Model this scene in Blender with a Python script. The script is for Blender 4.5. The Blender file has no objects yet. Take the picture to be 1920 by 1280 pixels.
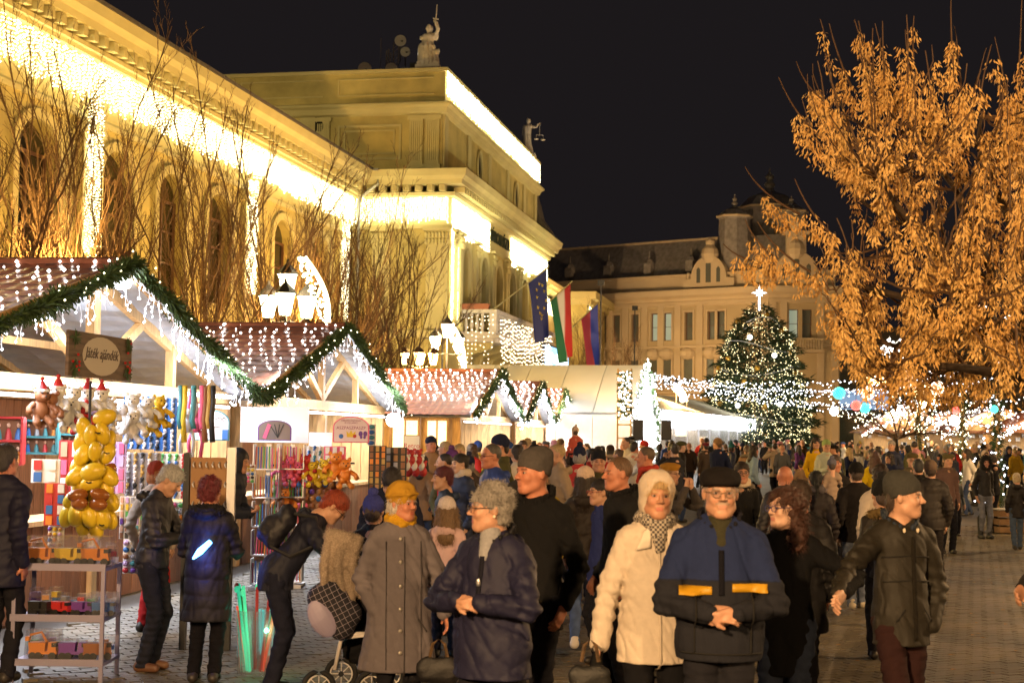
import bpy, bmesh, math, random, colorsys
import numpy as np
from mathutils import Vector, Matrix
rng = np.random.RandomState(7); random.seed(7)
SC = bpy.context.scene; COL = SC.collection
R = math.radians
# ------------------------------------------------------------------ camera
F = 2850.; CZ = 1.88; PHI = .014
TH = math.atan((814-640)/F)
_f = np.array([0, math.cos(TH), math.sin(TH)]); _u = np.array([0, -math.sin(TH), math.cos(TH)]); _r = np.array([1., 0, 0])
_u2 = _u*math.cos(PHI)-_r*math.sin(PHI); _r2 = _r*math.cos(PHI)+_u*math.sin(PHI)
O = np.array([0, 0, CZ])
cam = bpy.data.cameras.new('camera'); camo = bpy.data.objects.new('camera', cam); COL.objects.link(camo)
camo.matrix_world = Matrix(((_r2[0], _u2[0], -_f[0], 0), (_r2[1], _u2[1], -_f[1], 0), (_r2[2], _u2[2], -_f[2], CZ), (0, 0, 0, 1)))
cam.lens = 36*F/1920; cam.sensor_width = 36; cam.clip_start = .1; cam.clip_end = 2000
cam.dof.use_dof = True; cam.dof.focus_distance = 17.; cam.dof.aperture_fstop = 4.6
SC.camera = camo
def ray(px, py): return _f+_r2*(px-960)/F+_u2*(640-py)/F
def at(px, py, Y): d = ray(px, py); return O+d*(Y/d[1])
def pl(px, py, a, b): d = ray(px, py); return O+d*(a/(d[0]-b*d[1]))
def gr(px, py, z=0.): d = ray(px, py); return O+d*((z-CZ)/d[2])
# ------------------------------------------------------------------ world: night sky over a lit town
W = bpy.data.worlds.new('World'); SC.world = W; W.use_nodes = True
nt = W.node_tree; nt.nodes.clear()
wo = nt.nodes.new('ShaderNodeOutputWorld'); add = nt.nodes.new('ShaderNodeAddShader')
b1 = nt.nodes.new('ShaderNodeBackground'); b2 = nt.nodes.new('ShaderNodeBackground')
sk = nt.nodes.new('ShaderNodeTexSky'); sk.sky_type = 'NISHITA'; sk.sun_disc = False; sk.sun_elevation = R(-4); sk.sun_rotation = R(180)
nt.links.new(sk.outputs[0], b1.inputs[0]); b1.inputs[1].default_value = .004
b2.inputs[0].default_value = (.0068, .0056, .0062, 1); b2.inputs[1].default_value = 1.0
nt.links.new(b1.outputs[0], add.inputs[0]); nt.links.new(b2.outputs[0], add.inputs[1]); nt.links.new(add.outputs[0], wo.inputs[0])
SC.view_settings.view_transform = 'Standard'; SC.view_settings.look = 'None'
SC.view_settings.exposure = .7; SC.view_settings.gamma = 1.; SC.view_settings.use_curve_mapping = False
SC.cycles.use_denoising = True
try: SC.cycles.denoiser = 'OPENIMAGEDENOISE'
except Exception: pass
SC.cycles.max_bounces = 5; SC.cycles.diffuse_bounces = 2; SC.cycles.glossy_bounces = 2; SC.cycles.transmission_bounces = 4
SC.cycles.transparent_max_bounces = 12; SC.cycles.sample_clamp_indirect = 3.; SC.cycles.sample_clamp_direct = 0.
SC.cycles.caustics_reflective = False; SC.cycles.caustics_refractive = False
SC.cycles.use_light_tree = True
def lamp(name, kind, loc, col, power, size=.1, rot=None, **kw):
    l = bpy.data.lights.new(name, kind); l.color = col; l.energy = power
    if kind == 'POINT': l.shadow_soft_size = size
    if kind == 'SPOT': l.shadow_soft_size = size; l.spot_size = R(kw.get('ang', 80)); l.spot_blend = .6
    if kind == 'AREA': l.shape = 'RECTANGLE'; l.size = size; l.size_y = kw.get('size_y', size)
    o = bpy.data.objects.new(name, l); COL.objects.link(o); o.location = loc
    if rot is not None: o.rotation_euler = Vector(rot).to_track_quat('-Z', 'Y').to_euler()
    if kw.get('parent'): o.parent = kw['parent']
    return o
# ------------------------------------------------------------------ materials
MATS = {}
def mat(name, col=(.5, .5, .5), rough=.7, metal=0., emit=None, es=0., noise=0., nscale=8., bump=0., bscale=60., objcol=False,
        alpha=1., trans=0., coat=0., attr=False, stretch=None, sheen=0., col2=None, spec=.5):
    if name in MATS: return MATS[name]
    m = bpy.data.materials.new(name); m.use_nodes = True; n = m.node_tree; P = n.nodes['Principled BSDF']; L = n.links.new
    P.inputs['Roughness'].default_value = rough; P.inputs['Metallic'].default_value = metal
    P.inputs['Alpha'].default_value = alpha; P.inputs['Transmission Weight'].default_value = trans
    P.inputs['Coat Weight'].default_value = coat; P.inputs['Sheen Weight'].default_value = sheen
    P.inputs['Specular IOR Level'].default_value = spec
    c = tuple(col)+(1,)
    src = None
    if objcol:
        oi = n.nodes.new('ShaderNodeObjectInfo'); src = oi.outputs['Color']
    if attr:
        at_ = n.nodes.new('ShaderNodeAttribute'); at_.attribute_name = 'pc'
        mx = n.nodes.new('ShaderNodeMix'); mx.data_type = 'RGBA'
        L(at_.outputs['Alpha'], mx.inputs[0])
        if src: L(src, mx.inputs[6])
        else: mx.inputs[6].default_value = c
        L(at_.outputs['Color'], mx.inputs[7]); src = mx.outputs[2]
    if noise or bump:
        tc = n.nodes.new('ShaderNodeTexCoord'); mp = n.nodes.new('ShaderNodeMapping')
        if stretch: mp.inputs['Scale'].default_value = stretch
        L(tc.outputs['Object'], mp.inputs[0])
    if noise:
        nz = n.nodes.new('ShaderNodeTexNoise'); nz.inputs['Scale'].default_value = nscale; nz.inputs['Detail'].default_value = 5
        L(mp.outputs[0], nz.inputs['Vector'])
        rp = n.nodes.new('ShaderNodeMapRange'); rp.inputs[1].default_value = .3; rp.inputs[2].default_value = .7
        rp.inputs[3].default_value = 1-noise; rp.inputs[4].default_value = 1+noise*.6
        L(nz.outputs[0], rp.inputs[0])
        if col2:
            m2 = n.nodes.new('ShaderNodeMix'); m2.data_type = 'RGBA'; rp.inputs[3].default_value = 0; rp.inputs[4].default_value = 1; rp.clamp = True
            L(rp.outputs[0], m2.inputs[0]); m2.inputs[6].default_value = c; m2.inputs[7].default_value = tuple(col2)+(1,); src = m2.outputs[2]
        else:
            vm = n.nodes.new('ShaderNodeVectorMath'); vm.operation = 'SCALE'
            if src: L(src, vm.inputs[0])
            else: vm.inputs[0].default_value = col
            L(rp.outputs[0], vm.inputs['Scale']); src = vm.outputs[0]
    if src: L(src, P.inputs['Base Color'])
    else: P.inputs['Base Color'].default_value = c
    if bump:
        bz = n.nodes.new('ShaderNodeTexNoise'); bz.inputs['Scale'].default_value = bscale; bz.inputs['Detail'].default_value = 3
        L(mp.outputs[0], bz.inputs['Vector']); bp = n.nodes.new('ShaderNodeBump'); bp.inputs['Strength'].default_value = bump; bp.inputs['Distance'].default_value = .01
        L(bz.outputs[0], bp.inputs['Height']); L(bp.outputs[0], P.inputs['Normal'])
    if emit:
        P.inputs['Emission Color'].default_value = tuple(emit)+(1,); P.inputs['Emission Strength'].default_value = es
        m.cycles.emission_sampling = 'NONE'
    MATS[name] = m; return m
# ------------------------------------------------------------------ mesh builder
class MB:
    def __init__(s): s.v = []; s.f = []; s.m = []; s.n = 0; s.cur = 0
    def add(s, v, f):
        v = np.asarray(v, float).reshape(-1, 3); s.v.append(v); o = s.n
        for a in f: s.f.append(tuple(int(i)+o for i in a)); s.m.append(s.cur)
        s.n += len(v); return s
    def box(s, c, d, rz=0., M=None, taper=1.):
        x, y, z = [k/2 for k in d]; t = taper
        v = np.array([[-x, -y, -z], [x, -y, -z], [x, y, -z], [-x, y, -z], [-x*t, -y*t, z], [x*t, -y*t, z], [x*t, y*t, z], [-x*t, y*t, z]])
        if M is not None: v = v@np.array(M).T
        if rz: c_, s_ = math.cos(rz), math.sin(rz); v = v@np.array([[c_, s_, 0], [-s_, c_, 0], [0, 0, 1]])
        return s.add(v+np.array(c), [(3, 2, 1, 0), (4, 5, 6, 7), (0, 1, 5, 4), (1, 2, 6, 5), (2, 3, 7, 6), (3, 0, 4, 7)])
    def bx(s, a, b):
        a = np.array(a, float); b = np.array(b, float); return s.box((a+b)/2, abs(b-a))
    def beam(s, a, b, w, h, up=(0, 0, 1)):
        a = np.array(a, float); b = np.array(b, float); d = b-a; L = np.linalg.norm(d); d /= L
        up = np.array(up, float); x = np.cross(d, up)
        if np.linalg.norm(x) < 1e-3: x = np.cross(d, [1, 0, 0])
        x /= np.linalg.norm(x); z = np.cross(x, d)
        v = []
        for p in (a, b):
            for i, j in ((-1, -1), (1, -1), (1, 1), (-1, 1)): v.append(p+x*i*w/2+z*j*h/2)
        return s.add(v, [(0, 1, 2, 3), (7, 6, 5, 4), (0, 4, 5, 1), (1, 5, 6, 2), (2, 6, 7, 3), (3, 7, 4, 0)])
    def tube(s, pts, r, n=6, cap=True):
        pts = np.array(pts, float); k = len(pts); r = np.broadcast_to(np.array(r, float), (k,))
        T = np.gradient(pts, axis=0) if k > 1 else pts; T /= np.linalg.norm(T, axis=1, keepdims=True)+1e-9
        up = np.array([0, 0, 1.]) if abs(T[0][2]) < .9 else np.array([1., 0, 0])
        X = np.cross(T, up); X /= np.linalg.norm(X, axis=1, keepdims=True)+1e-9; Y = np.cross(T, X)
        a = np.arange(n)*2*math.pi/n
        v = pts[:, None]+(X[:, None]*np.cos(a)[None, :, None]+Y[:, None]*np.sin(a)[None, :, None])*r[:, None, None]
        f = []
        for i in range(k-1):
            for j in range(n):
                j2 = (j+1) % n; f.append((i*n+j, (i+1)*n+j, (i+1)*n+j2, i*n+j2))
        if cap: f.append(tuple(range(n))); f.append(tuple((k-1)*n+n-1-j for j in range(n)))
        return s.add(v, f)
    def lathe(s, prof, c=(0, 0, 0), n=12, sx=1., sy=1.):
        a = np.arange(n)*2*math.pi/n; v = []
        for rr, z in prof:
            for t in a: v.append((rr*math.cos(t)*sx, rr*math.sin(t)*sy, z))
        f = []; k = len(prof)
        for i in range(k-1):
            for j in range(n):
                j2 = (j+1) % n; f.append((i*n+j, i*n+j2, (i+1)*n+j2, (i+1)*n+j))
        f.append(tuple(n-1-j for j in range(n))); f.append(tuple((k-1)*n+j for j in range(n)))
        return s.add(np.array(v)+np.array(c), f)
    def ball(s, c, r, n=8, m=5, M=None):
        r = np.broadcast_to(np.array(r, float), (3,)); v = [(0, 0, -1)]
        for i in range(1, m):
            p = -math.pi/2+math.pi*i/m
            for j in range(n): t = 2*math.pi*j/n; v.append((math.cos(p)*math.cos(t), math.cos(p)*math.sin(t), math.sin(p)))
        v.append((0, 0, 1)); f = []
        for j in range(n): f.append((0, 1+(j+1) % n, 1+j))
        for i in range(m-2):
            for j in range(n): a = 1+i*n+j; b = 1+i*n+(j+1) % n; f.append((a, b, b+n, a+n))
        l = len(v)-1; o = 1+(m-2)*n
        for j in range(n): f.append((o+j, o+(j+1) % n, l))
        v = np.array(v)*r
        if M is not None: v = v@np.array(M).T
        return s.add(v+np.array(c), f)
    def prism(s, poly, a, b, axis=1):
        # polygon in the two other axes, extruded from a to b along axis
        k = len(poly); v = []
        for h in (a, b):
            for p, q in poly:
                v.append({0: (h, p, q), 1: (p, h, q), 2: (p, q, h)}[axis])
        f = [tuple(range(k)), tuple(2*k-1-i for i in range(k))]
        for i in range(k): j = (i+1) % k; f.append((i, i+k, j+k, j))
        return s.add(v, f)
    def octs(s, P, r, el=1.):
        # many little bulbs (octahedra) at points P
        P = np.asarray(P, float).reshape(-1, 3); k = len(P)
        if k == 0: return s
        r = np.broadcast_to(np.asarray(r, float), (k,))
        o = np.array([[1, 0, 0], [0, 1, 0], [-1, 0, 0], [0, -1, 0], [0, 0, el], [0, 0, -el]])
        V = P[:, None]+o[None]*r[:, None, None]
        T = [(0, 1, 4), (1, 2, 4), (2, 3, 4), (3, 0, 4), (1, 0, 5), (2, 1, 5), (3, 2, 5), (0, 3, 5)]
        b = s.n; s.v.append(V.reshape(-1, 3)); s.n += 6*k
        for i in range(k):
            for t in T: s.f.append((b+6*i+t[0], b+6*i+t[1], b+6*i+t[2]))
        s.m += [s.cur]*(8*k)
        return s
    def mesh(s, name, mats, smooth=False):
        me = bpy.data.meshes.new(name)
        V = np.concatenate(s.v) if s.v else np.zeros((0, 3))
        me.from_pydata([tuple(x) for x in V.tolist()] , [], s.f)
        if not isinstance(mats, (list, tuple)): mats = [mats]
        for m in mats: me.materials.append(m)
        if len(mats) > 1: me.polygons.foreach_set('material_index', s.m)
        if smooth: me.polygons.foreach_set('use_smooth', [True]*len(me.polygons))
        me.update(); return me
KIDS = {}
def put(o, parent=None):
    COL.objects.link(o)
    if parent: o.parent = parent; KIDS.setdefault(parent.name, []).append(o)
    return o
def obj(name, mb, mats, parent=None, smooth=False, loc=None, rot=None, kind=None, color=None, label=None):
    me = mb.mesh(name, mats, smooth) if isinstance(mb, MB) else mb
    o = put(bpy.data.objects.new(name, me), parent)
    if loc is not None: o.location = loc
    if rot is not None: o.rotation_euler = rot
    if kind: o['kind'] = kind
    if color is not None: o.color = tuple(color)+(1,)
    if label: o['label'] = label
    return o
def tag(o, label, cat, group=None, kind=None):
    o['label'] = label; o['category'] = cat
    if group: o['group'] = group
    if kind: o['kind'] = kind
    return o
def thing(name, label, cat, loc=(0, 0, 0), rz=0., group=None, rot=None):
    o = bpy.data.objects.new(name, None); COL.objects.link(o); o.empty_display_size = .2
    o.location = loc; o.rotation_euler = rot if rot is not None else (0, 0, rz)
    return tag(o, label, cat, group)
def struct(name, mb, mats, **k):
    o = obj(name, mb, mats, **k); o['kind'] = 'structure'; return o
def copytree(o, parent=None):
    c = o.copy(); put(c, parent)
    for ch in KIDS.get(o.name, []): copytree(ch, c)
    return c
def text(s, name, size, mt, parent, loc, rot, depth=.004, align='CENTER', shear=0., spacing=1.):
    cu = bpy.data.curves.new(name, 'FONT'); cu.body = s; cu.size = size; cu.extrude = depth; cu.align_x = align; cu.align_y = 'CENTER'
    cu.shear = shear; cu.space_character = spacing; cu.resolution_u = 2
    t = bpy.data.objects.new(name, cu); COL.objects.link(t)
    dg = bpy.context.evaluated_depsgraph_get(); dg.update()
    me = bpy.data.meshes.new_from_object(t.evaluated_get(dg)); bpy.data.objects.remove(t)
    me.materials.clear(); me.materials.append(mt)
    o = put(bpy.data.objects.new(name, me), parent); o.location = loc; o.rotation_euler = rot
    return o
def snoise(P, scale, seed, n=7):
    g = np.random.RandomState(seed); o = np.zeros(P.shape[:-1], np.float32)
    for i in range(n):
        d = g.normal(size=3); d /= np.linalg.norm(d); k = scale*(1+g.rand()*1.6)
        o += np.sin(P@d.astype(np.float32)*k*2*math.pi+g.rand()*7)
    return o/n**.5
# shared materials
wood = mat('pine_wood', (.55, .33, .13), .6, noise=.3, nscale=3., stretch=(8, 8, 1.2), bump=.1, bscale=20)
woodx = mat('brown_board', (.23, .09, .035), .6, noise=.35, nscale=4., stretch=(9, 9, 1.))
bulbw = mat('white_bulb', (1, 1, 1), .4, emit=(1, .93, .86), es=6.)
bulbc = mat('cool_bulb', (1, 1, 1), .4, emit=(.86, .9, 1), es=6.)
bulby = mat('warm_bulb', (1, 1, 1), .4, emit=(1, .9, .55), es=6.)
wire = mat('lamp_wire', (.7, .7, .68), .5)
dark = mat('dark_metal', (.02, .02, .022), .5)
steel = mat('steel', (.5, .5, .52), .35, metal=.8)
garl = mat('garland_green', (.045, .09, .02), .7, noise=.4, nscale=12)
# ------------------------------------------------------------------ ground
gm = mat('paving', (.08, .07, .055), .55, noise=.5, nscale=.35, bump=.25, bscale=9)
g = MB(); g.add([(-300, -60, -.03), (300, -60, -.03), (300, 700, -.03), (-300, 700, -.03)], [(0, 1, 2, 3)])
ground = struct('ground', g, gm)
pvm = mat('paver_stone', (.135, .11, .07), .5, noise=.62, nscale=.8, bump=.3, bscale=30, spec=.5)
pm = MB(); pm.box((0, 0, -.02), (.19, .091, .04), taper=.96); pme = pm.mesh('paver', pvm)
cells = []
ca, sa = math.cos(R(28)), math.sin(R(28))
for j in range(-260, 420):
    for i in range(-70, 170):
        a = (i+.5*(j % 2))*.2; b = j*.1
        x = a*ca-b*sa; y = a*sa+b*ca
        if 11.0 < y < 34 and -1-.25*y*.9 < x < .37*y and x > -4.6+.1425*(y-12): cells.append((x, y))
cells.sort(key=lambda c: (c[1]+abs(c[0]-4)*.35))
near, far_ = cells[:300], cells[300:]
for x, y in near:
    o = put(bpy.data.objects.new('paver', pme), ground); o.location = (x, y, rng.uniform(-.003, .002)); o.rotation_euler = (rng.normal()*.012, rng.normal()*.012, R(28))
f_ = np.array(far_); k = len(f_); zz = rng.uniform(-.003, .002, k); tl = rng.normal(size=(k, 2))*.012
cr = np.array([[-.0915, -.044], [.0915, -.044], [.0915, .044], [-.0915, .044]]); co = cr*1.04
def rot2(c): return np.stack([c[:, 0]*ca-c[:, 1]*sa, c[:, 0]*sa+c[:, 1]*ca], 1)
top = np.concatenate([f_[:, None]+rot2(cr)[None], (zz[:, None]+cr[None, :, 0]*tl[:, :1]+cr[None, :, 1]*tl[:, 1:])[..., None]], 2)
bot = np.concatenate([f_[:, None]+rot2(co)[None], np.full((k, 4, 1), -.028)], 2)
V = np.concatenate([top, bot], 1).reshape(-1, 3)
fq = np.array([(0, 1, 2, 3), (4, 5, 1, 0), (5, 6, 2, 1), (6, 7, 3, 2), (7, 4, 0, 3)])
Q = (np.arange(k)[:, None, None]*8+fq[None]).reshape(-1, 4)
me = bpy.data.meshes.new('pavers'); me.from_pydata(V.tolist(), [], Q.tolist()); me.materials.append(pvm)
o = obj('pavers', me, None, ground); o['kind'] = 'stuff'
# fallen leaves
lm = mat('fallen_leaf', (.3, .17, .05), .7)
lv = MB()
for i in range(420):
    y = rng.uniform(11.3, 30); x = rng.uniform(-.1*y, .35*y); a = rng.rand()*6; c_, s_ = math.cos(a)*.035, math.sin(a)*.035
    lv.add([(x-c_, y-s_, .006), (x+s_*.6, y-c_*.6, .012), (x+c_, y+s_, .008), (x-s_*.6, y+c_*.6, .014)], [(0, 1, 2, 3)])
tag(obj('fallen_leaves', lv, lm), 'dry brown leaves scattered over the paving', 'leaves', kind='stuff')
# ------------------------------------------------------------------ town hall
AL = math.atan(.197); HX, HY = -19.5, 0.
cA, sA = math.cos(AL), math.sin(AL)
def hw(n, s, z): return np.array([HX+n*cA+s*sA, HY-n*sA+s*cA, z])
def hl(px, py, n):
    d = ray(px, py); nv = np.array([cA, -sA, 0]); t = (n-(O-np.array([HX, HY, 0]))@nv)/(d@nv); p = O+d*t
    return (p[0]-HX)*sA+(p[1]-HY)*cA, p[2]
def hside(px, py, s):
    d = ray(px, py); sv = np.array([sA, cA, 0]); t = (s-(O-np.array([HX, HY, 0]))@sv)/(d@sv); p = O+d*t
    return (p[0]-HX)*cA-(p[1]-HY)*sA, p[2]
stucco = mat('yellow_stucco', (.52, .42, .15), .8, noise=.3, nscale=.9, bump=.12, bscale=14)
trim = mat('cream_trim', (.58, .5, .23), .75, noise=.1, nscale=1.)
pane = mat('dark_pane', (.02, .018, .015), .12, spec=.6)
frame_m = mat('brown_window_frame', (.12, .055, .03), .5)
roofm = mat('roof_tin', (.1, .085, .07), .6, noise=.3)
stone = mat('pale_stone', (.6, .55, .48), .8, noise=.15, nscale=3)
hall = thing('town_hall', 'long yellow town hall with white light curtains along its cornice', 'building', (HX, HY, 0), -AL)
def arch_wall(mb, a0, a1, z0, z1, ops, P, dep, seg=10):
    """wall in plane coords (a,z); P(a,z,d) maps to 3d, d = depth into the wall; ops: (centre,width,bottom,spring,arched)"""
    def quad(p): mb.add([P(*q) for q in p], [(0, 1, 2, 3)])
    cur = a0
    for c, w, zb, zs, arched in sorted(ops):
        l, r = c-w/2, c+w/2
        quad([(cur, z0, 0), (l, z0, 0), (l, z1, 0), (cur, z1, 0)])
        quad([(l, z0, 0), (r, z0, 0), (r, zb, 0), (l, zb, 0)])
        if arched: arc = [(c-w/2*math.cos(math.pi*i/seg), zs+w/2*arched*math.sin(math.pi*i/seg)) for i in range(seg+1)]
        else: arc = [(l, zs), (r, zs)]
        for (p, q), (p2, q2) in zip(arc, arc[1:]): quad([(p, q, 0), (p2, q2, 0), (p2, z1, 0), (p, z1, 0)])
        loop = [(l, zb)]+arc+[(r, zb)]
        for (p, q), (p2, q2) in zip(loop, loop[1:]+loop[:1]): quad([(p, q, dep), (p2, q2, dep), (p2, q2, 0), (p, q, 0)])
        cur = r
    quad([(cur, z0, 0), (a1, z0, 0), (a1, z1, 0), (cur, z1, 0)])
def surround(mb, c, w, zb, zs, arched, P, t, proud, seg=12, sill=True):
    """a moulded band round an opening, standing proud of the wall"""
    l, r = c-w/2, c+w/2
    inn = [(l, zb)]+([(c-w/2*math.cos(math.pi*i/seg), zs+w/2*arched*math.sin(math.pi*i/seg)) for i in range(seg+1)] if arched else [(l, zs), (r, zs)])+[(r, zb)]
    out = [(l-t, zb)]+([(c-(w/2+t)*math.cos(math.pi*i/seg), zs+(w/2*arched+t)*math.sin(math.pi*i/seg)) for i in range(seg+1)] if arched else [(l-t, zs+t), (r+t, zs+t)])+[(r+t, zb)]
    for i in range(len(inn)-1):
        a, b, c2, d = inn[i], inn[i+1], out[i+1], out[i]
        v = [P(*a, -proud), P(*b, -proud), P(*c2, -proud), P(*d, -proud), P(*a, .01), P(*b, .01), P(*c2, .01), P(*d, .01)]
        mb.add(v, [(0, 1, 2, 3), (0, 4, 5, 1), (2, 6, 7, 3)])
def win_unit(P, c, w, zb, zs, arched, dep, parent, mull=1, bars=2, pm=None, name='window', top=True):
    """window as a part: frame, pane is its sub-part"""
    fr = MB(); g = .06
    zt = zs+(w/2*arched if arched else 0)
    def bar(a0, z0, a1, z1, d0=None):
        d0 = dep-.07 if d0 is None else d0
        v = [P(a0, z0, d0), P(a1, z0, d0), P(a1, z1, d0), P(a0, z1, d0), P(a0, z0, dep-.005), P(a1, z0, dep-.005), P(a1, z1, dep-.005), P(a0, z1, dep-.005)]
        fr.add(v, [(0, 1, 2, 3), (0, 4, 5, 1), (1, 5, 6, 2), (2, 6, 7, 3), (3, 7, 4, 0)])
    l, r = c-w/2, c+w/2; t = min(.09, w*.08)
    bar(l, zb, l+t, zs); bar(r-t, zb, r, zs); bar(l+t, zb, r-t, zb+t); bar(l+t, zs-t, r-t, zs)
    for i in range(mull): x = l+w*(i+1)/(mull+1); bar(x-t/2, zb+t, x+t/2, zs-t)
    for i in range(bars): z = zb+(zs-zb)*(i+1)/(bars+1); bar(l+t, z-t/3, r-t, z+t/3, dep-.05)
    wf = obj(name, fr, frame_m, parent)
    pn = MB(); seg = 10
    pts = [(l, zb), (r, zb)]+([(c+w/2*math.cos(math.pi*i/seg), zs+w/2*arched*math.sin(math.pi*i/seg)) for i in range(seg+1)] if arched else [(r, zs), (l, zs)])
    pn.add([P(*q, dep) for q in pts], [tuple(range(len(pts)))])
    obj('pane', pn, pm or pane, wf)
    return wf
PW = lambda n0: (lambda a, z, d=0.: (n0-d, a, z))
# left wing wall with arched recesses and windows
S0, S1 = 22., 68.4
Pw = PW(-.9)
wins = [hl(x, 350, -.9)[0] for x in (66, 218, 320, 410, 530, 600, 655)]
wins = [wins[0]-4.1]+wins
pil = [hl(x, 300, -.9)[0] for x in (162, 464, 640)]
mb = MB(); ops = [(c, 2.1, 6.2, 9.2, .75) for c in wins]
ops_lo = [(c, 1.6, 1.2, 3.2, .6) for c in wins]
arch_wall(mb, S0, S1, 5.3, 10.55, ops, Pw, .35)
arch_wall(mb, S0, S1, 0., 5.1, ops_lo, Pw, .35)
mb.bx((-1.3, S0, 10.55), (-.9, S1, 12.4))
obj('wing_wall', mb, stucco, hall)
mb = MB(); mb.bx((-1.2, S0, 5.1), (-.7, S1, 5.3)); mb.bx((-1.2, S0, 10.5), (-.8, S1, 10.66)); mb.bx((-1.2, S0, 12.3), (-.7, S1, 12.42)); mb.bx((-1.2, S0, 12.42), (-.55, S1, 12.55))
obj('string_course', mb, trim, hall)
mb = MB(); prof = [(-1.3, 12.86), (-.25, 12.86), (-.2, 13.05), (-.05, 13.2), (0, 13.5), (-1.3, 13.5)]
mb.add([(p, S0, q) for p, q in prof]+[(p, S1+.02, q) for p, q in prof], [tuple(range(6)), tuple(range(11, 5, -1))]+[(i, i+6, (i+1) % 6+6, (i+1) % 6) for i in range(6)])
obj('cornice', mb, trim, hall)
mb = MB(); mb.add([(.02, S0, 13.52), (.02, S1, 13.52), (-8, S1, 14.6), (-8, S0, 14.6)], [(0, 1, 2, 3)]); mb.bx((-.1, S0, 13.5), (.04, S1, 13.62))
obj('roof', mb, roofm, hall)
md = MB(); md.box((-.02, 0, 0), (.5, .24, .26)); md.box((.16, 0, -.05), (.16, .26, .2)); mdm = md.mesh('modillion', trim)
for i in range(int((S1-S0)/.62)): o = put(bpy.data.objects.new('modillion', mdm), hall); o.location = (-.52, S0+.4+i*.62, 12.71)
for c in wins:
    sr = MB(); surround(sr, c, 2.1, 6.2, 9.2, .75, Pw, .28, .12); obj('window_surround', sr, trim, hall)
    win_unit(Pw, c, 2.1, 6.2, 9.2, .75, .34, hall, 1, 2)
    win_unit(Pw, c, 1.6, 1.2, 3.2, .6, .34, hall, 1, 1)
for c in pil:
    p = MB(); p.box((-.8, c, 8.), (.2, 1.05, 5.)); p.box((-.78, c, 5.6), (.3, 1.25, .5)); p.box((-.76, c, 10.3), (.3, 1.3, .4)); obj('pilaster', p, trim, hall)
# central block
B0, B1, BN = 69.0, 93.7, 3.4
Pf = PW(BN); Ps = lambda a, z, d=0.: (a, B0+d, z)
fw = [B0+3.0, B0+6.9, B0+10.4, B0+13.9, B0+17.4, B0+21.3]
mb = MB(); arch_wall(mb, B0, B1, 6.5, 11.0, [(c, 1.7, 7.3, 9.6, 1.) for c in fw], Pf, .7)
arch_wall(mb, B0, B1, 0, 6.1, [(c, 2.4, .0, 3.2, 1.) for c in fw], Pf, .8)
mb.bx((BN-.5, B0, 11.0), (BN, B1, 12.5))
mb.add([(-1.3, B0, 0), (BN, B0, 0), (BN, B0, 12.5), (-1.3, B0, 12.5)], [(0, 1, 2, 3)])
mb.add([(BN, B1, 0), (-1.3, B1, 0), (-1.3, B1, 12.5), (BN, B1, 12.5)], [(0, 1, 2, 3)])
obj('block_wall', mb, stucco, hall)
for c in fw:
    sr = MB(); surround(sr, c, 1.7, 7.3, 9.6, 1., Pf, .3, .16); obj('window_surround', sr, trim, hall); win_unit(Pf, c, 1.7, 7.3, 9.6, 1., .66, hall, 1, 2)
    sr = MB(); surround(sr, c, 2.4, 0, 3.2, 1., Pf, .25, .1); obj('arcade_surround', sr, trim, hall)
    pn = MB(); pn.bx((BN-.82, c-1.3, 0), (BN-.8, c+1.3, 4.6)); obj('arcade_door', pn, frame_m, hall)
def ring(name, n1, s0, s1, z0, z1, prof_out, m=trim, nb=-1.3):
    mb = MB()
    for (o1, za), (o2, zb) in zip(prof_out, prof_out[1:]):
        for zz_, oo in ((za, o1),): pass
        mb.add([(nb, s0-o1, za), (n1+o1, s0-o1, za), (n1+o2, s0-o2, zb), (nb, s0-o2, zb)], [(0, 1, 2, 3)])
        mb.add([(n1+o1, s0-o1, za), (n1+o1, s1+o1, za), (n1+o2, s1+o2, zb), (n1+o2, s0-o2, zb)], [(0, 1, 2, 3)])
        mb.add([(n1+o1, s1+o1, za), (nb, s1+o1, za), (nb, s1+o2, zb), (n1+o2, s1+o2, zb)], [(0, 1, 2, 3)])
    return obj(name, mb, m, hall)
ring('architrave', BN, B0, B1, 0, 0, [(0, 10.95), (.12, 10.95), (.12, 11.1), (.03, 11.12), (.03, 12.35), (.25, 12.4), (.3, 12.55), (.05, 12.56)])
ring('cornice', BN, B0, B1, 0, 0, [(.05, 12.86), (.66, 12.86), (.7, 13.05), (.85, 13.2), (.92, 13.5), (-.4, 13.62)])
ring('string_course', BN, B0, B1, 0, 0, [(0, 6.1), (.14, 6.12), (.18, 6.4), (.02, 6.5)])
for i in range(int(24.8/.5)): o = put(bpy.data.objects.new('modillion', mdm), hall); o.location = (BN+.38, B0+.3+i*.5, 12.71)
for i in range(8): o = put(bpy.data.objects.new('modillion', mdm), hall); o.location = (BN-.25-i*.55, B0-.38, 12.71); o.rotation_euler = (0, 0, -math.pi/2)
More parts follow.
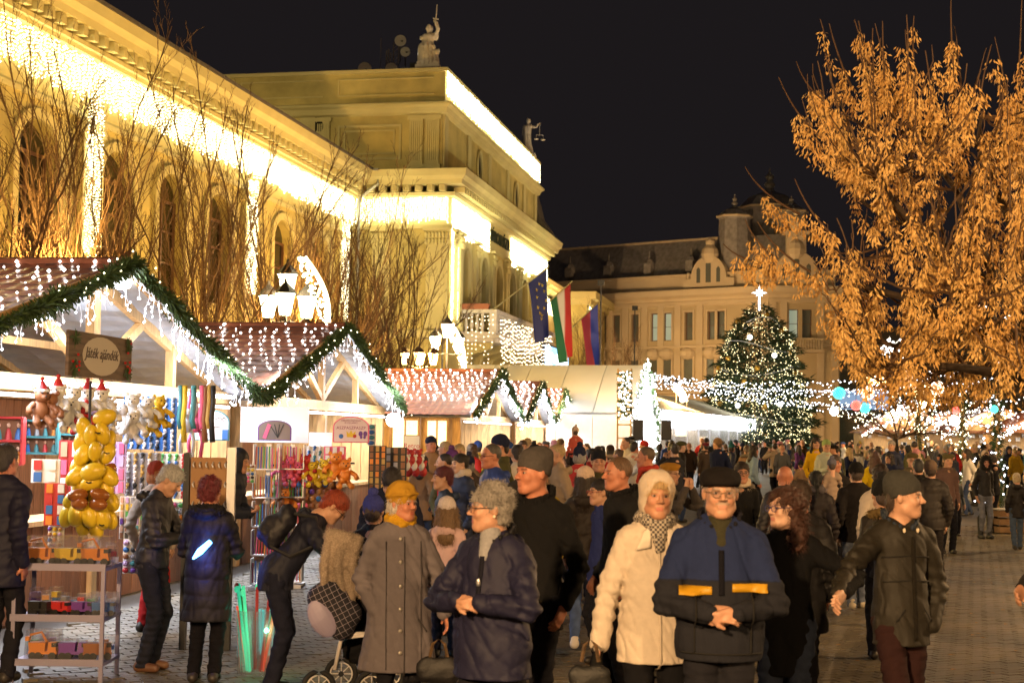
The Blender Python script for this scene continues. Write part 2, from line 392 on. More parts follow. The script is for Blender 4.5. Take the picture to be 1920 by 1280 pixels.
# pilasters with leafy capitals on the side and the front of the block
def pilaster(n, s, w, d, z0, z1, side):
    p = MB(); W_ = (w, d) if side else (d, w)
    p.box((n, s, (z0+z1)/2), (*W_, z1-z0)); p.box((n, s, z0+.2), (W_[0]+.12, W_[1]+.12, .4)); obj('pilaster', p, trim, hall)
    c = MB(); c.box((n, s, z1-.05), (W_[0]+.3, W_[1]+.3, .12))
    for i in range(7):
        for j in range(2):
            t = (i-3)/3*w*.5; q = (n+t, s-d/2-.04) if side else (n+d/2+.04, s+t)
            c.ball((q[0], q[1], z1-.3-j*.28), (.1, .1, .16), 5, 3)
    obj('capital', c, trim, hall)
pilaster(BN-.55, B0-.08, .95, .16, 6.5, 10.95, True)
pilaster(BN-3.1, B0-.08, .8, .16, 6.5, 10.95, True)
for s in (B0+.6, B0+1.5, B0+4.9, B0+8.7, B0+12.15, B0+15.7, B0+19.4, B0+23.2, B0+24.1): pilaster(BN+.1, s, .5, .2, 6.5, 10.95, False)
# attic storey
AN, A0_, A1_ = BN-.55, B0+.55, B1-.5
mb = MB(); mb.bx((-14, A0_, 13.5), (AN, A1_, 16.75)); obj('attic_wall', mb, stucco, hall)
mb = MB(); mb.bx((-14, A0_-.12, 16.75), (AN+.12, A1_+.1, 18.2)); obj('parapet', mb, stucco, hall)
def ring2(name, z): 
    mb = MB(); pr = [(0, z), (.2, z+.08), (.28, z+.3), (.45, z+.4), (.45, z+.5), (.05, z+.62)]
    for (o1, za), (o2, zb) in zip(pr, pr[1:]):
        mb.add([(-14, A0_-o1, za), (AN+o1, A0_-o1, za), (AN+o2, A0_-o2, zb), (-14, A0_-o2, zb)], [(0, 1, 2, 3)])
        mb.add([(AN+o1, A0_-o1, za), (AN+o1, A1_+o1, za), (AN+o2, A1_+o2, zb), (AN+o2, A0_-o2, zb)], [(0, 1, 2, 3)])
    obj(name, mb, trim, hall)
ring2('attic_cornice', 16.2)
mb = MB(); mb.bx((-14, A0_-.22, 18.14), (AN+.24, A1_+.2, 18.3)); obj('coping', mb, trim, hall)
for n in (AN-.45, AN-1.2, AN-5.6, AN-6.3, AN-9): 
    p = MB(); p.bx((n-.32, A0_-.09, 13.95), (n+.32, A0_+.1, 16.2)); p.bx((n-.4, A0_-.12, 16.0), (n+.4, A0_, 16.18)); p.bx((n-.4, A0_-.12, 13.6), (n+.4, A0_, 13.95))
    for k in range(6): p.bx((n-.26+k*.095, A0_-.115, 14.1), (n-.21+k*.095, A0_-.08, 15.9))
    obj('attic_pilaster', p, trim, hall)
for s in (A0_+.4, A0_+5.2, A0_+10., A0_+14.8, A0_+19.6, A1_-.4):
    p = MB(); p.bx((AN, s-.35, 13.6), (AN+.1, s+.35, 16.2)); obj('attic_pilaster', p, trim, hall)
p = MB()
for d_, t_ in ((0, .1), (.3, .07)):
    a, b, c, d = AN-4.9+d_, AN-1.9-d_, 14.2+d_*.8, 15.8-d_*.8
    p.bx((a, A0_-.06, c), (b, A0_, c+t_)); p.bx((a, A0_-.06, d-t_), (b, A0_, d)); p.bx((a, A0_-.06, c+t_), (a+t_, A0_, d-t_)); p.bx((b-t_, A0_-.06, c+t_), (b, A0_, d-t_))
obj('wall_panel', p, trim, hall)
for n0, n1 in ((AN-4.9, AN-.4), (AN-9.6, AN-5.6)):
    p = MB(); p.bx((n0, A0_-.17, 17.1), (n1, A0_-.12, 17.16)); p.bx((n0, A0_-.17, 17.85), (n1, A0_-.12, 17.9)); p.bx((n0, A0_-.17, 17.16), (n0+.06, A0_-.12, 17.85)); obj('parapet_panel', p, trim, hall)
for s in (A0_+7.6, A0_+17.2):
    p = MB(); p.ball((AN+.02, s, 15.1), (.06, .42, .75), 14, 8); obj('oval_window', p, pane, hall)
    p = MB(); t = np.linspace(0, 2*math.pi, 20); p.tube([(AN+.06, s+.5*math.cos(a), 15.1+.85*math.sin(a)) for a in t], .08, 5); obj('oval_surround', p, trim, hall)
# round window on the left of the attic side
p = MB(); nn, zz2 = hside(600, 238, A0_); p.ball((nn, A0_-.02, zz2), (.5, .08, .55), 14, 8); obj('round_window', p, pane, hall)
# curved dark roof beyond the attic
p = MB(); pr = [(AN-1., 18.0), (AN-.2, 16.5), (AN+.2, 15), (AN+1.2, 13.6), (-6, 13.6), (-6, 18)]
p.prism(pr, A1_+.1, A1_+2.2, axis=1); obj('mansard_roof', p, roofm, hall)
# drainpipe
p = MB(); p.tube([(.15, S1-.05, 13.45), (.25, S1-.1, 13.3), (.25, S1-.1, 12.9), (-.3, S1-.1, 12.5), (-.6, S1-.1, 12.2), (-.6, S1-.1, 0)], .08, 8); p.box((.2, S1-.2, 13.5), (.25, .3, .1)); obj('drainpipe', p, mat('grey_zinc', (.35, .37, .36), .4, metal=.6), hall)
# right wing
R0, R1 = B1, 142.
mb = MB(); rwin = [R0+3+i*4. for i in range(11)]
arch_wall(mb, R0, R1, 5.3, 12.5, [(c, 2., 6.2, 9.2, .75) for c in rwin], Pw, .35); mb.bx((-1.3, R0, 0), (-.9, R1, 5.3)); mb.bx((-10, R1-16, 0), (1.2, R1, 12.5)); obj('wing_wall', mb, stucco, hall)
mb = MB(); mb.add([(p, R0, q) for p, q in prof]+[(p, R1, q) for p, q in prof], [tuple(range(6)), tuple(range(11, 5, -1))]+[(i, i+6, (i+1) % 6+6, (i+1) % 6) for i in range(6)])
mb.bx((-10, R1-16.9, 12.9), (2.1, R1+.9, 13.5)); mb.bx((-10, R1-16.4, 12.5), (1.6, R1+.4, 12.9)); obj('cornice', mb, trim, hall)
for c in rwin[:7]: win_unit(Pw, c, 2., 6.2, 9.2, .75, .34, hall, 1, 2)
# lettering on the front
vt = mat('sign_letters', (.01, .02, .01), .6)
text('VÁROSHÁZA', 'lettering', .85, vt, hall, (BN+.1, B0+10.6, 11.75), (R(90), 0, R(90)), .03)
# balcony
c0, zc = hl(930, 590, BN+1.75)
BA0, BA1 = c0, B1-6.; bz = 6.35
balm = stone
mb = MB(); mb.bx((BN, BA0, bz-.32), (BN+1.75, BA1, bz)); mb.bx((BN, BA0-.12, bz-.14), (BN+1.9, BA1, bz+.0)); obj('balcony_slab', mb, balm, hall)
mb = MB(); mb.bx((BN+1.45, BA0-.05, bz+1.0), (BN+1.82, BA1, bz+1.16)); mb.bx((BN-1.2, BA0-.05, bz+1.0), (BN+1.45, BA0+.3, bz+1.16))
mb.bx((BN+1.5, BA0, bz+.001), (BN+1.75, BA1, bz+.14)); mb.bx((BN-1.2, BA0, bz+.001), (BN+1.5, BA0+.25, bz+.14)); obj('balcony_rail', mb, balm, hall)
bl = MB(); bl.lathe([(.07, 0), (.08, .06), (.05, .1), (.1, .3), (.09, .4), (.05, .62), (.05, .7), (.08, .76), (.08, .86)], n=8); blm = bl.mesh('baluster', balm)
for i in range(9): o = put(bpy.data.objects.new('baluster', blm), hall); o.location = (BN-.9+i*.25, BA0+.12, bz+.14)
for i in range(44): o = put(bpy.data.objects.new('baluster', blm), hall); o.location = (BN+1.62, BA0+.8+i*.36, bz+.14)
for n in (BN-1.15, BN+1.62):
    p = MB(); p.box((n, BA0+.12, bz+.57), (.34, .34, .88)); obj('pedestal', p, balm, hall)
for i in range(8):
    s = BA0+.6+i*2.4; p = MB(); p.prism([(BN, bz-.32), (BN+1.5, bz-.32), (BN+1.4, bz-.6), (BN+.5, bz-.9), (BN+.25, bz-1.5), (BN, bz-1.6)], s-.2, s+.2, axis=1)
    obj('console', p, trim, hall)
# the block's side below the balcony return
mb = MB(); mb.bx((BN-1.3, BA0+.02, bz-.32), (BN, B0, bz)); obj('balcony_slab', mb, balm, hall)
pb = thing('planter_box', 'long terracotta planter box standing on the corner of the balcony rail', 'planter', tuple(hw(BN+.75, BA0+.12, bz+1.16)), -AL)
p = MB(); p.box((0, 0, .13), (1.25, .26, .26), taper=1.1); obj('box', p, mat('terracotta', (.35, .12, .06), .7), pb)
p = MB(); p.box((0, 0, .27), (1.1, .2, .04)); obj('soil', p, dark, pb)
# led panel at the right end of the balcony
nled = BN+1.9
s1, z1 = hl(1022, 620, nled); s2, z2 = hl(1066, 655, nled)
bd = thing('led_display', 'bright blue and white electronic display hung under the balcony rail', 'display', tuple(hw(nled, 0, 0)), -AL)
p = MB(); p.bx((-.25, s1, 5.35), (0, s2, 6.75)); obj('housing', p, dark, bd)
lb = mat('blue_screen', (.1, .3, .8), .4, emit=(.25, .6, 1), es=1.4); lw_ = mat('white_screen', (1, 1, 1), .4, emit=(.85, .95, 1), es=4.)
p = MB(); p.bx((.002, s1+.1, 5.45), (.02, s2-.1, 6.65)); obj('screen', p, lb, bd)
p = MB(); 
for i in range(9):
    a = s1+.5+i*(s2-s1-1.)/9; p.bx((.022, a, 5.75+rng.rand()*.1), (.04, a+(s2-s1)/13, 6.35-rng.rand()*.15))
obj('lit_text', p, lw_, bd)
# flags on slanting poles
flagm = mat('flag_cloth', (.5, .5, .5), .8, attr=True)
def flag(px0, py0, px1, py1, n_top, label, colf, hlen, wlen, stars=False):
    s0, z0 = hl(px0, py0, BN+1.7); s1, z1 = hl(px1, py1, BN+1.7+n_top)
    base = np.array([BN+1.7, s0, z0]); top = np.array([BN+1.7+n_top, s1, z1])
    t = thing('flag', label, 'flag', tuple(hw(0, 0, 0)), -AL, 'flags on the balcony')
    p = MB(); p.tube([base, top+(top-base)*.04], .035, 6); obj('pole', p, trim, t)
    d = (base-top)/np.linalg.norm(base-top)
    wlen *= 1.45; NU, NV = 14, 20; V = []; C_ = []
    for i in range(NU+1):
        for j in range(NV+1):
            u, v = i/NU, j/NV
            hang = top+d*u*wlen
            # cloth hangs down and gathers toward the lower end
            gx = (1-.62*v)
            q = top+d*u*wlen*gx+np.array([0, -.02*v, -v*hlen])+np.array([.16*math.sin(u*9+v*2)*v, .2*math.sin(u*11)*v, 0])
            V.append(q); C_.append(colf(u, v)+(1,))
    Fc = [(i*(NV+1)+j, (i+1)*(NV+1)+j, (i+1)*(NV+1)+j+1, i*(NV+1)+j+1) for i in range(NU) for j in range(NV)]
    m_ = MB(); m_.add(V, Fc); o = obj('cloth', m_, flagm, t, smooth=True)
    ca_ = o.data.color_attributes.new('pc', 'FLOAT_COLOR', 'POINT'); ca_.data.foreach_set('color', np.array(C_, np.float32).ravel())
    md_ = o.modifiers.new('thick', 'SOLIDIFY'); md_.thickness = .012
    if stars:
        for k_ in range(12):
            a = k_*math.pi/6; u, v = .5+.3*math.cos(a), .45+.26*math.sin(a); i, j = int(u*NU), int(v*NV)
            q = V[i*(NV+1)+j]; st = MB(); pts = []
            for m in range(10): rr = .1 if m % 2 == 0 else .045; pts.append((q[0]+rr*math.sin(m*math.pi/5), q[2]+rr*math.cos(m*math.pi/5)))
            st.prism(pts, q[1]-.06, q[1]-.03, axis=1); obj('star', st, mat('star_gold', (.8, .6, .05), .6), t)
flag(925, 580, 1025, 503, 1.2, 'dark blue flag with a ring of gold stars, nearest of the balcony flags', lambda u, v: (.02, .03, .16), 3.4, 1.9, True)
flag(990, 600, 1070, 530, 1.2, 'red, white and green striped flag, middle of the balcony flags', lambda u, v: (.5, .03, .03) if u < .33 else ((.75, .72, .66) if u < .66 else (.01, .14, .06)), 4.0, 2.3)
flag(1045, 640, 1121, 568, 1.3, 'blue and red flag, farthest of the balcony flags', lambda u, v: (.03, .06, .45) if u < .5 else (.5, .05, .08), 3.9, 2.3)
# ---- light curtains on the hall
def curtain(P, a0, a1, z0, z1, da, dz, r, jag=.25, dens=1.):
    pts = []
    a = a0
    while a < a1:
        zb = z0+rng.rand()*jag*(z1-z0); z = z1-rng.rand()*dz
        while z > zb:
            if rng.rand() < dens: pts.append(P(a+rng.normal()*.015, z, -.04-rng.rand()*.05))
            z -= dz*(.8+.4*rng.rand())
        a += da
    return pts
lc = thing('light_curtain', 'dense white light curtain running under the cornice of the left wing', 'string lights', (HX, HY, 0), -AL, 'light curtains on the town hall')
m_ = MB(); m_.octs(curtain(Pw, S0, S1, 11.0, 12.3, .11, .1, .02), .028); o = obj('bulbs', m_, bulby, lc); o['kind'] = 'stuff'
lc2 = [None]*9
def curt(label, pts, r, parent=None, m=bulby):
    t = thing('light_curtain', label, 'string lights', (HX, HY, 0), -AL, 'light curtains on the town hall')
    q = MB(); q.octs(pts, r); o = obj('bulbs', q, m, t); o['kind'] = 'stuff'; return t
Psf = lambda a, z, d=0.: (a, B0+d-.05, z)
Pff = PW(BN+.05)
cp = []
for k_, c in enumerate(pil):
    w = .5
    curt('vertical white light strip down the %s pilaster of the left wing' % ['nearest', 'middle', 'farthest'][k_], curtain(PW(-.68), c-w, c+w, 6.6, 10.9, .1, .09, .02, .1), .026)
curt('white light curtain on the side frieze of the central block', curtain(Psf, -.9, BN, 11.15, 12.35, .1, .09, .02), .026)
curt('white light curtain on the front frieze left of the lettering', curtain(Pff, B0, B0+8., 10.7, 12.3, .12, .09, .02), .03)
curt('white light curtain on the front frieze right of the lettering', curtain(Pff, B0+13.4, B1, 10.7, 12.3, .12, .09, .02), .03)
curt('white light curtain down the near corner of the block front', curtain(Pff, B0+.0, B0+1.6, 6.6, 10.9, .1, .09, .02, .1), .028)
curt('white light curtain down the far corner of the block front', curtain(Pff, B1-1.6, B1, 6.6, 10.9, .1, .09, .02, .1), .03)
curt('white light curtain along the rooftop parapet front', curtain(PW(AN+.16), A0_-.1, A1_+.1, 16.95, 18.15, .11, .09, .02, .2), .03)
curt('net of warm white bulbs hanging from the balcony front', curtain(PW(BN+1.9), BA0+.1, BA0+14, 4.3, 7.2, .27, .2, .02, .18, .8), .032, m=mat('amber_bulb', (1, 1, 1), .4, emit=(1, .8, .52), es=4))
curt('loose warm bulbs hanging on the side of the balcony', curtain(lambda a, z, d: (a, BA0+d-.1, z), BN-1.4, BN+1.75, 4.6, 7.3, .19, .2, .02, .4, .6), .028, m=MATS['amber_bulb'])
curt('white light strips down the right wing beside the flags', curtain(PW(-.7), R0+2, R0+5, 4., 12., .15, .15, .02, .1)+curtain(PW(1.4), R1-16, R1-14.5, 4., 12.3, .2, .15, .02, .1)+curtain(PW(-.7), R0+2, R1-16, 11., 12.3, .2, .15, .02), .045)
# lamps that go with the strings
WY = (1, .93, .58)
for i in range(11):
    s = S0+2+i*4.3; lamp('frieze_light', 'AREA', (-.35, s, 11.55), WY, 13, 3.4, parent=hall, size_y=.9).rotation_euler = (R(90), 0, R(90))
for c in pil: lamp('pilaster_light', 'AREA', (-.3, c, 9.), WY, 13, .7, parent=hall, size_y=4.2).rotation_euler = (R(90), 0, R(90))
for s, w, e in ((B0+4., 7., 40), (B1-5, 9., 45)): lamp('frieze_light', 'AREA', (BN+.6, s, 11.55), WY, e, w, parent=hall, size_y=1.).rotation_euler = (R(90), 0, R(90))
for s in (B0+.8, B1-.8): lamp('corner_light', 'AREA', (BN+.6, s, 8.7), WY, 20, 1., parent=hall, size_y=4.).rotation_euler = (R(90), 0, R(90))
lamp('frieze_light', 'AREA', (1.2, B0-.6, 11.7), WY, 14, 4., parent=hall, size_y=.9).rotation_euler = (R(90), 0, 0)
lamp('parapet_light', 'AREA', (AN+.6, (A0_+A1_)/2, 17.5), WY, 90, 23., parent=hall, size_y=.8).rotation_euler = (R(90), 0, R(90))
# attic floodlights on the wing roof; the others added to brighten block and statue
def floodlight(n, s, z, tn, ts, tz, e, lab, col=(1, .84, .42), ang=95):
    a = hw(n, s, z); t_ = thing('floodlight', lab, 'floodlight', tuple(a), -AL, 'building floodlights'); m = MB(); m.box((0, 0, 0), (.3, .22, .25)); m.box((0, 0, -.25), (.06, .06, .3)); m.box((0, 0, -z/2-.2), (.07, .07, z-.4)) if n > 4 else None; obj('housing', m, dark, t_)
    b_ = hw(tn, ts, tz); v = b_-a; v = v/np.linalg.norm(v); lamp('floodlight_lamp', 'SPOT', tuple(a+v*.35), col, e, .1, rot=tuple(v), ang=ang)
floodlight(1.2, 70.5, 18.7, AN-.9, A0_+.8, 20.2, 26, 'small added floodlight behind the parapet, brightening the near statue', (1, .85, .65), 110)
floodlight(-4.2, 61., 15.2, -2.5, 69.5, 16.2, 330, 'floodlight on the wing roof aimed at the near side of the attic', (1, .87, .42), 110)
floodlight(-7.5, 58., 15.4, -9, 69.5, 16, 380, 'floodlight on the wing roof aimed at the rear of the attic side', (1, .62, .25), 110)
floodlight(9.5, 74., 9., 3, 76, 16., 420, 'added floodlight on a mast, brightening the near half of the block front', (1, .9, .5), 100)
floodlight(9.5, 88., 9., 3, 88, 15., 480, 'added floodlight on a mast, brightening the far half of the block front', (1, .9, .5), 100)
floodlight(4.5, 63.5, 6., 1., 69., 10., 200, 'added floodlight low beside the block side wall', (1, .85, .38), 110)
# soft floodlights on the ground that wash the facades (lit in the photograph)
def flood(n, s, tn, ts, tz, col, e, ang=75, z=.4, label='x'):
    lp = hw(n, s, z); tg = hw(tn, ts, tz)
    return lamp('flood', 'SPOT', tuple(lp), col, e, .25, rot=tuple(tg-lp), ang=ang)
# ------------------------------------------------------------------ lanterns standing behind and beside the camera (they light the foreground)
_lg = mat('sodium_glass', (1, .8, .5), .4, emit=(1, .55, .2), es=12.)
def offlantern(x, y, h, pw, label, col=(1, .61, .28), size=.22):
    t = thing('street_lantern', label, 'street lamp', (x, y, 0), 0, 'old-style street lanterns')
    m = MB(); m.lathe([(.16, 0), (.16, .3), (.09, .5), (.06, 1.2), (.05, h-.5), (.08, h-.45)], n=8); obj('pole', m, dark, t)
    for i in range(4):
        a = i*math.pi/2; x_, y_ = .5*math.cos(a), .5*math.sin(a); m = MB(); m.lathe([(.1, -.2), (.17, .18), (.19, .2)], (x_, y_, h-.1), 6); hd = obj('lantern_head', m, _lg, t)
        m = MB(); m.lathe([(.22, .2), (.15, .3), (.04, .42)], (x_, y_, h-.1), 6); obj('cap', m, dark, hd); m = MB(); m.tube([(0, 0, h-.45), (x_, y_, h-.3)], .02, 5); obj('arm', m, dark, t)
    lamp('lantern_light', 'POINT', (x, y, h-.1), col, pw, size)
offlantern(-4.6, -5.5, 5.9, 11000, 'street lantern behind the camera position, to its left')
offlantern(5.5, -9., 5.2, 5200, 'street lantern behind the camera position, to its right')
offlantern(12.5, 13., 5.0, 3200, 'street lantern beyond the right picture edge near the orange-leaved tree')
offlantern(15., 32., 5., 1800, 'street lantern beyond the right picture edge farther down the square')
offlantern(26., 62., 5.5, 4000, 'street lantern right of the right-hand stalls')
offlantern(25., 104., 6., 8500, 'street lantern in front of the palace corner')
offlantern(4., 112., 6., 6500, 'street lantern in front of the palace side wing')
for i, (s, n) in enumerate(((30, 5), (42, 5.5), (56, 5.5))):
    pt = (HX+n*cA+s*sA, -n*sA+s*cA); offlantern(pt[0], pt[1], 4.6, 3000, ['street lantern hidden behind the nearest stall', 'street lantern hidden behind the second stall', 'street lantern hidden behind the third stall'][i], (1, .6, .15))
# ------------------------------------------------------------------ market stalls in a row on the left
RB = .1425; RL = math.atan(RB); cR, sR = math.cos(RL), math.sin(RL)
def rw(x, y, z, Y0): return np.array([-6.45+RB*Y0+x*cR+y*sR, Y0-x*sR+y*cR, z])
def rinv(p, Y0):
    dx, dy = p[0]-(-6.45+RB*Y0), p[1]-Y0
    return dx*cR-dy*sR, dx*sR+dy*cR, p[2]
def sp(px, py, x, Y0):
    """pixel -> point on the plane x=const of the stall frame"""
    d = ray(px, py); n = np.array([cR, -sR, 0]); q = rw(x, 0, 0, Y0); t = ((q-O)@n)/(d@n); return rinv(O+d*t, Y0)
tilem = mat('red_roof_sheet', (.3, .11, .06), .38, noise=.25, nscale=2., coat=.3)
tileu = mat('grey_sheet_underside', (.36, .38, .42), .4, noise=.15)
wsteel = mat('white_icicle_wire', (.8, .8, .8), .5, emit=(.85, .87, 1), es=.5)
HR, HE, HWD = 3.57, 2.32, 4.55
slope_len = math.hypot(HWD, HR-HE)
def course(k, L, nrow):
    """one course of the pressed-tile roof sheet: waves across, a step at the lower edge"""
    m = MB(); nx = int(L/.05); hs = slope_len/nrow; V = []
    for j, v in enumerate((0., .12, .55, 1.)):
        for i in range(nx+1):
            x = i*L/nx; w = .022*abs(math.sin(x*math.pi/.21))**.7
            V.append((-x, v*hs, w+(.03 if j > 0 else 0.)-.028*v*(1 if j > 0 else 0)))
    Fc = [(j*(nx+1)+i, j*(nx+1)+i+1, (j+1)*(nx+1)+i+1, (j+1)*(nx+1)+i) for j in range(3) for i in range(nx)]
    m.add(V, Fc); return m.mesh('tile_course', tilem, True)
def garland(path, rad, n, seed, Ln=.11):
    g = np.random.RandomState(seed); path = np.array(path, float); k = len(path)-1
    t = g.rand(n)*k; i = np.minimum(t.astype(int), k-1); f = (t-i)[:, None]
    p = path[i]*(1-f)+path[i+1]*f
    d = g.normal(size=(n, 3)); d /= np.linalg.norm(d, axis=1, keepdims=True)
    lump = .75+.35*np.sin(t*9*(len(path) > 3)+g.rand()*5)+.15*np.sin(t*23)
    a = p+d*rad*.15; L = (rad*.8*lump+g.rand(n)*Ln)[:, None]
    b = p+d*L; b[:, 2] -= .03
    s = np.cross(d, g.normal(size=(n, 3))); s /= np.linalg.norm(s, axis=1, keepdims=True); w = .011
    V = np.stack([a-s*w, a+s*w, b+s*w*.5, b-s*w*.5], 1).reshape(-1, 3)
    m = MB(); m.v = [V]; m.n = 4*n; m.f = [(4*q, 4*q+1, 4*q+2, 4*q+3) for q in range(n)]; m.m = [0]*n; return m
def icicles(A, B, n, drop, seed, wires=True):
    g = np.random.RandomState(seed); A = np.array(A); B = np.array(B); pts = []; m = MB()
    for i in range(n):
        t = (i+g.rand())/n; p = A+(B-A)*t; L = g.choice([.06, .14, .24, .36, .42])*drop; k = max(2, int(L/.06)); q = [p.copy()]
        for j in range(k):
            p = p+np.array([g.normal()*.012, g.normal()*.035, -L/k*(.7+.6*g.rand())]); q.append(p.copy())
            if g.rand() < .5: pts.append(p+g.normal(size=3)*.012)
            if wires and g.rand() < .3:
                e = p+np.array([0, g.normal()*.05, g.normal()*.03]); m.tube([p, e], .0035, 3, False); pts.append(e)
        if wires: m.tube(q, .0045, 3, False)
    if wires:
        q = [A+(B-A)*t+np.array([0, 0, -.05*abs(math.sin(t*math.pi*n/3))]) for t in np.linspace(0, 1, n)]; m.tube(q, .005, 3, False)
    return pts, m
def stall(Y0, label, gl, seed, L=3.9, detail=2, nb=1., W2=HWD, near_open=True, glabel='', power=150.):
    g = np.random.RandomState(seed)
    t = thing('market_stall', label, 'stall', tuple(rw(-.4, 0, 0, Y0)), -RL, 'market stalls in the left row')
    sc = W2/HWD
    # walls: board by board at the back and the sides
    nbd = int(2*W2/.22); bd = MB(); bd.box((0, 0, 1.2), (.03, .205, 2.4)); bme = bd.mesh('board', woodx if seed % 2 else wood)
    for i in range(nbd):
        o = put(bpy.data.objects.new('board', bme), t); o.location = (-2.6+g.rand()*.008, -W2+.12+i*2*W2/nbd, 0)
    bd = MB(); bd.box((0, 0, 1.18), (.19, .03, 2.36)); bm2 = bd.mesh('board', wood)
    for sgn in (-1, 1):
        for i in range(13):
            o = put(bpy.data.objects.new('board', bm2), t); o.location = (-2.5+i*.2, sgn*(W2-.1)+g.rand()*.008, 0)
    # frame
    fr = MB()
    for y in (-W2+.12, 0 if detail < 2 else -W2*.0+.1, W2-.12): fr.box((-.02, y, 1.17), (.13, .13, 2.34))
    fr.box((-.02, 0, HE-.0), (.14, 2*W2, .16)); fr.box((-2.5, 0, HE), (.12, 2*W2, .12))
    for x in (-.02, -1.3, -2.5):
        for sgn in (-1, 1): fr.beam((x, sgn*W2, HE), (x, 0, HR-.06), .07, .13)
    fr.box((-.02, 0, (HE+HR)/2), (.1, .12, HR-HE-.1)); fr.box((-.05, .17, (HE+HR)/2-.05), (.06, .1, HR-HE-.2))
    fr.beam((-.02, 0, HE+.1), (-.02, W2*.3, HR-.48), .08, .1); fr.beam((-.02, 0, HE+.1), (-.02, -W2*.3, HR-.48), .08, .1)
    for y in (-W2*.52, W2*.52): fr.box((-.02, y, HE+.3), (.1, .11, .55))
    fr.box((-1.3, 0, HE+.55), (.06, 2*W2*.55, .09)); fr.box((-1.3, 0, HR-.08), (3.2, .08, .12))
    obj('timber_frame', fr, wood, t)
    # roof
    nrow = 13; cm = course(0, L, nrow)
    for sgn in (-1, 1):
        ang = math.atan2(HR-HE, W2)
        for j in range(nrow):
            o = put(bpy.data.objects.new('tile_course', cm), t); s = j/nrow
            o.location = (.35, sgn*W2*s*1.03, HR+.06-(HR-HE)*s*1.03)
            if sgn > 0: o.rotation_euler = (-ang, 0, 0)
            else: o.rotation_euler = (ang, 0, 0); o.scale = (1, -1, 1)
            if sc != 1: o.scale = (1, o.scale[1]*sc, 1)
    un = MB()
    for sgn in (-1, 1):
        V = []; nx, ny = 26, 40
        for j in range(ny+1):
            for i in range(nx+1):
                s = j/ny*1.02; x = .3-i*(L-.2)/nx
                V.append((x, sgn*W2*s, HR-(HR-HE)*s-.02+.018*abs(math.sin(i*math.pi/4))+(.02*((s*nrow) % 1))))
        un.add(V, [(j*(nx+1)+i, (j+1)*(nx+1)+i, (j+1)*(nx+1)+i+1, j*(nx+1)+i+1) for j in range(ny) for i in range(nx)])
    obj('roof_underside', un, tileu, t)
    rc = MB(); rc.tube([(.38, 0, HR+.09), (.38-L, 0, HR+.09)], .07, 8); obj('ridge_cap', rc, tilem, t)
    fa = MB()
    for sgn in (-1, 1): fa.beam((.37, sgn*W2*1.02, HE+.02), (.37, 0, HR+.03), .03, .16)
    obj('fascia', fa, wood, t)
    # counter
    ct = MB(); ct.box((-.25, 0, .93), (.55, 2*W2-.4, .05)); obj('counter_top', ct, wood, t)
    for i in range(int(2*W2/.24)):
        pass
    bd = MB(); bd.box((0, 0, .45), (.025, .225, .9)); bm3 = bd.mesh('board', woodx)
    for i in range(int((2*W2-.4)/.235)): o = put(bpy.data.objects.new('board', bm3), t); o.location = (-.03+g.rand()*.006, -W2+.32+i*.235, 0)
    # fluorescent tube along the front beam
    tb = MB(); tb.tube([(.1, -W2+.3, HE-.13), (.1, W2-.3, HE-.13)], .02, 6); obj('light_tube', tb, bulbc, t)
    # garland
    ga = thing('garland', glabel, 'garland', tuple(rw(-.4, 0, 0, Y0)), -RL, 'fir garlands on the stall gables')
    path = [(.44, -W2*1.02, HE+.02), (.44, -W2*.5, (HE+HR)/2+.05), (.44, 0, HR+.1), (.44, W2*.5, (HE+HR)/2+.05), (.44, W2*1.02, HE+.02)]
    o = obj('needles', garland(path, .115 if detail == 2 else .15, int(8500*gl), seed, .075), garl, ga); o['kind'] = 'stuff'
    mm = MB(); mm.octs([np.array(path[0])*(1-q)+np.array(path[2])*q+g.normal(size=3)*.07 for q in g.rand(40)]+[np.array(path[4])*(1-q)+np.array(path[2])*q+g.normal(size=3)*.07 for q in g.rand(40)], .012); obj('gold_beads', mm, bulby, ga)['kind'] = 'stuff'
    # icicle lights
    il = thing('icicle_lights', 'white icicle lights drooping under the gable of the %s' % glabel.split(' of the ')[-1], 'string lights', tuple(rw(-.4, 0, 0, Y0)), -RL, 'icicle lights on the stall gables')
    P1, w1 = icicles((.42, -W2*1., HE), (.42, 0, HR-.02), int(40*sc), .8, seed, detail == 2); P2, w2 = icicles((.42, W2*1., HE), (.42, 0, HR-.02), int(48*sc), .9, seed+1, detail == 2)
    r_ = {2: .0125, 1: .024, 0: .04}[detail]
    b = MB(); b.octs(P1+P2, r_, 1.25); obj('bulbs', b, bulbc, il)['kind'] = 'stuff'
    if detail == 2: obj('wires', w1, wsteel, il)['kind'] = 'stuff'; obj('wires', w2, wsteel, il)['kind'] = 'stuff'
    # net of bulbs on the roof
    nl = thing('net_lights', 'net of white bulbs spread over the red roof of the %s' % glabel.split(' of the ')[-1], 'string lights', tuple(rw(-.4, 0, 0, Y0)), -RL, 'net lights on the stall roofs')
    b = MB(); pts = []; wr = MB()
    for sgn in (-1, 1):
        rows = 11 if sgn < 0 else 6
        for j in range(rows):
            s = .015+j*.07
            for i in range(int(L/.22)+1):
                x = .25-i*.22-(j % 2)*.11; pts.append((x+g.normal()*.035, sgn*W2*s+g.normal()*.09, HR+.12-(HR-HE)*s+g.rand()*.02))
    b.octs(pts, np.array({2: .0205, 1: .03, 0: .042}[detail])*g.choice([.7, .9, 1.15], len(pts))); obj('bulbs', b, bulbw, nl)['kind'] = 'stuff'
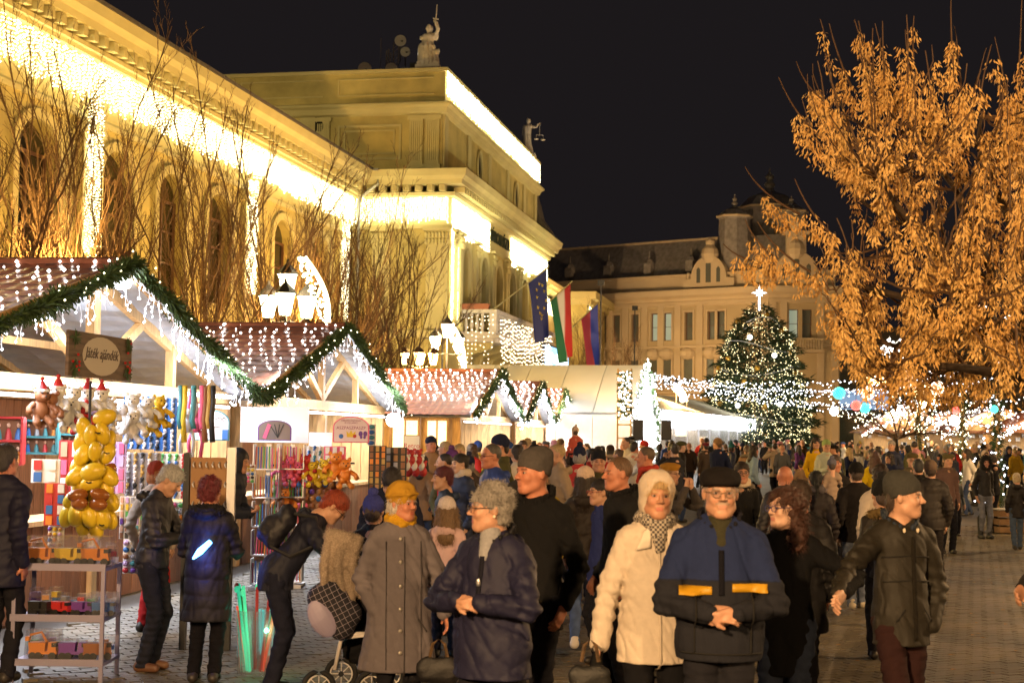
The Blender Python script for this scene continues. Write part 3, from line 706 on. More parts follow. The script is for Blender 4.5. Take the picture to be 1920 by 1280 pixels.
    if detail == 2:
        for j in range(11):
            s = .015+j*.07; wr.tube([(.25-i*.25, -W2*s+.04*math.sin(i*2), HR+.1-(HR-HE)*s) for i in range(int(L/.25))], .004, 3, False)
        obj('wires', wr, dark, nl)['kind'] = 'stuff'
    # lights
    CW = (.86, .9, 1.)
    for y in (-W2*.5, W2*.5):
        lamp('stall_light', 'AREA', (-.5, y, HE-.02), CW, power*.45, W2*.8, parent=t, size_y=.35).rotation_euler = (0, 0, R(90))
    lamp('rake_light', 'AREA', (.5, W2*.5, (HE+HR)/2-.25), CW, power*.25, W2*.8, parent=t, size_y=.2).rotation_euler = (R(60), 0, R(90))
    lamp('rake_light', 'AREA', (.3, -W2*.5, (HE+HR)/2-.25), CW, power*.25, W2*.8, parent=t, size_y=.2).rotation_euler = (R(60), 0, R(90))
    lamp('gable_light', 'POINT', (-.5, .5, HR-.3), CW, power*.22, .06, parent=t)
    lamp('roof_light', 'AREA', (-1.4, -W2*.4, HR+.55), (1, .9, .85), power*.09, 3., parent=t, size_y=2.)
    return t
st1 = stall(16.33, 'nearest market stall selling toys, with a shop sign hung under its gable', 1., 1, glabel='fir garland on the gable of the nearest stall', power=190)
st2 = stall(25.65, 'second market stall with a stationery and craft display, brown boarded wall', 1., 3, detail=2, glabel='fir garland on the gable of the second stall', power=170)
st3 = stall(43.2, 'third market stall with a lit side window and a broad red roof', .6, 5, detail=1, glabel='fir garland on the gable of the third stall', power=240)
st4 = stall(52.5, 'fourth market stall, a low one between two zigzag garlands', .5, 7, detail=0, W2=3.9, glabel='fir garland on the gable of the fourth stall', power=240)
st5 = stall(60.3, 'last market stall of the left row, beside the white tent', .4, 9, detail=0, W2=3.5, glabel='fir garland on the gable of the last stall', power=240)
# side wall of stall three faces us: lit window in it
p = MB(); yy = -HWD+.05
wx = [(-1.75, -1.0), (-.85, -.25)]
for a, b in wx:
    q = MB(); q.bx((a, yy-.1, 1.45), (b, yy-.06, 1.5)); q.bx((a, yy-.1, 2.2), (b, yy-.06, 2.26)); q.bx((a, yy-.1, 1.5), (a+.05, yy-.06, 2.2)); q.bx((b-.05, yy-.1, 1.5), (b, yy-.06, 2.2)); q.bx(((a+b)/2-.02, yy-.1, 1.5), ((a+b)/2+.02, yy-.06, 2.2))
    wf = obj('window', q, wood, st3); q = MB(); q.bx((a+.05, yy-.07, 1.5), (b-.05, yy-.065, 2.2)); obj('pane', q, mat('lit_pane', (.9, .8, .6), .3, emit=(1, .78, .45), es=1.1, noise=.5), wf)
# strong lamp at the far eave of stall two
lp_ = sp(737, 787, .15, 25.65)
t = thing('work_lamp', 'dazzling white cluster lamp at the lower right corner of the second stall roof', 'lamp', tuple(rw(*lp_, 25.65)))
p = MB(); p.ball((0, 0, 0), .13, 12, 8); obj('globe', p, mat('dazzling_globe', (1, 1, 1), .4, emit=(.95, .97, 1), es=25.), t)
p = MB(); p.tube([(0, 0, .1), (0, 0, .4)], .015, 5); obj('cord', p, dark, t)
lamp('work_lamp_light', 'POINT', tuple(rw(*lp_, 25.65)+np.array([.25, -.1, -.1])), (.9, .95, 1), 55, .12)
lp2 = sp(225, 530, -.1, 16.33)
t = thing('work_lamp', 'dazzling white lamp under the ridge of the nearest stall', 'lamp', tuple(rw(*lp2, 16.33)))
p = MB(); p.ball((0, 0, 0), (.1, .3, .07), 12, 8); obj('globe', p, MATS['dazzling_globe'], t)
# LED tube along the front edge of stall one (the scalloped strip)
a_ = sp(0, 706, -.25, 16.33); b_ = sp(440, 747, -.25, 16.33)
t = thing('led_strip', 'bluish white rope light along the front beam of the nearest stall', 'string lights', tuple(rw(0, 0, 0, 16.33)), -RL)
p = MB(); A, B = np.array(a_), np.array(b_); A[2] = B[2] = (A[2]+B[2])/2; kk = 130
p.tube([A+(B-A)*i/kk+np.array([0, 0, .012*math.sin(i*1.9)]) for i in range(kk+1)], .02, 6); obj('rope', p, mat('rope_light', (1, 1, 1), .4, emit=(.8, .84, 1), es=6.), t)
lamp('strip_light', 'AREA', tuple(rw(.1, -.6, 2.3, 16.33)), (.85, .88, 1), 70, 7., size_y=.15).rotation_euler = (R(0), 0, R(90)-RL)
# shop sign
c1, c2 = sp(127, 625, .4, 16.33), sp(243, 708, .4, 16.33)
yc, zc_ = (c1[1]+c2[1])/2, (c1[2]+c2[2])/2
sg = thing('shop_sign', 'wooden shop sign with dark script lettering and fir twigs, hung under the nearest gable', 'sign', tuple(rw(.4, yc, zc_, 16.33)), -RL)
w_, h_ = abs(c2[1]-c1[1]), .42
p = MB(); p.box((0, 0, 0), (.03, w_, h_)); obj('board', p, mat('aged_sign_wood', (.14, .09, .055), .7, noise=.5, nscale=3., stretch=(1, 1, 9)), sg)
p = MB(); p.add([(.017, math.cos(a)*w_*.3, math.sin(a)*h_*.44) for a in np.linspace(0, 2*math.pi, 25)[:-1]], [tuple(range(24))]); obj('pale_disc', p, mat('cream_print', (.6, .54, .44), .7), sg)
text('Játék ajándék', 'lettering', .145, mat('dark_print', (.06, .03, .02), .6), sg, (.02, 0, .02), (R(90), 0, R(90)), .002, shear=.3)
fn = 0
for q in ((-1, -1), (1, -1), (-1, 1), (1, 1)):
    sg2 = MB()
    for i in range(60):
        a = rng.rand()*6.3; c = np.array([.02, q[0]*w_*.42, q[1]*h_*.34]); e = c+np.array([.01, math.cos(a)*.13*rng.rand(), math.sin(a)*.1*rng.rand()]); sg2.beam(c, e, .006, .006)
    obj('fir_twigs', sg2, garl, sg)['kind'] = 'stuff'
p = MB(); 
for i in range(14): s_ = rng.choice([-1, 1]); p.ball((.03, s_*w_*(.36+.1*rng.rand()), (rng.rand()-.5)*h_*.8), .014, 6, 4)
obj('berries', p, mat('red_berry', (.5, .02, .02), .4), sg)
# ------------------------------------------------------------------ far palace
pal = mat('ochre_render', (.5, .4, .25), .85, noise=.12, nscale=.4); palt = mat('ochre_trim', (.58, .47, .32), .85, noise=.1, nscale=.5)
slate = mat('slate_roof', (.27, .25, .24), .7, noise=.3, nscale=3.)
KX, KY = at(1440, 700, 125.)[0], 125.
dx_, dy_ = -.806, .592
pb_ = thing('palace', 'long ochre palace with a dark mansard roof, corner turrets and gabled dormers', 'building', (KX, KY, 0))
PL = lambda a, z, d=0.: (a*dx_+d*.592, a*dy_+d*.806, z)      # left facade, d into the wall
PC = lambda a, z, d=0.: (a, d, z)                            # corner face, a to the right
def plx(px):
    d = ray(px, 700); A = np.array([[d[0], -dx_], [d[1], -dy_]]); s = np.linalg.solve(A, [KX, KY]); return s[1]
ZC = 14.5
opsH = []; opsL = []
cen = [(1485-960)/2850*KY+0 for _ in ()]
wl = [(1345+1357)/2, (1328+1340)/2, 1291, 1251, 1227, 1190, 1155, 1130, 1106, 1085]
aa = sorted(plx(x) for x in wl); aa += [aa[-1]+2.5*i for i in range(1, 8)]
mb = MB(); arch_wall(mb, 0, 60, 5.6, ZC-1., [(a, .8, 10.1, 12.5, 0) for a in aa], PL, .3)
arch_wall(mb, 0, 60, 0, 5.6, [(a, .85, 3., 5., 0) for a in aa], PL, .3)
cw = [1.9, 3.0]
arch_wall(mb, 0, 5.9, 5.6, ZC-1., [(c, .8, 10.1, 12.5, 0) for c in (2.1, 3.2)], PC, .3); arch_wall(mb, 0, 5.9, 0, 5.6, [(1.9, .9, 2.5, 4.8, 0)], PC, .3)
mb.add([(5.9, 0, 0), (5.9+3, 14, 0), (8.9, 14, ZC-1), (5.9, 0, ZC-1)], [(0, 1, 2, 3)])
obj('wall', mb, pal, pb_)
wpm = mat('grey_window', (.12, .13, .12), .2, spec=.7); wlit = mat('lit_window', (.3, .35, .3), .3, emit=(.5, .65, .5), es=.22)
for i, a in enumerate(aa[:11]):
    lit = abs(a-plx(1227)) < .01 or abs(a-plx(1251)) < .01
    win_unit(PL, a, .8, 10.1, 12.5, 0, .28, pb_, 0, 1, wlit if lit else wpm)
    # lower windows with hoods: recessed panes set in proud surrounds
    sr = MB(); surround(sr, a, .85, 6.3, 8.6, 0, PL, .16, .1, sill=False)
    p = PL(a, 8.95, -.15); sr.ball(p, (.75, .5, .55), 10, 5); obj('window_surround', sr, palt, pb_)
    q = MB(); v = [PL(a-.42, 6.3, -.02), PL(a+.42, 6.3, -.02), PL(a+.42, 8.6, -.02), PL(a-.42, 8.6, -.02)]; q.add(v, [(0, 1, 2, 3)]); wf = obj('window', q, wpm, pb_)
    sr = MB(); surround(sr, a, .8, 10.1, 12.5, 0, PL, .15, .08); obj('window_surround', sr, palt, pb_)
for c in (2.1, 3.2): win_unit(PC, c, .8, 10.1, 12.5, 0, .28, pb_, 0, 1, wlit if c < 3 else wpm)
mids = [(aa[i]+aa[i+1])/2 for i in range(10) if aa[i+1]-aa[i] > 1.15]
for a in mids+[.25]:
    q = MB(); b0 = [PL(a-.3, 5.9, -.14), PL(a+.3, 5.9, -.14), PL(a+.3, ZC-1.3, -.14), PL(a-.3, ZC-1.3, -.14), PL(a-.3, 5.9, .02), PL(a+.3, 5.9, .02), PL(a+.3, ZC-1.3, .02), PL(a-.3, ZC-1.3, .02)]
    q.add(b0, [(0, 1, 2, 3), (0, 4, 5, 1), (1, 5, 6, 2), (2, 6, 7, 3), (3, 7, 4, 0)]); obj('pilaster', q, palt, pb_)
for a in (.35, 1.25, 4.3, 5.5):
    q = MB(); q.bx((a-.28, -.14, 0), (a+.28, .02, ZC-1.3)); obj('pilaster', q, palt, pb_)
q = MB()
outs = [(0, ZC-1.5), (.15, ZC-1.4), (.15, ZC-1.1), (.05, ZC-1.05), (.1, ZC-.8), (.5, ZC-.6), (.6, ZC-.25), (.6, ZC-.1), (-.3, ZC)]
def pring(q, outs):
    for (o1, za), (o2, zb) in zip(outs, outs[1:]):
        q.add([PL(60, za, -o1), PL(-.2*0, za, -o1), PL(0, zb, -o2), PL(60, zb, -o2)], [(0, 1, 2, 3)])
        q.add([(-.0, -o1, za), (5.9+o1, -o1, za), (5.9+o2, -o2, zb), (0, -o2, zb)], [(0, 1, 2, 3)])
        q.add([PL(0, za, -o1), (0, -o1, za), (0, -o2, zb), PL(0, zb, -o2)], [(0, 1, 2, 3)])
pring(q, outs); pring(q, [(0, 9.35), (.2, 9.45), (.2, 9.65), (0, 9.7)]); pring(q, [(0, 5.5), (.15, 5.55), (.15, 5.75), (0, 5.8)]); obj('cornice', q, palt, pb_)
q = MB(); pring(q, [(-.3, ZC), (-.3, ZC+1.1), (-.15, ZC+1.12), (-.15, ZC+1.3), (-.5, ZC+1.3), (-.5, ZC)]); obj('parapet', q, palt, pb_)
rf = MB()
rf.add([PL(-1, ZC+.3, .5), PL(60, ZC+.3, .5), PL(60, ZC+4.6, 3.), PL(-1, ZC+4.6, 3.)], [(0, 1, 2, 3)]); rf.add([PL(-1, ZC+4.6, 3.), PL(60, ZC+4.6, 3.), PL(60, ZC+5., 12), PL(-1, ZC+5., 12)], [(0, 1, 2, 3)])
q = MB(); q.beam(PL(3, ZC+4.62, 2.95), PL(60, ZC+4.62, 2.95), .25, .18); obj('roof', rf, slate, pb_); obj('ridge_trim', q, palt, pb_)
for i in range(6):
    a = 8+i*4.2; q = MB(); c = np.array(PL(a, ZC+2.1, 1.2)); q.box(c, (.7, .7, .9), rz=-.63); q.lathe([(.5, 0), (.3, .35), (.06, .5), (.05, 1.1)], c+[0, 0, .45], 6); obj('dormer', q, slate, pb_)
def gable(P, a, w, z0, h, name='gable_dormer'):
    q = MB(); seg = 14
    pts = [(a-w*.75, z0), (a-w*.75, z0+.5*h*.5), (a-w*.5, z0+.3*h)]+[(a-w/2*math.cos(math.pi*i/seg), z0+h*.3+w*.52*math.sin(math.pi*i/seg)) for i in range(seg+1)]+[(a+w*.75, z0+.25*h), (a+w*.75, z0)]
    pts = [(a-w*.72, z0), (a-w*.72, z0+.7), (a-w/2, z0+.8)]+[(a-w/2*math.cos(math.pi*i/seg), z0+.8+w*.55*math.sin(math.pi*i/seg)) for i in range(seg+1)]+[(a+w/2, z0+.8), (a+w*.72, z0+.7), (a+w*.72, z0)]
    V = [P(*p, -.1) for p in pts]+[P(*p, .5) for p in pts]; k = len(pts)
    q.add(V, [tuple(range(k)), tuple(2*k-1-i for i in range(k))]+[(i, i+k, (i+1) % k+k, (i+1) % k) for i in range(k)])
    zt = z0+.8+w*.55; c = np.array(P(a, zt+.15, .2)); q.ball(c, (w*.22, w*.22, w*.26), 10, 6); q.ball(c+[0, 0, w*.3], w*.12, 8, 5)
    for sx in (-1, 1): q.ball(np.array(P(a+sx*w*.62, z0+1., .2)), (.18, .18, .4), 8, 5)
    g_ = obj(name, q, palt, pb_)
    for dx2, ww, hh in ((0, .5, 1.6), (-w*.28, .36, 1.15), (w*.28, .36, 1.15)):
        m = MB(); m.add([P(a+dx2-ww/2, z0+.4, -.12), P(a+dx2+ww/2, z0+.4, -.12), P(a+dx2+ww/2, z0+.4+hh, -.12), P(a+dx2, z0+.6+hh, -.12), P(a+dx2-ww/2, z0+.4+hh, -.12)], [(0, 1, 2, 3, 4)]); obj('pane', m, wpm, g_)
    return g_
gable(PL, plx(1328), 3.4, ZC+.05, 3); gable(PC, 2.3, 3.6, ZC+.05, 3.5)
q = MB(); q.bx((2.3-.8, -.12, ZC+2.7), (2.3+.8, .5, ZC+4.2)); q.bx((2.3-1.1, -.2, ZC+4.2), (2.3+1.1, .6, ZC+4.5)); q.ball((2.3, .2, ZC+5.0), (.5, .4, .8), 10, 6); q.ball((2.3, .2, ZC+6.), .22, 8, 5); obj('gable_crown', q, palt, pb_)
def turret(px, py_top, py_roof, wpx, dpt):
    s = KY+dpt; k = s/2850.; x = (px-960)*k-KX; zt = CZ+(820-py_top)*k; zr = CZ+(820-py_roof)*k; w = wpx*k/2
    q = MB(); q.lathe([(w*1.25, ZC), (w*1.15, ZC+1), (w*1.02, (ZC+zr)/2), (w*.95, zr-.25), (w*1.08, zr-.1), (w*1.08, zr+.05), (w*.7, zr+(zt-zr)*.28), (w*.2, zr+(zt-zr)*.42), (w*.13, zr+(zt-zr)*.5), (w*.2, zr+(zt-zr)*.6), (w*.1, zr+(zt-zr)*.7), (w*.16, zr+(zt-zr)*.8), (w*.04, zr+(zt-zr)*.9), (.03, zt)], (x, dpt, 0), 8)
    tr = obj('turret', q, slate, pb_); q = MB(); q.lathe([(w*1.1, zr-.1), (w*1.14, zr+.02), (w*1.1, zr+.1)], (x, dpt, 0), 8); obj('turret_ring', q, palt, tr)
turret(1377, 362, 405, 62, 4); turret(1443, 312, 388, 110, 8); turret(1484, 364, 394, 58, 5)
q = MB(); q.bx((1.2, -1.2, 8.9), (4.4, .0, 9.15)); q.bx((1.2, -1.2, 9.95), (4.4, -1.05, 10.07))
obj('balcony_slab', q, palt, pb_); bl2 = MB(); bl2.lathe([(.05, 0), (.08, .3), (.04, .6), (.06, .8)], n=6); b2m = bl2.mesh('baluster', palt)
for i in range(14): o = put(bpy.data.objects.new('baluster', b2m), pb_); o.location = (1.35+i*.22, -1.12, 9.15)
# darker house at the far right behind the tree, with a lit shop front
hb = thing('far_house', 'dark house front at the end of the square with a glowing pale blue shop window', 'building', (34, 150, 0))
q = MB(); q.bx((-6, 0, 0), (60, 12, 13)); obj('wall', q, mat('dim_render', (.2, .17, .13), .8, noise=.2), hb)
for i in range(12):
    q = MB(); q.bx((-4+i*5., -.05, 8.), (-2.6+i*5, 0, 10.2)); obj('window', q, wpm, hb)
q = MB(); q.bx((-3, -.08, 4.8), (3.2, 0, 6.6)); obj('lit_sign', q, mat('pale_blue_glow', (.4, .6, 1), .5, emit=(.45, .65, 1.), es=.35, noise=.6, nscale=1.5), hb)
q = MB(); q.bx((-12, -9, 2.0), (-6, -8.9, 3.1)); obj('green_sign', q, mat('green_glow', (.1, .8, .5), .5, emit=(.2, 1, .65), es=2., noise=.5, nscale=2.), hb)
# ------------------------------------------------------------------ christmas tree
XY = 95.; xt = at(1423, 700, XY)
xm = thing('christmas_tree', 'tall Christmas tree covered in white lights with a glowing star on top', 'tree', (xt[0], XY, 0))
q = MB(); q.tube([(0, 0, 0), (0, 0, 9)], [.25, .05], 8); obj('trunk', q, mat('bark', (.09, .06, .04), .9, noise=.3), xm)
def xr(z): return np.interp(z, [1.2, 3.2, 6.2, 8.2, 9.9, 10.5], [3.05, 3.25, 2.5, 2.0, .75, .05])
n = 26000; z = 1.2+9.2*(1-np.sqrt(rng.rand(n)*.98)); rr = xr(z)*(1-.55*rng.rand(n)**1.6)*(1+.14*np.sin(z*7+rng.rand(n))); a = rng.rand(n)*2*math.pi
rr *= 1+.1*np.sin(a*7+z*3)
c = np.stack([rr*np.cos(a), rr*np.sin(a), z], 1); d = np.stack([np.cos(a), np.sin(a), -.45+rng.rand(n)*.7], 1)+rng.normal(size=(n, 3))*.35; s = np.cross(d, rng.normal(size=(n, 3))); s /= np.linalg.norm(s, axis=1)[:, None]
V = np.stack([c-s*.05, c+s*.05, c+d*.3], 1).reshape(-1, 3); q = MB(); q.v = [V]; q.n = 3*n; q.f = [(3*i, 3*i+1, 3*i+2) for i in range(n)]; q.m = [0]*n
obj('foliage', q, mat('spruce_needles', (.035, .06, .025), .8), xm)['kind'] = 'stuff'
n = 2900; z = 1.6+8.6*(1-np.sqrt(rng.rand(n))); a = rng.rand(n)*2*math.pi; rr = xr(z)*(.93+.12*rng.rand(n)); q = MB(); q.octs(np.stack([rr*np.cos(a), rr*np.sin(a), z], 1), rng.choice([.02, .026, .034], n))
obj('light_bulbs', q, mat('tree_bulb', (1, 1, .8), .4, emit=(1, .85, .42), es=2.8), xm)['kind'] = 'stuff'
q = MB(); 
for k_ in range(5):
    z0 = 3+k_*1.5; q.tube([((xr(z0+i*.05)+.1)*math.cos(i*.35+k_), (xr(z0+i*.05)+.1)*math.sin(i*.35+k_), z0+.35*math.sin(i*.7)) for i in range(20)], .015, 4)
obj('tinsel', q, mat('silver_tinsel', (.6, .6, .6), .3, emit=(1, 1, .9), es=.15), xm)['kind'] = 'stuff'  # its sparkle is put into the material as a faint glow
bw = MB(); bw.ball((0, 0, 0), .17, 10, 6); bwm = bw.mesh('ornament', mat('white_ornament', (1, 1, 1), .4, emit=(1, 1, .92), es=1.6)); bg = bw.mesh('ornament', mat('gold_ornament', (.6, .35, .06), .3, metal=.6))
for px, py, w in ((1406, 632, 1), (1452, 666, 1), (1365, 672, 0), (1438, 590, 0), (1480, 660, 0), (1395, 715, 0), (1348, 690, 0), (1420, 690, 0), (1465, 620, 0), (1384, 603, 0), (1383, 760, 1), (1463, 758, 1), (1435, 762, 0), (1350, 757, 0), (1490, 700, 0)):
    p = at(px, py, XY); x = p[0]-xt[0]; r_ = xr(p[2]); y = -math.sqrt(max(.05, r_*r_-x*x))-.1
    o = put(bpy.data.objects.new('ornament', bwm if w else bg), xm); k_ = (XY+y)/XY; p = at(px, py, XY+y); o.location = (p[0]-xt[0], y, p[2])
p = at(1423, 549, XY); q = MB()
for i in range(8):
    a = i*math.pi/4; L_ = .5 if i % 2 == 0 else .3; tp = (math.sin(a)*L_, 0, math.cos(a)*L_); b1_ = (math.sin(a+.39)*.12, -.05, math.cos(a+.39)*.12); b2_ = (math.sin(a-.39)*.12, -.05, math.cos(a-.39)*.12)
    q.add([(0, -.08, 0), b1_, tp, b2_, (0, .08, 0)], [(0, 1, 2), (0, 2, 3), (4, 2, 1), (4, 3, 2)])
q.tube([(0, 0, -.3), (0, 0, -1.1)], .05, 6)
o = obj('star', q, mat('star_glow', (1, 1, 1), .4, emit=(.85, .9, 1), es=6), xm); o.location = (0, 0, p[2])
lamp('tree_light', 'POINT', (xt[0]-1, XY-5.2, 5.), (1, .95, .75), 220, .3)
# ------------------------------------------------------------------ white market tent
tw = mat('white_tarpaulin', (.62, .6, .54), .6, noise=.1, nscale=.7, bump=.1, bscale=2); tp0 = at(1186, 700, 60.)
TR = math.atan(.26)
tn = thing('market_tent', 'big white tarpaulin tent with a steep lit gable facing the square', 'tent', (tp0[0], 60., 0), -TR)
WW = 5.8; zr = 1.88+(817-684)/2850*62.7; ze = 2.75; LL = 8.
q = MB()
for y0, y1 in ((0, WW/2), (WW, WW/2)):
    for i in range(5):
        a, b = -i*LL/5, -(i+1)*LL/5+.02; V = []; ns = 6
        for j in range(ns+1): t_ = j/ns; V += [(a, y0+(y1-y0)*t_, ze+(zr-ze)*t_+.10*math.sin(math.pi*t_)), (b, y0+(y1-y0)*t_, ze+(zr-ze)*t_+.08*math.sin(math.pi*t_))]
        m = MB(); m.add(V, [(2*j, 2*j+2, 2*j+3, 2*j+1) for j in range(ns)]); obj('roof_panel', m, tw, tn)
for i in range(5):
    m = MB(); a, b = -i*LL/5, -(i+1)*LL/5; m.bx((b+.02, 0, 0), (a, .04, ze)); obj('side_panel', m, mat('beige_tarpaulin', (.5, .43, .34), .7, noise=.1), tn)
m = MB(); m.add([(-.05, 0, 0), (-.05, WW, 0), (-.05, WW, ze), (-.05, WW/2, zr), (-.05, 0, ze)], [(0, 1, 2, 3, 4)]); obj('gable_panel', m, mat('lit_tarpaulin', (.8, .8, .78), .6), tn)  # paler than the roof sheet; the gable's brightness is put into its colour
m = MB()
for a, b in (((0, 0, 0), (0, 0, ze)), ((0, WW, 0), (0, WW, ze)), ((0, 0, ze), (0, WW/2, zr)), ((0, WW, ze), (0, WW/2, zr)), ((0, 0, ze), (0, WW, ze)), ((-LL, 0, ze), (0, 0, ze))): m.tube([a, b], .05, 6)
obj('tent_frame', m, steel, tn)
lamp('tent_fill_light', 'AREA', (1.1, WW/2, 3.9), (.95, .97, 1), 330, 4., parent=tn, size_y=.8).rotation_euler = (R(60), 0, R(90))  # unseen fill lamps, added to make the gable bright
lamp('tent_fill_light', 'AREA', (1.9, WW/2, 1.9), (.95, .97, 1), 170, 3.5, parent=tn, size_y=1.).rotation_euler = (R(90), 0, R(90))
lamp('tent_side_fill', 'AREA', (-3.5, -3.0, 2.6), (1, .95, .85), 420, 6., parent=tn, size_y=1.).rotation_euler = (R(105), 0, 0)  # unseen fill lamp, added to brighten the tent's roof and side
def garland_frame(label, pts, loc, n, seed, rz=0., rad=.16, bulbs=120, br=.03):
    t = thing('garland', label, 'garland', loc, rz); path = pts
    o = obj('needles', garland(path, rad, n, seed), garl, t); o['kind'] = 'stuff'
    g = np.random.RandomState(seed); P = np.array(path, float); k = len(P)-1; B_ = []
    for i in range(bulbs): s = g.rand()*k; j = min(int(s), k-1); B_.append(P[j]+(P[j+1]-P[j])*(s-j)+g.normal(size=3)*rad*.5)
    m = MB(); m.octs(B_, br); obj('bulbs', m, bulbw, t)['kind'] = 'stuff'; return t
tb_ = (tp0[0], 60., 0)
garland_frame('fir garland with lights round the near edge of the white tent gable', [(.1, 0, 0), (.1, 0, ze), (.1, WW/2, zr+.1), (.1, WW, ze), (.1, WW, 0)], tb_, 4200, 31, -TR, .17, 420, .035)
# garlanded lattice column left of the gable
l0, l1 = at(1158, 782, 57.), at(1184, 696, 57.)
cx_ = (l0[0]+l1[0])/2; t = thing('lattice_column', 'yellow lit lattice column twined with fir garland, left of the tent gable', 'decoration', (cx_, 57., 0))
w = (l1[0]-l0[0]); m = MB()
for x in (-w/2, w/2): m.box((x, 0, 2.2), (.06, .06, 4.4))
for i in range(9): m.box((0, 0, .3+i*.5), (w, .05, .05))
obj('lattice', m, wood, t); m = MB(); m.box((0, .12, 3.4), (w*.95, .04, 1.8)); obj('backing', m, mat('amber_panel', (.8, .6, .3), .6, emit=(1, .7, .3), es=.55), t)
pts = []
for i in range(9): z_ = 2.6+i*.2; pts += [(-w/2, -.06, z_), (w/2, -.06, z_+.1)]
o = obj('needles', garland(pts, .08, 2600, 5, .07), garl, t); o['kind'] = 'stuff'
m = MB(); m.octs([(rng.uniform(-w/2, w/2), -.12, rng.uniform(2.5, 4.3)) for _ in range(110)], .028); obj('bulbs', m, bulbw, t)['kind'] = 'stuff'
# speakers on stands
for px, py, Y, lab in ((1196, 806, 52., 'tall black loudspeaker on a pole before the lit tent gable'), (1249, 806, 55., 'smaller black loudspeaker on a pole right of the tent')):
    p = at(px, py, Y); t = thing('loudspeaker', lab, 'loudspeaker', (p[0], Y, 0)); m = MB(); h = p[2]; m.box((0, 0, h), (.36, .36, .72), taper=.95); obj('cabinet', m, mat('black_plastic', (.015, .015, .017), .5), t)
    m = MB(); m.box((0, -.19, h), (.3, .02, .64)); obj('grille', m, mat('grey_grille', (.06, .06, .065), .6), t); m = MB(); m.tube([(0, 0, h-.36), (0, 0, .5)], .02, 6)
    for a in (0, 2.1, 4.2): m.tube([(0, 0, .9), (math.cos(a)*.5, math.sin(a)*.5, 0)], .015, 5)
    obj('stand', m, dark, t)
# ------------------------------------------------------------------ glazed marquee with the glowing valance
A = at(1238, 771, 68.); B = at(1424, 792, 100.)
mq = thing('marquee', 'long low marquee with clear plastic walls and a dazzling light valance', 'tent', (A[0], A[1], 0), math.atan2(B[1]-A[1], B[0]-A[0]))
Lq = math.hypot(B[0]-A[0], B[1]-A[1]); zq = 3.05
m = MB(); m.add([(0, -.3, zq), (Lq, -.3, zq), (Lq, 3, zq+1.1), (0, 3, zq+1.1)], [(0, 1, 2, 3)]); m.add([(0, 6, zq), (Lq, 6, zq), (Lq, 3, zq+1.1), (0, 3, zq+1.1)], [(3, 2, 1, 0)]); m.add([(0, 0, zq), (0, 6, zq), (0, 3, zq+1.1)], [(0, 1, 2)]); obj('roof', m, tw, mq)
clr = mat('clear_plastic_wall', (.75, .76, .72), .25, trans=.75, noise=.1)
for i in range(10):
    a, b = i*Lq/10, (i+1)*Lq/10-.05; V = []; 
    for j in range(9):
        for k_ in range(2): V.append(((a, b)[k_], .04*math.sin(j*2.1+i), j*zq/8))
    m = MB(); m.add(V, [(2*j, 2*j+1, 2*j+3, 2*j+2) for j in range(8)]); obj('wall_panel', m, clr, mq)
m = MB(); 
for i in range(11): m.box((i*Lq/10-.02, -.02, zq/2), (.06, .06, zq))
m.box((Lq/2, -.05, zq), (Lq, .08, .1)); obj('poles', m, steel, mq)
m = MB(); m.add([(0, 6, 0), (Lq, 6, 0), (Lq, 6, zq), (0, 6, zq)], [(0, 1, 2, 3)]); obj('back_wall', m, tw, mq)
q = MB(); q.octs([(rng.uniform(0, Lq), -.15-rng.rand()*.1, zq-rng.rand()**1.3*.75) for _ in range(2600)], .035); obj('valance_bulbs', q, bulbc, mq)['kind'] = 'stuff'
for i in range(4): lamp('marquee_light', 'AREA', (Lq*(i+.5)/4, 3., zq-.2), (.95, .97, 1), 90, Lq/5, parent=mq, size_y=3.)
lamp('valance_light', 'AREA', (Lq/2, -.8, zq-.2), (.95, .97, 1), 220, Lq*.9, parent=mq, size_y=.3).rotation_euler = (R(50), 0, 0)
# ------------------------------------------------------------------ strings of lights over the square
pole = at(1214, 700, 59.)
ends = [(at(1920, 668, 38.), 1.0), (at(1925, 700, 42.), 1.2), (at(1920, 745, 50.), 1.0), (at(1840, 690, 62.), 1.1), (at(1860, 770, 66.), .9), (at(1700, 726, 75.), .6), (at(1935, 800, 70.), .6), (at(1810, 735, 58.), 1.2)]
for i, (e, sag) in enumerate(ends):
    t = thing('light_string', 'white festoon of bulbs strung over the square from the tent gable, number of them fanning to the right', 'string lights', (0, 0, 0), 0, 'festoons over the square')
    t['label'] = ['highest festoon of white bulbs ending in the orange-leaved tree', 'second highest white festoon ending in the orange-leaved tree', 'sagging white festoon that ends at the right picture edge low in the tree', 'white festoon running from the tent gable into the crown of the small lit tree',
                  'low white festoon passing just above the coloured light balls', 'short white festoon crossing in front of the big Christmas tree', 'lowest white festoon ending over the right-hand stalls', 'white festoon of doubled bulbs between tent gable and right-hand stalls'][i]
    a = np.array([pole[0], 59., pole[2]-.14*(i % 4)]); L_ = np.linalg.norm(e-a); n = int(L_/.2); w_ = []; b_ = []
    for j in range(n+1):
        s = j/n; p = a+(e-a)*s; p[2] -= .55*sag*4*s*(1-s)+.04*math.sin(j*.9); w_.append(p); b_.append(p+rng.normal(size=3)*[.03, .03, .03])
        if i in (5, 7) and rng.rand() < .5: b_.append(p+rng.normal(size=3)*[.06, .06, .08])
    m = MB(); m.tube(w_[::4], .008, 3, False); obj('cable', m, dark, t); m = MB(); m.octs(b_, .022); obj('bulbs', m, bulbc, t)['kind'] = 'stuff'
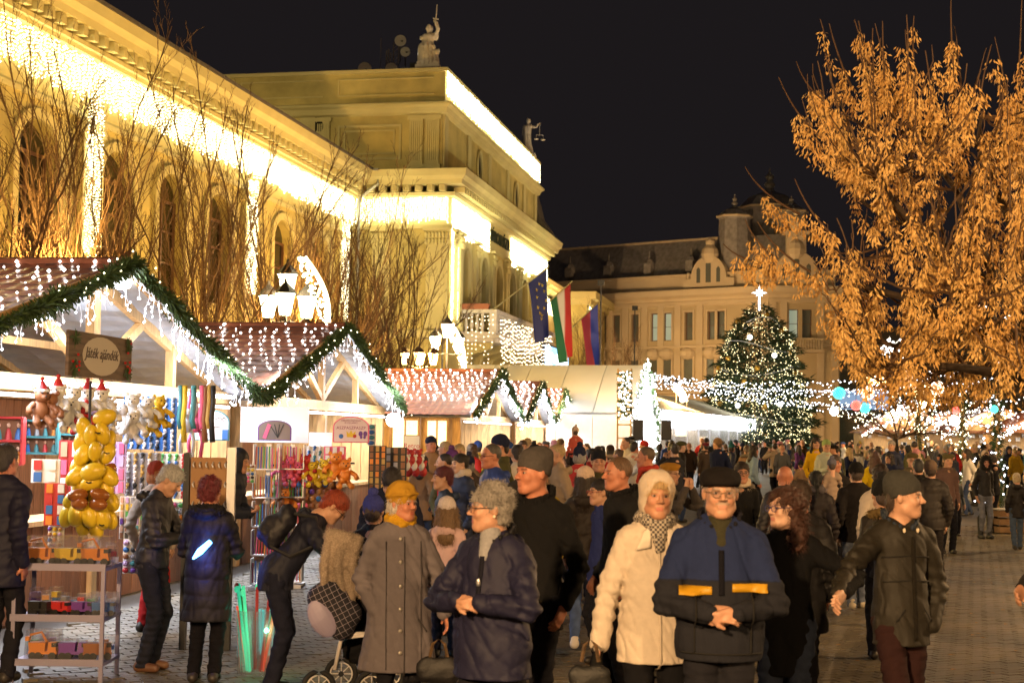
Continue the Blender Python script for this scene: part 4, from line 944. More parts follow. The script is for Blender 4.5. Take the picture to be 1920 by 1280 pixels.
# light balls
BC = {'teal': (.05, .75, .6), 'peach': (1, .62, .42), 'red': (1, .1, .07), 'white': (1, .95, .9)}
lab = {(1573, 737): 'larger teal light ball hanging over the square, below the festoons', (1627, 737): 'peach light ball hanging beside the larger teal one', (1605, 760): 'red light ball hanging left of a small teal one', (1622, 765): 'small teal light ball touching the red one',
       (1564, 771): 'white light ball hanging lowest at the left of the coloured balls', (1691, 768): 'white light ball over the small lit tree', (1697, 712): 'large pinkish white bulb cluster ball below the orange-leaved tree', (1758, 728): 'pale bulb cluster ball right of the large pinkish one', (1792, 769): 'small red light ball over the right-hand stalls', (1864, 767): 'small teal light ball over the right-hand stalls', (1790, 789): 'white bulb cluster hanging under the small red ball'}
for (px, py), L_ in lab.items():
    cn, r_ = {1573: ('teal', .15), 1627: ('peach', .16), 1605: ('red', .12), 1622: ('teal', .12), 1564: ('white', .1), 1691: ('white', .11), 1697: ('peach', .22), 1758: ('peach', .18), 1792: ('red', .09), 1864: ('teal', .09), 1790: ('white', .12)}[px]
    p = at(px, py, 40.); t = thing('light_ball', L_, 'light ball', tuple(p), 0, 'light balls over the square'); c_ = BC[cn]
    m = MB(); k_ = 90; i_ = np.arange(k_)+.5; ph = np.arccos(1-2*i_/k_); th_ = math.pi*(1+5**.5)*i_; m.octs(np.stack([np.cos(th_)*np.sin(ph), np.sin(th_)*np.sin(ph), np.cos(ph)], 1)*r_, .02); obj('bulbs', m, mat('ball_bulb_'+cn, c_, .4, emit=tuple(min(1, x*1.1+.05) for x in c_), es=5. if cn in ('peach', 'white') else 1.6), t)
    m = MB(); m.ball((0, 0, 0), r_*.86, 12, 8); obj('core', m, mat('ball_core_'+cn, c_, .5, emit=c_, es=.55), t); m = MB(); m.tube([(0, 0, r_), (0, 0, r_+.6)], .008, 3); obj('cord', m, dark, t)
for px, py, L_ in ((1668, 655, 'white glowing star cluster hanging inside the orange-leaved tree, lower one'), (1862, 607, 'white glowing star cluster hanging inside the orange-leaved tree, upper one')):
    p = at(px, py, 27.); t = thing('light_star', L_, 'decoration', tuple(p)); m = MB(); m.octs([rng.normal(size=3)*[.13, .06, .12] for _ in range(46)], .022); obj('bulbs', m, bulbw, t)
    m = MB()
    for i in range(8): a = i*math.pi/4; m.tube([(0, 0, 0), (.24*math.cos(a), 0, .24*math.sin(a))], .006, 3)
    obj('frame', m, wire, t); lamp('star_light', 'POINT', tuple(p+np.array([0, -.15, 0])), (1, .9, .8), 14, .05)
# ------------------------------------------------------------------ street lanterns with light arcs
lampglass = mat('lantern_glass', (1, .9, .7), .4, emit=(1, .86, .5), es=14.)
def lantern(px, py, Y, label, heads=4, arc=True, arclab='', pw=900, r_=.2):
    p = at(px, py, Y); t = thing('street_lantern', label, 'street lamp', (p[0], Y, 0), 0, 'old-style street lanterns'); h = p[2]
    m = MB(); m.lathe([(.16, 0), (.16, .3), (.09, .5), (.06, 1.2), (.05, h-.5), (.08, h-.45)], n=8); obj('pole', m, dark, t)
    for i in range(heads):
        hs_ = 1.25 if pw > 1400 else 1.; a = i*2*math.pi/max(1, heads-1)+.6; o_ = .42*hs_ if i < heads-1 else 0; x, y = o_*math.cos(a), o_*math.sin(a); z = h-.1 if i < heads-1 else h+.4
        m = MB(); m.lathe([(.1*hs_, -.2*hs_), (.17*hs_, .18*hs_), (.19*hs_, .2*hs_)], (x, y, z), 6); hd = obj('lantern_head', m, lampglass, t)
        m = MB(); m.lathe([(.22*hs_, .2*hs_), (.15*hs_, .3*hs_), (.04, .42*hs_), (.02, .5*hs_)], (x, y, z), 6); obj('cap', m, dark, hd)
        m = MB(); m.tube([(0, 0, h-.45), (x*.6, y*.6, h-.5), (x, y, z-.2)], .02, 5); obj('arm', m, dark, t)
    lamp('lantern_light', 'POINT', (p[0], Y-.5, h+.0), (1, .6, .22), pw, .3)
    return t, p
def arc(px0, py0, px1, py1, Y, label, bow):
    a, b = at(px0, py0, Y), at(px1, py1, Y); t = thing('light_arc', label, 'decoration', (a[0], Y, 0)); P_ = []; L_ = []
    base = np.array([a[0], Y, 0])
    for i in range(160):
        s = rng.rand(); c = a+(b-a)*s; wd = .04+.16*math.sin(math.pi*min(1, (1-s)*.9))
        c = c+np.array([bow*math.sin(math.pi*s), 0, 0])+np.array([rng.uniform(-1, 0)*wd*2, 0, 0]); P_.append(c-base)
    for i in range(21): s = i/20; c = a+(b-a)*s+np.array([bow*math.sin(math.pi*s), 0, 0]); L_.append(c-base)
    m = MB(); m.octs(P_, .03); obj('bulbs', m, bulby, t)['kind'] = 'stuff'; m = MB(); m.tube(L_, .05, 6); obj('light_rope', m, bulby, t)
    m = MB(); e_ = b-base; m.tube([e_, (e_[0], e_[1], 0)], .03, 5); obj('pole', m, dark, t)
lantern(538, 566, 36., 'cluster of dazzling street lanterns between the bare trees', 4, pw=2200)
arc(572, 482, 616, 612, 36., 'curved white light arc beside the dazzling lantern cluster', .2)
lantern(838, 640, 58., 'street lanterns before the town hall corner', 3, pw=1500)
arc(848, 606, 872, 690, 58., 'curved white light arc by the town hall corner', .15)
lantern(1268, 742, 78., 'glowing lantern above the marquee roof', 2, pw=700)
arc(1272, 722, 1288, 752, 78., 'small light arc above the marquee roof', .1)
for px, py, Y, L_ in ((1735, 745, 66., 'warm street lantern shining through the right-hand lights'), (1720, 752, 70., 'second warm street lantern among the right-hand lights')): lantern(px, py, Y, L_, 2, pw=600)
# ------------------------------------------------------------------ right-hand stalls
def rstall(x0, Y, w, label, seed):
    t = thing('market_stall', label, 'stall', (x0, Y, 0), 0, 'market stalls on the right'); m = MB(); zt, z0 = 3.6, 2.35
    m.bx((-w/2+.1, 0, 0), (w/2-.1, .05, .95)); m.bx((-w/2, 2.5, 0), (w/2, 2.55, 2.4)); m.bx((-w/2, 0, 0), (-w/2+.05, 2.5, 2.4)); m.bx((w/2-.05, 0, 0), (w/2, 2.5, 2.4)); obj('wall', m, wood, t)
    m = MB(); m.add([(-w/2, .1, z0), (w/2, .1, z0), (0, .1, zt)], [(0, 1, 2)]); obj('gable_boards', m, wood, t); m = MB(); m.beam((0, 0, z0), (0, 0, zt), .1, .1, up=(0, 1, 0)); m.beam((0, 0, z0), (-w*.2, 0, zt-.6), .07, .07); m.beam((0, 0, z0), (w*.2, 0, zt-.6), .07, .07); m.beam((-w/2, 0, z0), (w/2, 0, z0), .12, .14); obj('timber_frame', m, woodx, t)
    m = MB()
    for s in (-1, 1): m.add([(s*w*.54, -.4, z0-.1), (0, -.4, zt+.08), (0, 3., zt+.08), (s*w*.54, 3., z0-.1)], [(0, 1, 2, 3)]); m.beam((s*w*.54, -.4, z0-.12), (0, -.4, zt+.05), .06, .14)
    obj('roof', m, tilem, t); m = MB(); P_ = []
    for s in (-1, 1):
        for i in range(100): q_ = rng.rand(); P_.append((s*w*.54*q_, -.5, zt-(zt-z0+.1)*q_-rng.rand()*.3))
    for i in range(90): q_ = rng.rand(); P_.append((rng.uniform(-.54, .54)*w, rng.uniform(-.4, 3), 0)); P_[-1] = (P_[-1][0], P_[-1][1], zt+.15-(zt-z0)*abs(P_[-1][0])/(w*.54))
    m.octs(P_, .03); obj('bulbs', m, bulbw, t)['kind'] = 'stuff'
    m = MB(); 
    for i in range(26): m.box((rng.uniform(-w/2+.3, w/2-.3), 2.2, rng.uniform(1.2, 2.2)), (.2, .1, .18))
    obj('goods', m, mat('mixed_goods', (.5, .45, .4), .5, noise=.6, nscale=6), t)['kind'] = 'stuff'
    lamp('stall_light', 'AREA', (0, 1., 2.3), (1, .95, .85), 80, w*.8, parent=t, size_y=1.); lamp('stall_front_light', 'AREA', (0, -.7, 3.2), (1, .85, .6), 60, w*.8, parent=t, size_y=.3).rotation_euler = (R(60), 0, 0)
for i, (px, Y, w, L_) in enumerate(((1706, 86., 5.2, 'right-hand stall with a pale boarded gable behind the small lit tree'), (1868, 80., 5.6, 'right-hand stall with a lit roof near the right picture edge'), (1790, 96., 5.2, 'right-hand stall set back between two lit gables'), (1990, 70., 5.6, 'right-hand stall cut off by the right picture edge'))):
    rstall(at(px, 800, Y)[0], Y, w, L_, i)
# lit lattice columns on the right
for px, Y, L_, h in ((1722, 60., 'slim column of fir and yellow lights left of centre among the right-hand stalls', 4.2), (1870, 42., 'fir column with blue-white bulbs near the right picture edge', 3.2), (1805, 64., 'fir column with yellow lights between the right-hand gables', 3.9)):
    p = at(px, 800, Y); t = thing('light_column', L_, 'decoration', (p[0], Y, 0)); m = MB(); m.box((0, 0, h/2), (.1, .1, h)); obj('post', m, wood, t)
    o = obj('needles', garland([(0, 0, .1), (0, 0, h)], .3, 1800, 8, .2), garl, t); o['kind'] = 'stuff'; m = MB(); m.octs([(rng.normal()*.28, rng.normal()*.28-.1, rng.uniform(.2, h)) for _ in range(80)], .028); obj('bulbs', m, bulbc if px == 1870 else bulby, t)['kind'] = 'stuff'
# ------------------------------------------------------------------ bare street trees
barkm = mat('grey_brown_bark', (.055, .035, .02), .85, noise=.3, nscale=6)
twigm = mat('twig_bark', (.11, .06, .028), .8)
def branch(m, p, d, L, r, lev, g, up=.25, nmax=3, tips=None, wob=.12, dens=1.):
    n = max(3, int(L/.3)); n = min(n, 9); pts = [p]; q = p.copy(); dd = d/np.linalg.norm(d)
    for i in range(n):
        dd = dd+g.normal(size=3)*wob+np.array([0, 0, up*.25]); dd /= np.linalg.norm(dd); q = q+dd*L/n; pts.append(q.copy())
    rr = np.linspace(r, r*.35 if lev < nmax else max(.0045, r*.3), len(pts)); m.tube(pts, rr, {0: 8, 1: 5, 2: 4}.get(lev, 3), False)
    if tips is not None and lev >= nmax-1: tips.append(pts)
    if lev >= nmax: return
    nc = {0: 0, 1: int(24*dens), 2: int(10*dens), 3: int(6*dens)}[lev]
    for k in range(nc):
        t = .18+.8*(k+g.rand())/nc; i = min(int(t*n), n-1); b = pts[i]+(pts[i+1]-pts[i])*(t*n-i); ax = pts[i+1]-pts[i]; ax /= np.linalg.norm(ax)
        s = np.cross(ax, g.normal(size=3)); s /= np.linalg.norm(s); a = g.uniform(.3, .7)
        branch(m, b, ax*math.cos(a)+s*math.sin(a)+np.array([0, 0, up]), L*g.uniform(.13, .27)*(1.25-t*.7), max(.0038, r*.34*(1.1-t*.5)), lev+1, g, up, nmax, tips, wob, dens)
def bare_tree(px, Y, ztop, label, seed, spread=.33, nl=8, zf=1.9, dens=1.):
    g = np.random.RandomState(seed); x = at(px, 700, Y)[0]; t = thing('bare_tree', label, 'tree', (x, Y, 0), 0, 'bare trees before the town hall')
    m = MB(); m.tube([(0, 0, 0), (.02, 0, .8), (.0, .03, zf)], [.15, .12, .11], 10); obj('trunk', m, barkm, t)
    m = MB()
    for i in range(nl+4):
        a = 2*math.pi*(i*.381); q_ = i/(nl+4); sp_ = spread*(.15+1.1*q_); d = np.array([math.cos(a)*sp_, math.sin(a)*sp_, 1.]); z = zf+1.2*(1-q_)*g.rand()
        L = (ztop-z)*(1.-.42*q_*(.6+.6*g.rand()))
        branch(m, np.array([0, 0, z]), d, L, .029, 1, g, .2, 3, None, .1, dens)
    o = obj('crown', m, twigm, t); o['kind'] = 'stuff'
bare_tree(118, 29., 10.6, 'bare tree with upright branches in front of the hall windows, leftmost', 1, .42, 10)
bare_tree(10, 27., 8.6, 'bare tree at the left picture edge before the yellow wall', 6, .5, 7)
bare_tree(232, 33., 9.4, 'slender bare tree between the two nearest lit pilasters', 2, .3, 6)
bare_tree(378, 33., 10.0, 'tall bare tree just behind the ridge of the second stall', 3, .4, 10)
bare_tree(508, 39., 10.4, 'bare tree left of the curved light arc', 4, .34, 8)
bare_tree(612, 44., 10.0, 'bare tree right behind the dazzling lantern cluster', 5, .34, 8)
bare_tree(682, 48., 9.4, 'bare tree with dense upright twigs above the third stall', 7, .33, 9)
bare_tree(560, 41., 7.6, 'low bushy bare tree between the lantern cluster and the hall wall', 14, .6, 9, 1.5)
bare_tree(648, 45., 7.4, 'low bushy bare tree right of the light arc', 15, .55, 9, 1.5)
bare_tree(750, 51., 9.2, 'bare tree spreading in front of the central block', 8, .42, 10)
bare_tree(1094, 108., 11.6, 'bare tree by the end of the right wing, beyond the flags', 9, .3, 6, 2.5)
bare_tree(1165, 112., 10.0, 'bare tree before the palace side wing', 10, .5, 7, 2.5)
bare_tree(1052, 104., 9.5, 'bare tree behind the red, white and green flag', 12, .35, 6, 2.5)
m = MB()
hd = thing('hedge_bush', 'dark clipped evergreen bush behind the third stall roof', 'bush', tuple(at(712, 812, 45.)*[1, 1, 0])); n = 2600; a = rng.normal(size=(n, 3)); a /= np.linalg.norm(a, axis=1)[:, None]; c = a*np.array([.75, .75, 1.9])*(.8+.25*rng.rand(n)[:, None])+[0, 0, 1.9]; s = np.cross(a, rng.normal(size=(n, 3))); V = np.stack([c-s*.04, c+s*.04, c+a*.13], 1).reshape(-1, 3); m.v = [V]; m.n = 3*n; m.f = [(3*i, 3*i+1, 3*i+2) for i in range(n)]; m.m = [0]*n
obj('foliage', m, garl, hd)['kind'] = 'stuff'
# ------------------------------------------------------------------ small lit tree on the right
p = at(1680, 800, 58.); t = thing('lit_tree', 'small spreading bare tree twined with light bulbs before the right-hand stalls', 'tree', (p[0], 58., 0)); g = np.random.RandomState(3); tips = []
m = MB(); m.tube([(0, 0, 0), (.05, 0, 1.), (-.05, 0, 2.1)], [.16, .12, .1], 8); obj('trunk', m, barkm, t); m = MB()
for i in range(9): a = i*.7; branch(m, np.array([0, 0, 1.9]), np.array([math.cos(a)*1.2, math.sin(a), .5]), 3., .04, 1, g, .03, 3, tips, .16, .6)
obj('crown', m, twigm, t)['kind'] = 'stuff'; B_ = [q for pl_ in tips for q in pl_[1:] if g.rand() < .1]; m = MB(); m.octs(B_, .022); obj('bulbs', m, bulby, t)['kind'] = 'stuff'
# ------------------------------------------------------------------ the near tree full of dry seed clusters
samm = mat('dry_seed_keys', (.85, .56, .2), .65, noise=.35, nscale=3, col2=(.62, .34, .09))
TY = 10.6; g = np.random.RandomState(21); t = thing('seeded_tree', 'near tree crowded with hanging orange-brown seed clusters, filling the upper right', 'tree', (4.35, TY+.3, 0))
OFF = np.array([4.35, TY+.3, 0])
m = MB(); m.tube([(0, 0, 0), (-.03, 0, .9), (-.1, 0, 1.75), (-.15, 0, 2.2)], [.17, .14, .13, .11], 12); obj('trunk', m, barkm, t)
poly = [(1560, 105), (1495, 195), (1515, 262), (1610, 380), (1600, 425), (1550, 460), (1530, 500), (1530, 545), (1570, 605), (1600, 680), (1660, 735), (1800, 735), (1990, 745), (1990, 130), (1895, 150), (1870, 225), (1838, 150), (1790, 100), (1755, 165), (1700, 75), (1640, 95), (1600, 135)]
def inside(x, y):
    c = False; j = len(poly)-1
    for i in range(len(poly)):
        (xi, yi), (xj, yj) = poly[i], poly[j]
        if (yi > y) != (yj > y) and x < (xj-xi)*(y-yi)/(yj-yi)+xi: c = not c
        j = i
    return c
m = MB(); tw = MB(); limbs = []; f0 = np.array([4.2, TY+.3, 2.05])
for px, py, dy in ((1650, 330, -.6), (1560, 520, -.3), (1700, 180, .5), (1820, 220, -.2), (1600, 640, .6), (1900, 300, .9), (1780, 560, -1.), (1720, 420, .9), (1900, 560, -.9), (1660, 690, -.7)):
    e = at(px, py, TY+dy); pts = []
    for i in range(13):
        s = i/12; q = f0+(e-f0)*s; q[2] += .28*math.sin(math.pi*s)*(-.6 if py < 400 else .5); q += g.normal(size=3)*.025*s; pts.append(q)
    limbs.append(np.array(pts)); m.tube(np.array(pts)-OFF, np.linspace(.062, .012, 13), 7, False)
obj('limbs', m, barkm, t)
ALLP = np.concatenate([l[3:] for l in limbs]); cl = []
ntw = 0
while ntw < 240:
    px, py = g.uniform(1400, 1990), g.uniform(60, 750)
    if not inside(px, py): continue
    e = at(px, py, TY+g.uniform(-1.5, 1.6)); d = np.linalg.norm(ALLP-e+np.array([0, 0, .25]), axis=1); b = ALLP[np.argmin(d+g.rand(len(d))*.25)]; L = np.linalg.norm(e-b)
    if L > 1.5: b = e+(b-e)*1.5/L
    n = 9; pts = [b+(e-b)*(i/n)+np.array([0, 0, -.10*L*math.sin(math.pi*i/n)])+g.normal(size=3)*.008 for i in range(n+1)]
    up_ = e[2] > 2.9
    ex = (e-b)/np.linalg.norm(e-b)*.12+np.array([0, 0, .22 if up_ else .0]); pts += [e+ex*.33, e+ex*.7+g.normal(size=3)*.01, e+ex]
    k_ = len(pts); tw.tube(np.array(pts)-OFF, np.linspace(.011, .0035, k_), 4, False); ntw += 1
    for i in range(3, k_-1):
        for _ in range(g.choice([0, 0, 1, 1])): cl.append(pts[i]+g.normal(size=3)*.025)
# a few bare whips with sparse clusters that reach over to the left
for (x0, y0), (x1, y1), (x2, y2) in (((1397, 313), (1425, 365), (1500, 402)), ((1397, 410), (1410, 450), (1450, 480)), ((1356, 457), (1385, 490), (1450, 497)), ((1490, 335), (1515, 400), (1560, 440)), ((1420, 415), (1450, 470), (1520, 510)), ((1460, 145), (1490, 220), (1545, 262)), ((1493, 115), (1510, 170), (1560, 200)), ((1555, 45), (1570, 110), (1600, 170)), ((1655, 40), (1655, 110), (1660, 180)), ((1700, 28), (1705, 100), (1700, 190)), ((1783, -5), (1782, 100), (1795, 200)), ((1916, 0), (1912, 120), (1905, 220)), ((1735, 95), (1745, 150), (1750, 230)), ((1865, 70), (1885, 150), (1900, 260)), ((1610, 60), (1615, 130), (1640, 200))):
    y_ = TY+g.uniform(-.6, .6); a, b, c = at(x0, y0, y_), at(x1, y1, y_), at(x2, y2, y_); pts = [a*(1-s)**2+b*2*s*(1-s)+c*s*s for s in np.linspace(0, 1, 9)]; tw.tube(np.array(pts)-OFF, np.linspace(.003, .009, 9), 4, False)
    for q in pts[3:]:
        if g.rand() < .75: cl.append(q)
    for q in pts[5:]: cl.append(q+g.normal(size=3)*.02)
obj('twigs', tw, twigm, t)['kind'] = 'stuff'
CL = np.array(cl)-OFF; K = len(CL); ns = 34
st = np.repeat(CL, ns, 0); n = len(st); hgt = g.uniform(.02, .19, n)*np.repeat(g.uniform(.55, 1.1, K), ns); a = g.rand(n)*6.283; rad = g.uniform(.004, .042, n)
c = st+np.stack([np.cos(a)*rad, np.sin(a)*rad, -hgt], 1); dirv = np.stack([np.cos(a)*.45, np.sin(a)*.45, -np.ones(n)], 1)+g.normal(size=(n, 3))*.3; dirv /= np.linalg.norm(dirv, axis=1)[:, None]; sv = np.cross(dirv, g.normal(size=(n, 3))); sv /= np.linalg.norm(sv, axis=1)[:, None]; L_ = g.uniform(.03, .048, n)[:, None]; w_ = .0062
V = np.stack([c, c+dirv*L_*.5+sv*w_, c+dirv*L_, c+dirv*L_*.5-sv*w_], 1).reshape(-1, 3); m = MB(); m.v = [V]; m.n = 4*n; m.f = [(4*i, 4*i+1, 4*i+2, 4*i+3) for i in range(n)]; m.m = [0]*n
obj('seed_clusters', m, samm, t)['kind'] = 'stuff'
# ------------------------------------------------------------------ figures: smooth solids meshed with surface nets
def rotm(yaw=0, pitch=0, roll=0):
    cy, sy = math.cos(yaw), math.sin(yaw); cp, sp_ = math.cos(pitch), math.sin(pitch); cr_, sr_ = math.cos(roll), math.sin(roll)
    Z = np.array([[cy, -sy, 0], [sy, cy, 0], [0, 0, 1]]); X = np.array([[1, 0, 0], [0, cp, -sp_], [0, sp_, cp]]); Y = np.array([[cr_, 0, sr_], [0, 1, 0], [-sr_, 0, cr_]])
    return Z@X@Y
_CO = np.array([[i, j, k] for i in (0, 1) for j in (0, 1) for k in (0, 1)])
def surface_nets(D, o, h):
    s = D < 0; nx, ny, nz = D.shape
    c = s[:-1, :-1, :-1].astype(np.int8)
    for i, j, k in _CO[1:]: c = c+s[i:nx-1+i, j:ny-1+j, k:nz-1+k]
    act = (c > 0) & (c < 8); ijk = np.argwhere(act)
    if len(ijk) == 0: return np.zeros((0, 3)), np.zeros((0, 4), int)
    idx = -np.ones(act.shape, np.int32); idx[tuple(ijk.T)] = np.arange(len(ijk))
    acc = np.zeros((len(ijk), 3)); cnt = np.zeros(len(ijk))
    for a in range(8):
        for b in range(a+1, 8):
            d = _CO[b]-_CO[a]
            if abs(d).sum() != 1: continue
            pa = ijk+_CO[a]; pb = ijk+_CO[b]; va = D[tuple(pa.T)]; vb = D[tuple(pb.T)]; m = (va < 0) != (vb < 0)
            t = np.where(m, va/(va-vb+1e-12), 0); acc += np.where(m[:, None], _CO[a]+d*t[:, None], 0); cnt += m
    V = (ijk+acc/cnt[:, None])*h+o; Fs = []
    for ax in range(3):
        sl = [slice(None)]*3; sh = [slice(None)]*3; sl[ax] = slice(0, -1); sh[ax] = slice(1, None)
        e = s[tuple(sl)] != s[tuple(sh)]; q = np.argwhere(e); b, c_ = [(1, 2), (2, 0), (0, 1)][ax]
        q = q[(q[:, b] > 0) & (q[:, c_] > 0) & (q[:, b] < D.shape[b]-1) & (q[:, c_] < D.shape[c_]-1)]
        eb = np.zeros(3, int); eb[b] = 1; ec = np.zeros(3, int); ec[c_] = 1
        f = np.stack([idx[tuple((q-eb-ec).T)], idx[tuple((q-ec).T)], idx[tuple(q.T)], idx[tuple((q-eb).T)]], 1)
        fl = ~s[tuple(q.T)]; f[fl] = f[fl][:, ::-1]; Fs.append(f[(f >= 0).all(1)])
    return V, np.concatenate(Fs)
class Solid:
    def __init__(s): s.p = []; s.disp = None; s.cuts = []
    def cap(s, a, b, ra, rb=None, k=.02, flat=None, sub=False):
        s.p.append(('c', np.array(a, float), np.array(b, float), ra, ra if rb is None else rb, k, flat, sub)); return s
    def ell(s, c, r, M=None, k=.02, sub=False):
        s.p.append(('e', np.array(c, float), np.array(r, float)*np.ones(3), M, 0, k, None, sub)); return s
    def cut(s, n, d): s.cuts.append((np.array(n, float), d)); return s     # keep n.p < d
    def mesh(s, h):
        lo = np.full(3, 9e9); hi = -lo
        for q in s.p:
            if q[7]: continue
            if q[0] == 'c': r = max(q[3], q[4])*1.05; lo = np.minimum(lo, np.minimum(q[1], q[2])-r); hi = np.maximum(hi, np.maximum(q[1], q[2])+r)
            else: r = q[2].max(); lo = np.minimum(lo, q[1]-r); hi = np.maximum(hi, q[1]+r)
        pad = .03+3*h; lo = lo-pad; hi = hi+pad; n = np.ceil((hi-lo)/h).astype(int)+1
        ax = [lo[i]+np.arange(n[i])*h for i in range(3)]; D = np.full(n, .2, np.float32)
        for q in s.p:
            k = q[5]; r = (max(q[3], q[4]) if q[0] == 'c' else q[2].max())+k+3*h
            l_ = (np.minimum(q[1], q[2]) if q[0] == 'c' else q[1])-r; h_ = (np.maximum(q[1], q[2]) if q[0] == 'c' else q[1])+r
            i0 = np.clip(((l_-lo)/h).astype(int), 0, n-1); i1 = np.clip(((h_-lo)/h).astype(int)+2, 1, n)
            if (i1 <= i0).any(): continue
            X = (ax[0][i0[0]:i1[0], None, None]).astype(np.float32); Y = ax[1][None, i0[1]:i1[1], None].astype(np.float32); Z = ax[2][None, None, i0[2]:i1[2]].astype(np.float32)
            if q[0] == 'c':
                a, b = q[1], q[2]; ab = b-a; L2 = (ab@ab)+1e-9; x, y, z = X-a[0], Y-a[1], Z-a[2]
                t = np.clip((x*ab[0]+y*ab[1]+z*ab[2])/L2, 0, 1); x = x-ab[0]*t; y = y-ab[1]*t; z = z-ab[2]*t
                if q[6] is not None:
                    nv, fc = q[6]; nv = np.asarray(nv, float); e = (x*nv[0]+y*nv[1]+z*nv[2])*(fc-1); x = x+e*nv[0]; y = y+e*nv[1]; z = z+e*nv[2]
                d = np.sqrt(x*x+y*y+z*z)-(q[3]+(q[4]-q[3])*t)
            else:
                x, y, z = X-q[1][0], Y-q[1][1], Z-q[1][2]
                if q[3] is not None:
                    M = q[3]; x, y, z = x*M[0, 0]+y*M[1, 0]+z*M[2, 0], x*M[0, 1]+y*M[1, 1]+z*M[2, 1], x*M[0, 2]+y*M[1, 2]+z*M[2, 2]
                r_ = q[2]; k0 = np.sqrt((x/r_[0])**2+(y/r_[1])**2+(z/r_[2])**2); k1 = np.sqrt((x/r_[0]**2)**2+(y/r_[1]**2)**2+(z/r_[2]**2)**2)+1e-6; d = k0*(k0-1)/k1
            S = D[i0[0]:i1[0], i0[1]:i1[1], i0[2]:i1[2]]
            if q[7]: d = -d; g = np.clip(.5-.5*(d-S)/k, 0, 1); S[...] = d*(1-g)+S*g+k*g*(1-g)
            else: g = np.clip(.5+.5*(S-d)/k, 0, 1); S[...] = S*(1-g)+d*g-k*g*(1-g)
        if s.disp is not None:
            m = np.argwhere(np.abs(D) < .05); P = (m*h+lo).astype(np.float32); D[tuple(m.T)] += s.disp(P)
        for nv, d0 in s.cuts:
            D = np.maximum(D, (ax[0][:, None, None]*nv[0]+ax[1][None, :, None]*nv[1]+ax[2][None, None, :]*nv[2]-d0).astype(np.float32))
        return surface_nets(D, lo, h)
def tomesh(name, parts, mats, colors=None, smooth=True, mi=None):
    V = []; Fc = []; o = 0
    for v, f in parts: V.append(v); Fc.append(f+o); o += len(v)
    V = np.concatenate(V); Fc = np.concatenate(Fc); me = bpy.data.meshes.new(name)
    me.vertices.add(len(V)); me.vertices.foreach_set('co', V.astype(np.float32).ravel()); nf = len(Fc)
    me.loops.add(nf*4); me.loops.foreach_set('vertex_index', Fc.astype(np.int32).ravel()); me.polygons.add(nf)
    me.polygons.foreach_set('loop_start', np.arange(nf, dtype=np.int32)*4); me.polygons.foreach_set('use_smooth', np.ones(nf, bool))
    me.update(calc_edges=True); me.validate()
    for m in (mats if isinstance(mats, (list, tuple)) else [mats]): me.materials.append(m)
    if colors is None: colors = lambda V: np.zeros((len(V), 4))
    if True:
        c = me.color_attributes.new('pc', 'FLOAT_COLOR', 'POINT'); c.data.foreach_set('color', colors(V).astype(np.float32).ravel())
    return me, V
skin = mat('skin', (.5, .27, .17), .48, attr=True, objcol=True, noise=.16, nscale=22, bump=.22, bscale=110, spec=.45)
hairm = mat('hair', (.1, .07, .05), .5, objcol=True, noise=.45, nscale=40, stretch=(3, 3, .8), bump=.6, bscale=140)
cloth = mat('wool_cloth', (.1, .1, .1), .9, objcol=True, attr=True, noise=.07, nscale=30, bump=.3, bscale=380, spec=.12)
puff = mat('quilted_nylon', (.1, .1, .1), .62, objcol=True, attr=True, noise=.12, nscale=10, bump=.2, bscale=200, spec=.3)
leather = mat('leather', (.02, .02, .02), .6, objcol=True, attr=True, noise=.15, nscale=20, bump=.3, bscale=60, spec=.6)
knit = mat('knitted_wool', (.5, .5, .5), .9, objcol=True, attr=True, noise=.15, nscale=60, bump=.5, bscale=220, spec=.2)
denim = mat('denim', (.05, .08, .15), .85, objcol=True, noise=.3, nscale=14, bump=.3, bscale=260, spec=.2)
furm = mat('fur', (.3, .25, .2), .95, objcol=True, noise=.35, nscale=90, bump=.9, bscale=160)
shoem = mat('shoe_leather', (.05, .04, .035), .5, objcol=True)
eyem = mat('eye_white', (.38, .33, .3), .25); irism = mat('iris', (.05, .035, .025), .15); glassf = mat('spectacle_frame', (.03, .02, .02), .3)
lens_m = mat('spectacle_lens', (.9, .9, .9), .05, trans=.92, alpha=.35)
MT = dict(cloth=cloth, puff=puff, leather=leather, knit=knit, denim=denim, fur=furm)
def ik(S, T, l1, l2, pole):
    d = T-S; L = np.linalg.norm(d); L2 = min(L, (l1+l2)*.995); d = d/(L+1e-9); T = S+d*L2
    a = (l1*l1-l2*l2+L2*L2)/(2*L2); hh = math.sqrt(max(0, l1*l1-a*a)); p = np.array(pole, float); p = p-d*(p@d); p /= np.linalg.norm(p)+1e-9
    return S+d*a+p*hh, T
SKIN = dict(fair=(.56, .31, .2), tan=(.5, .25, .15), red=(.55, .22, .13), pale=(.62, .38, .27), old=(.52, .28, .18))
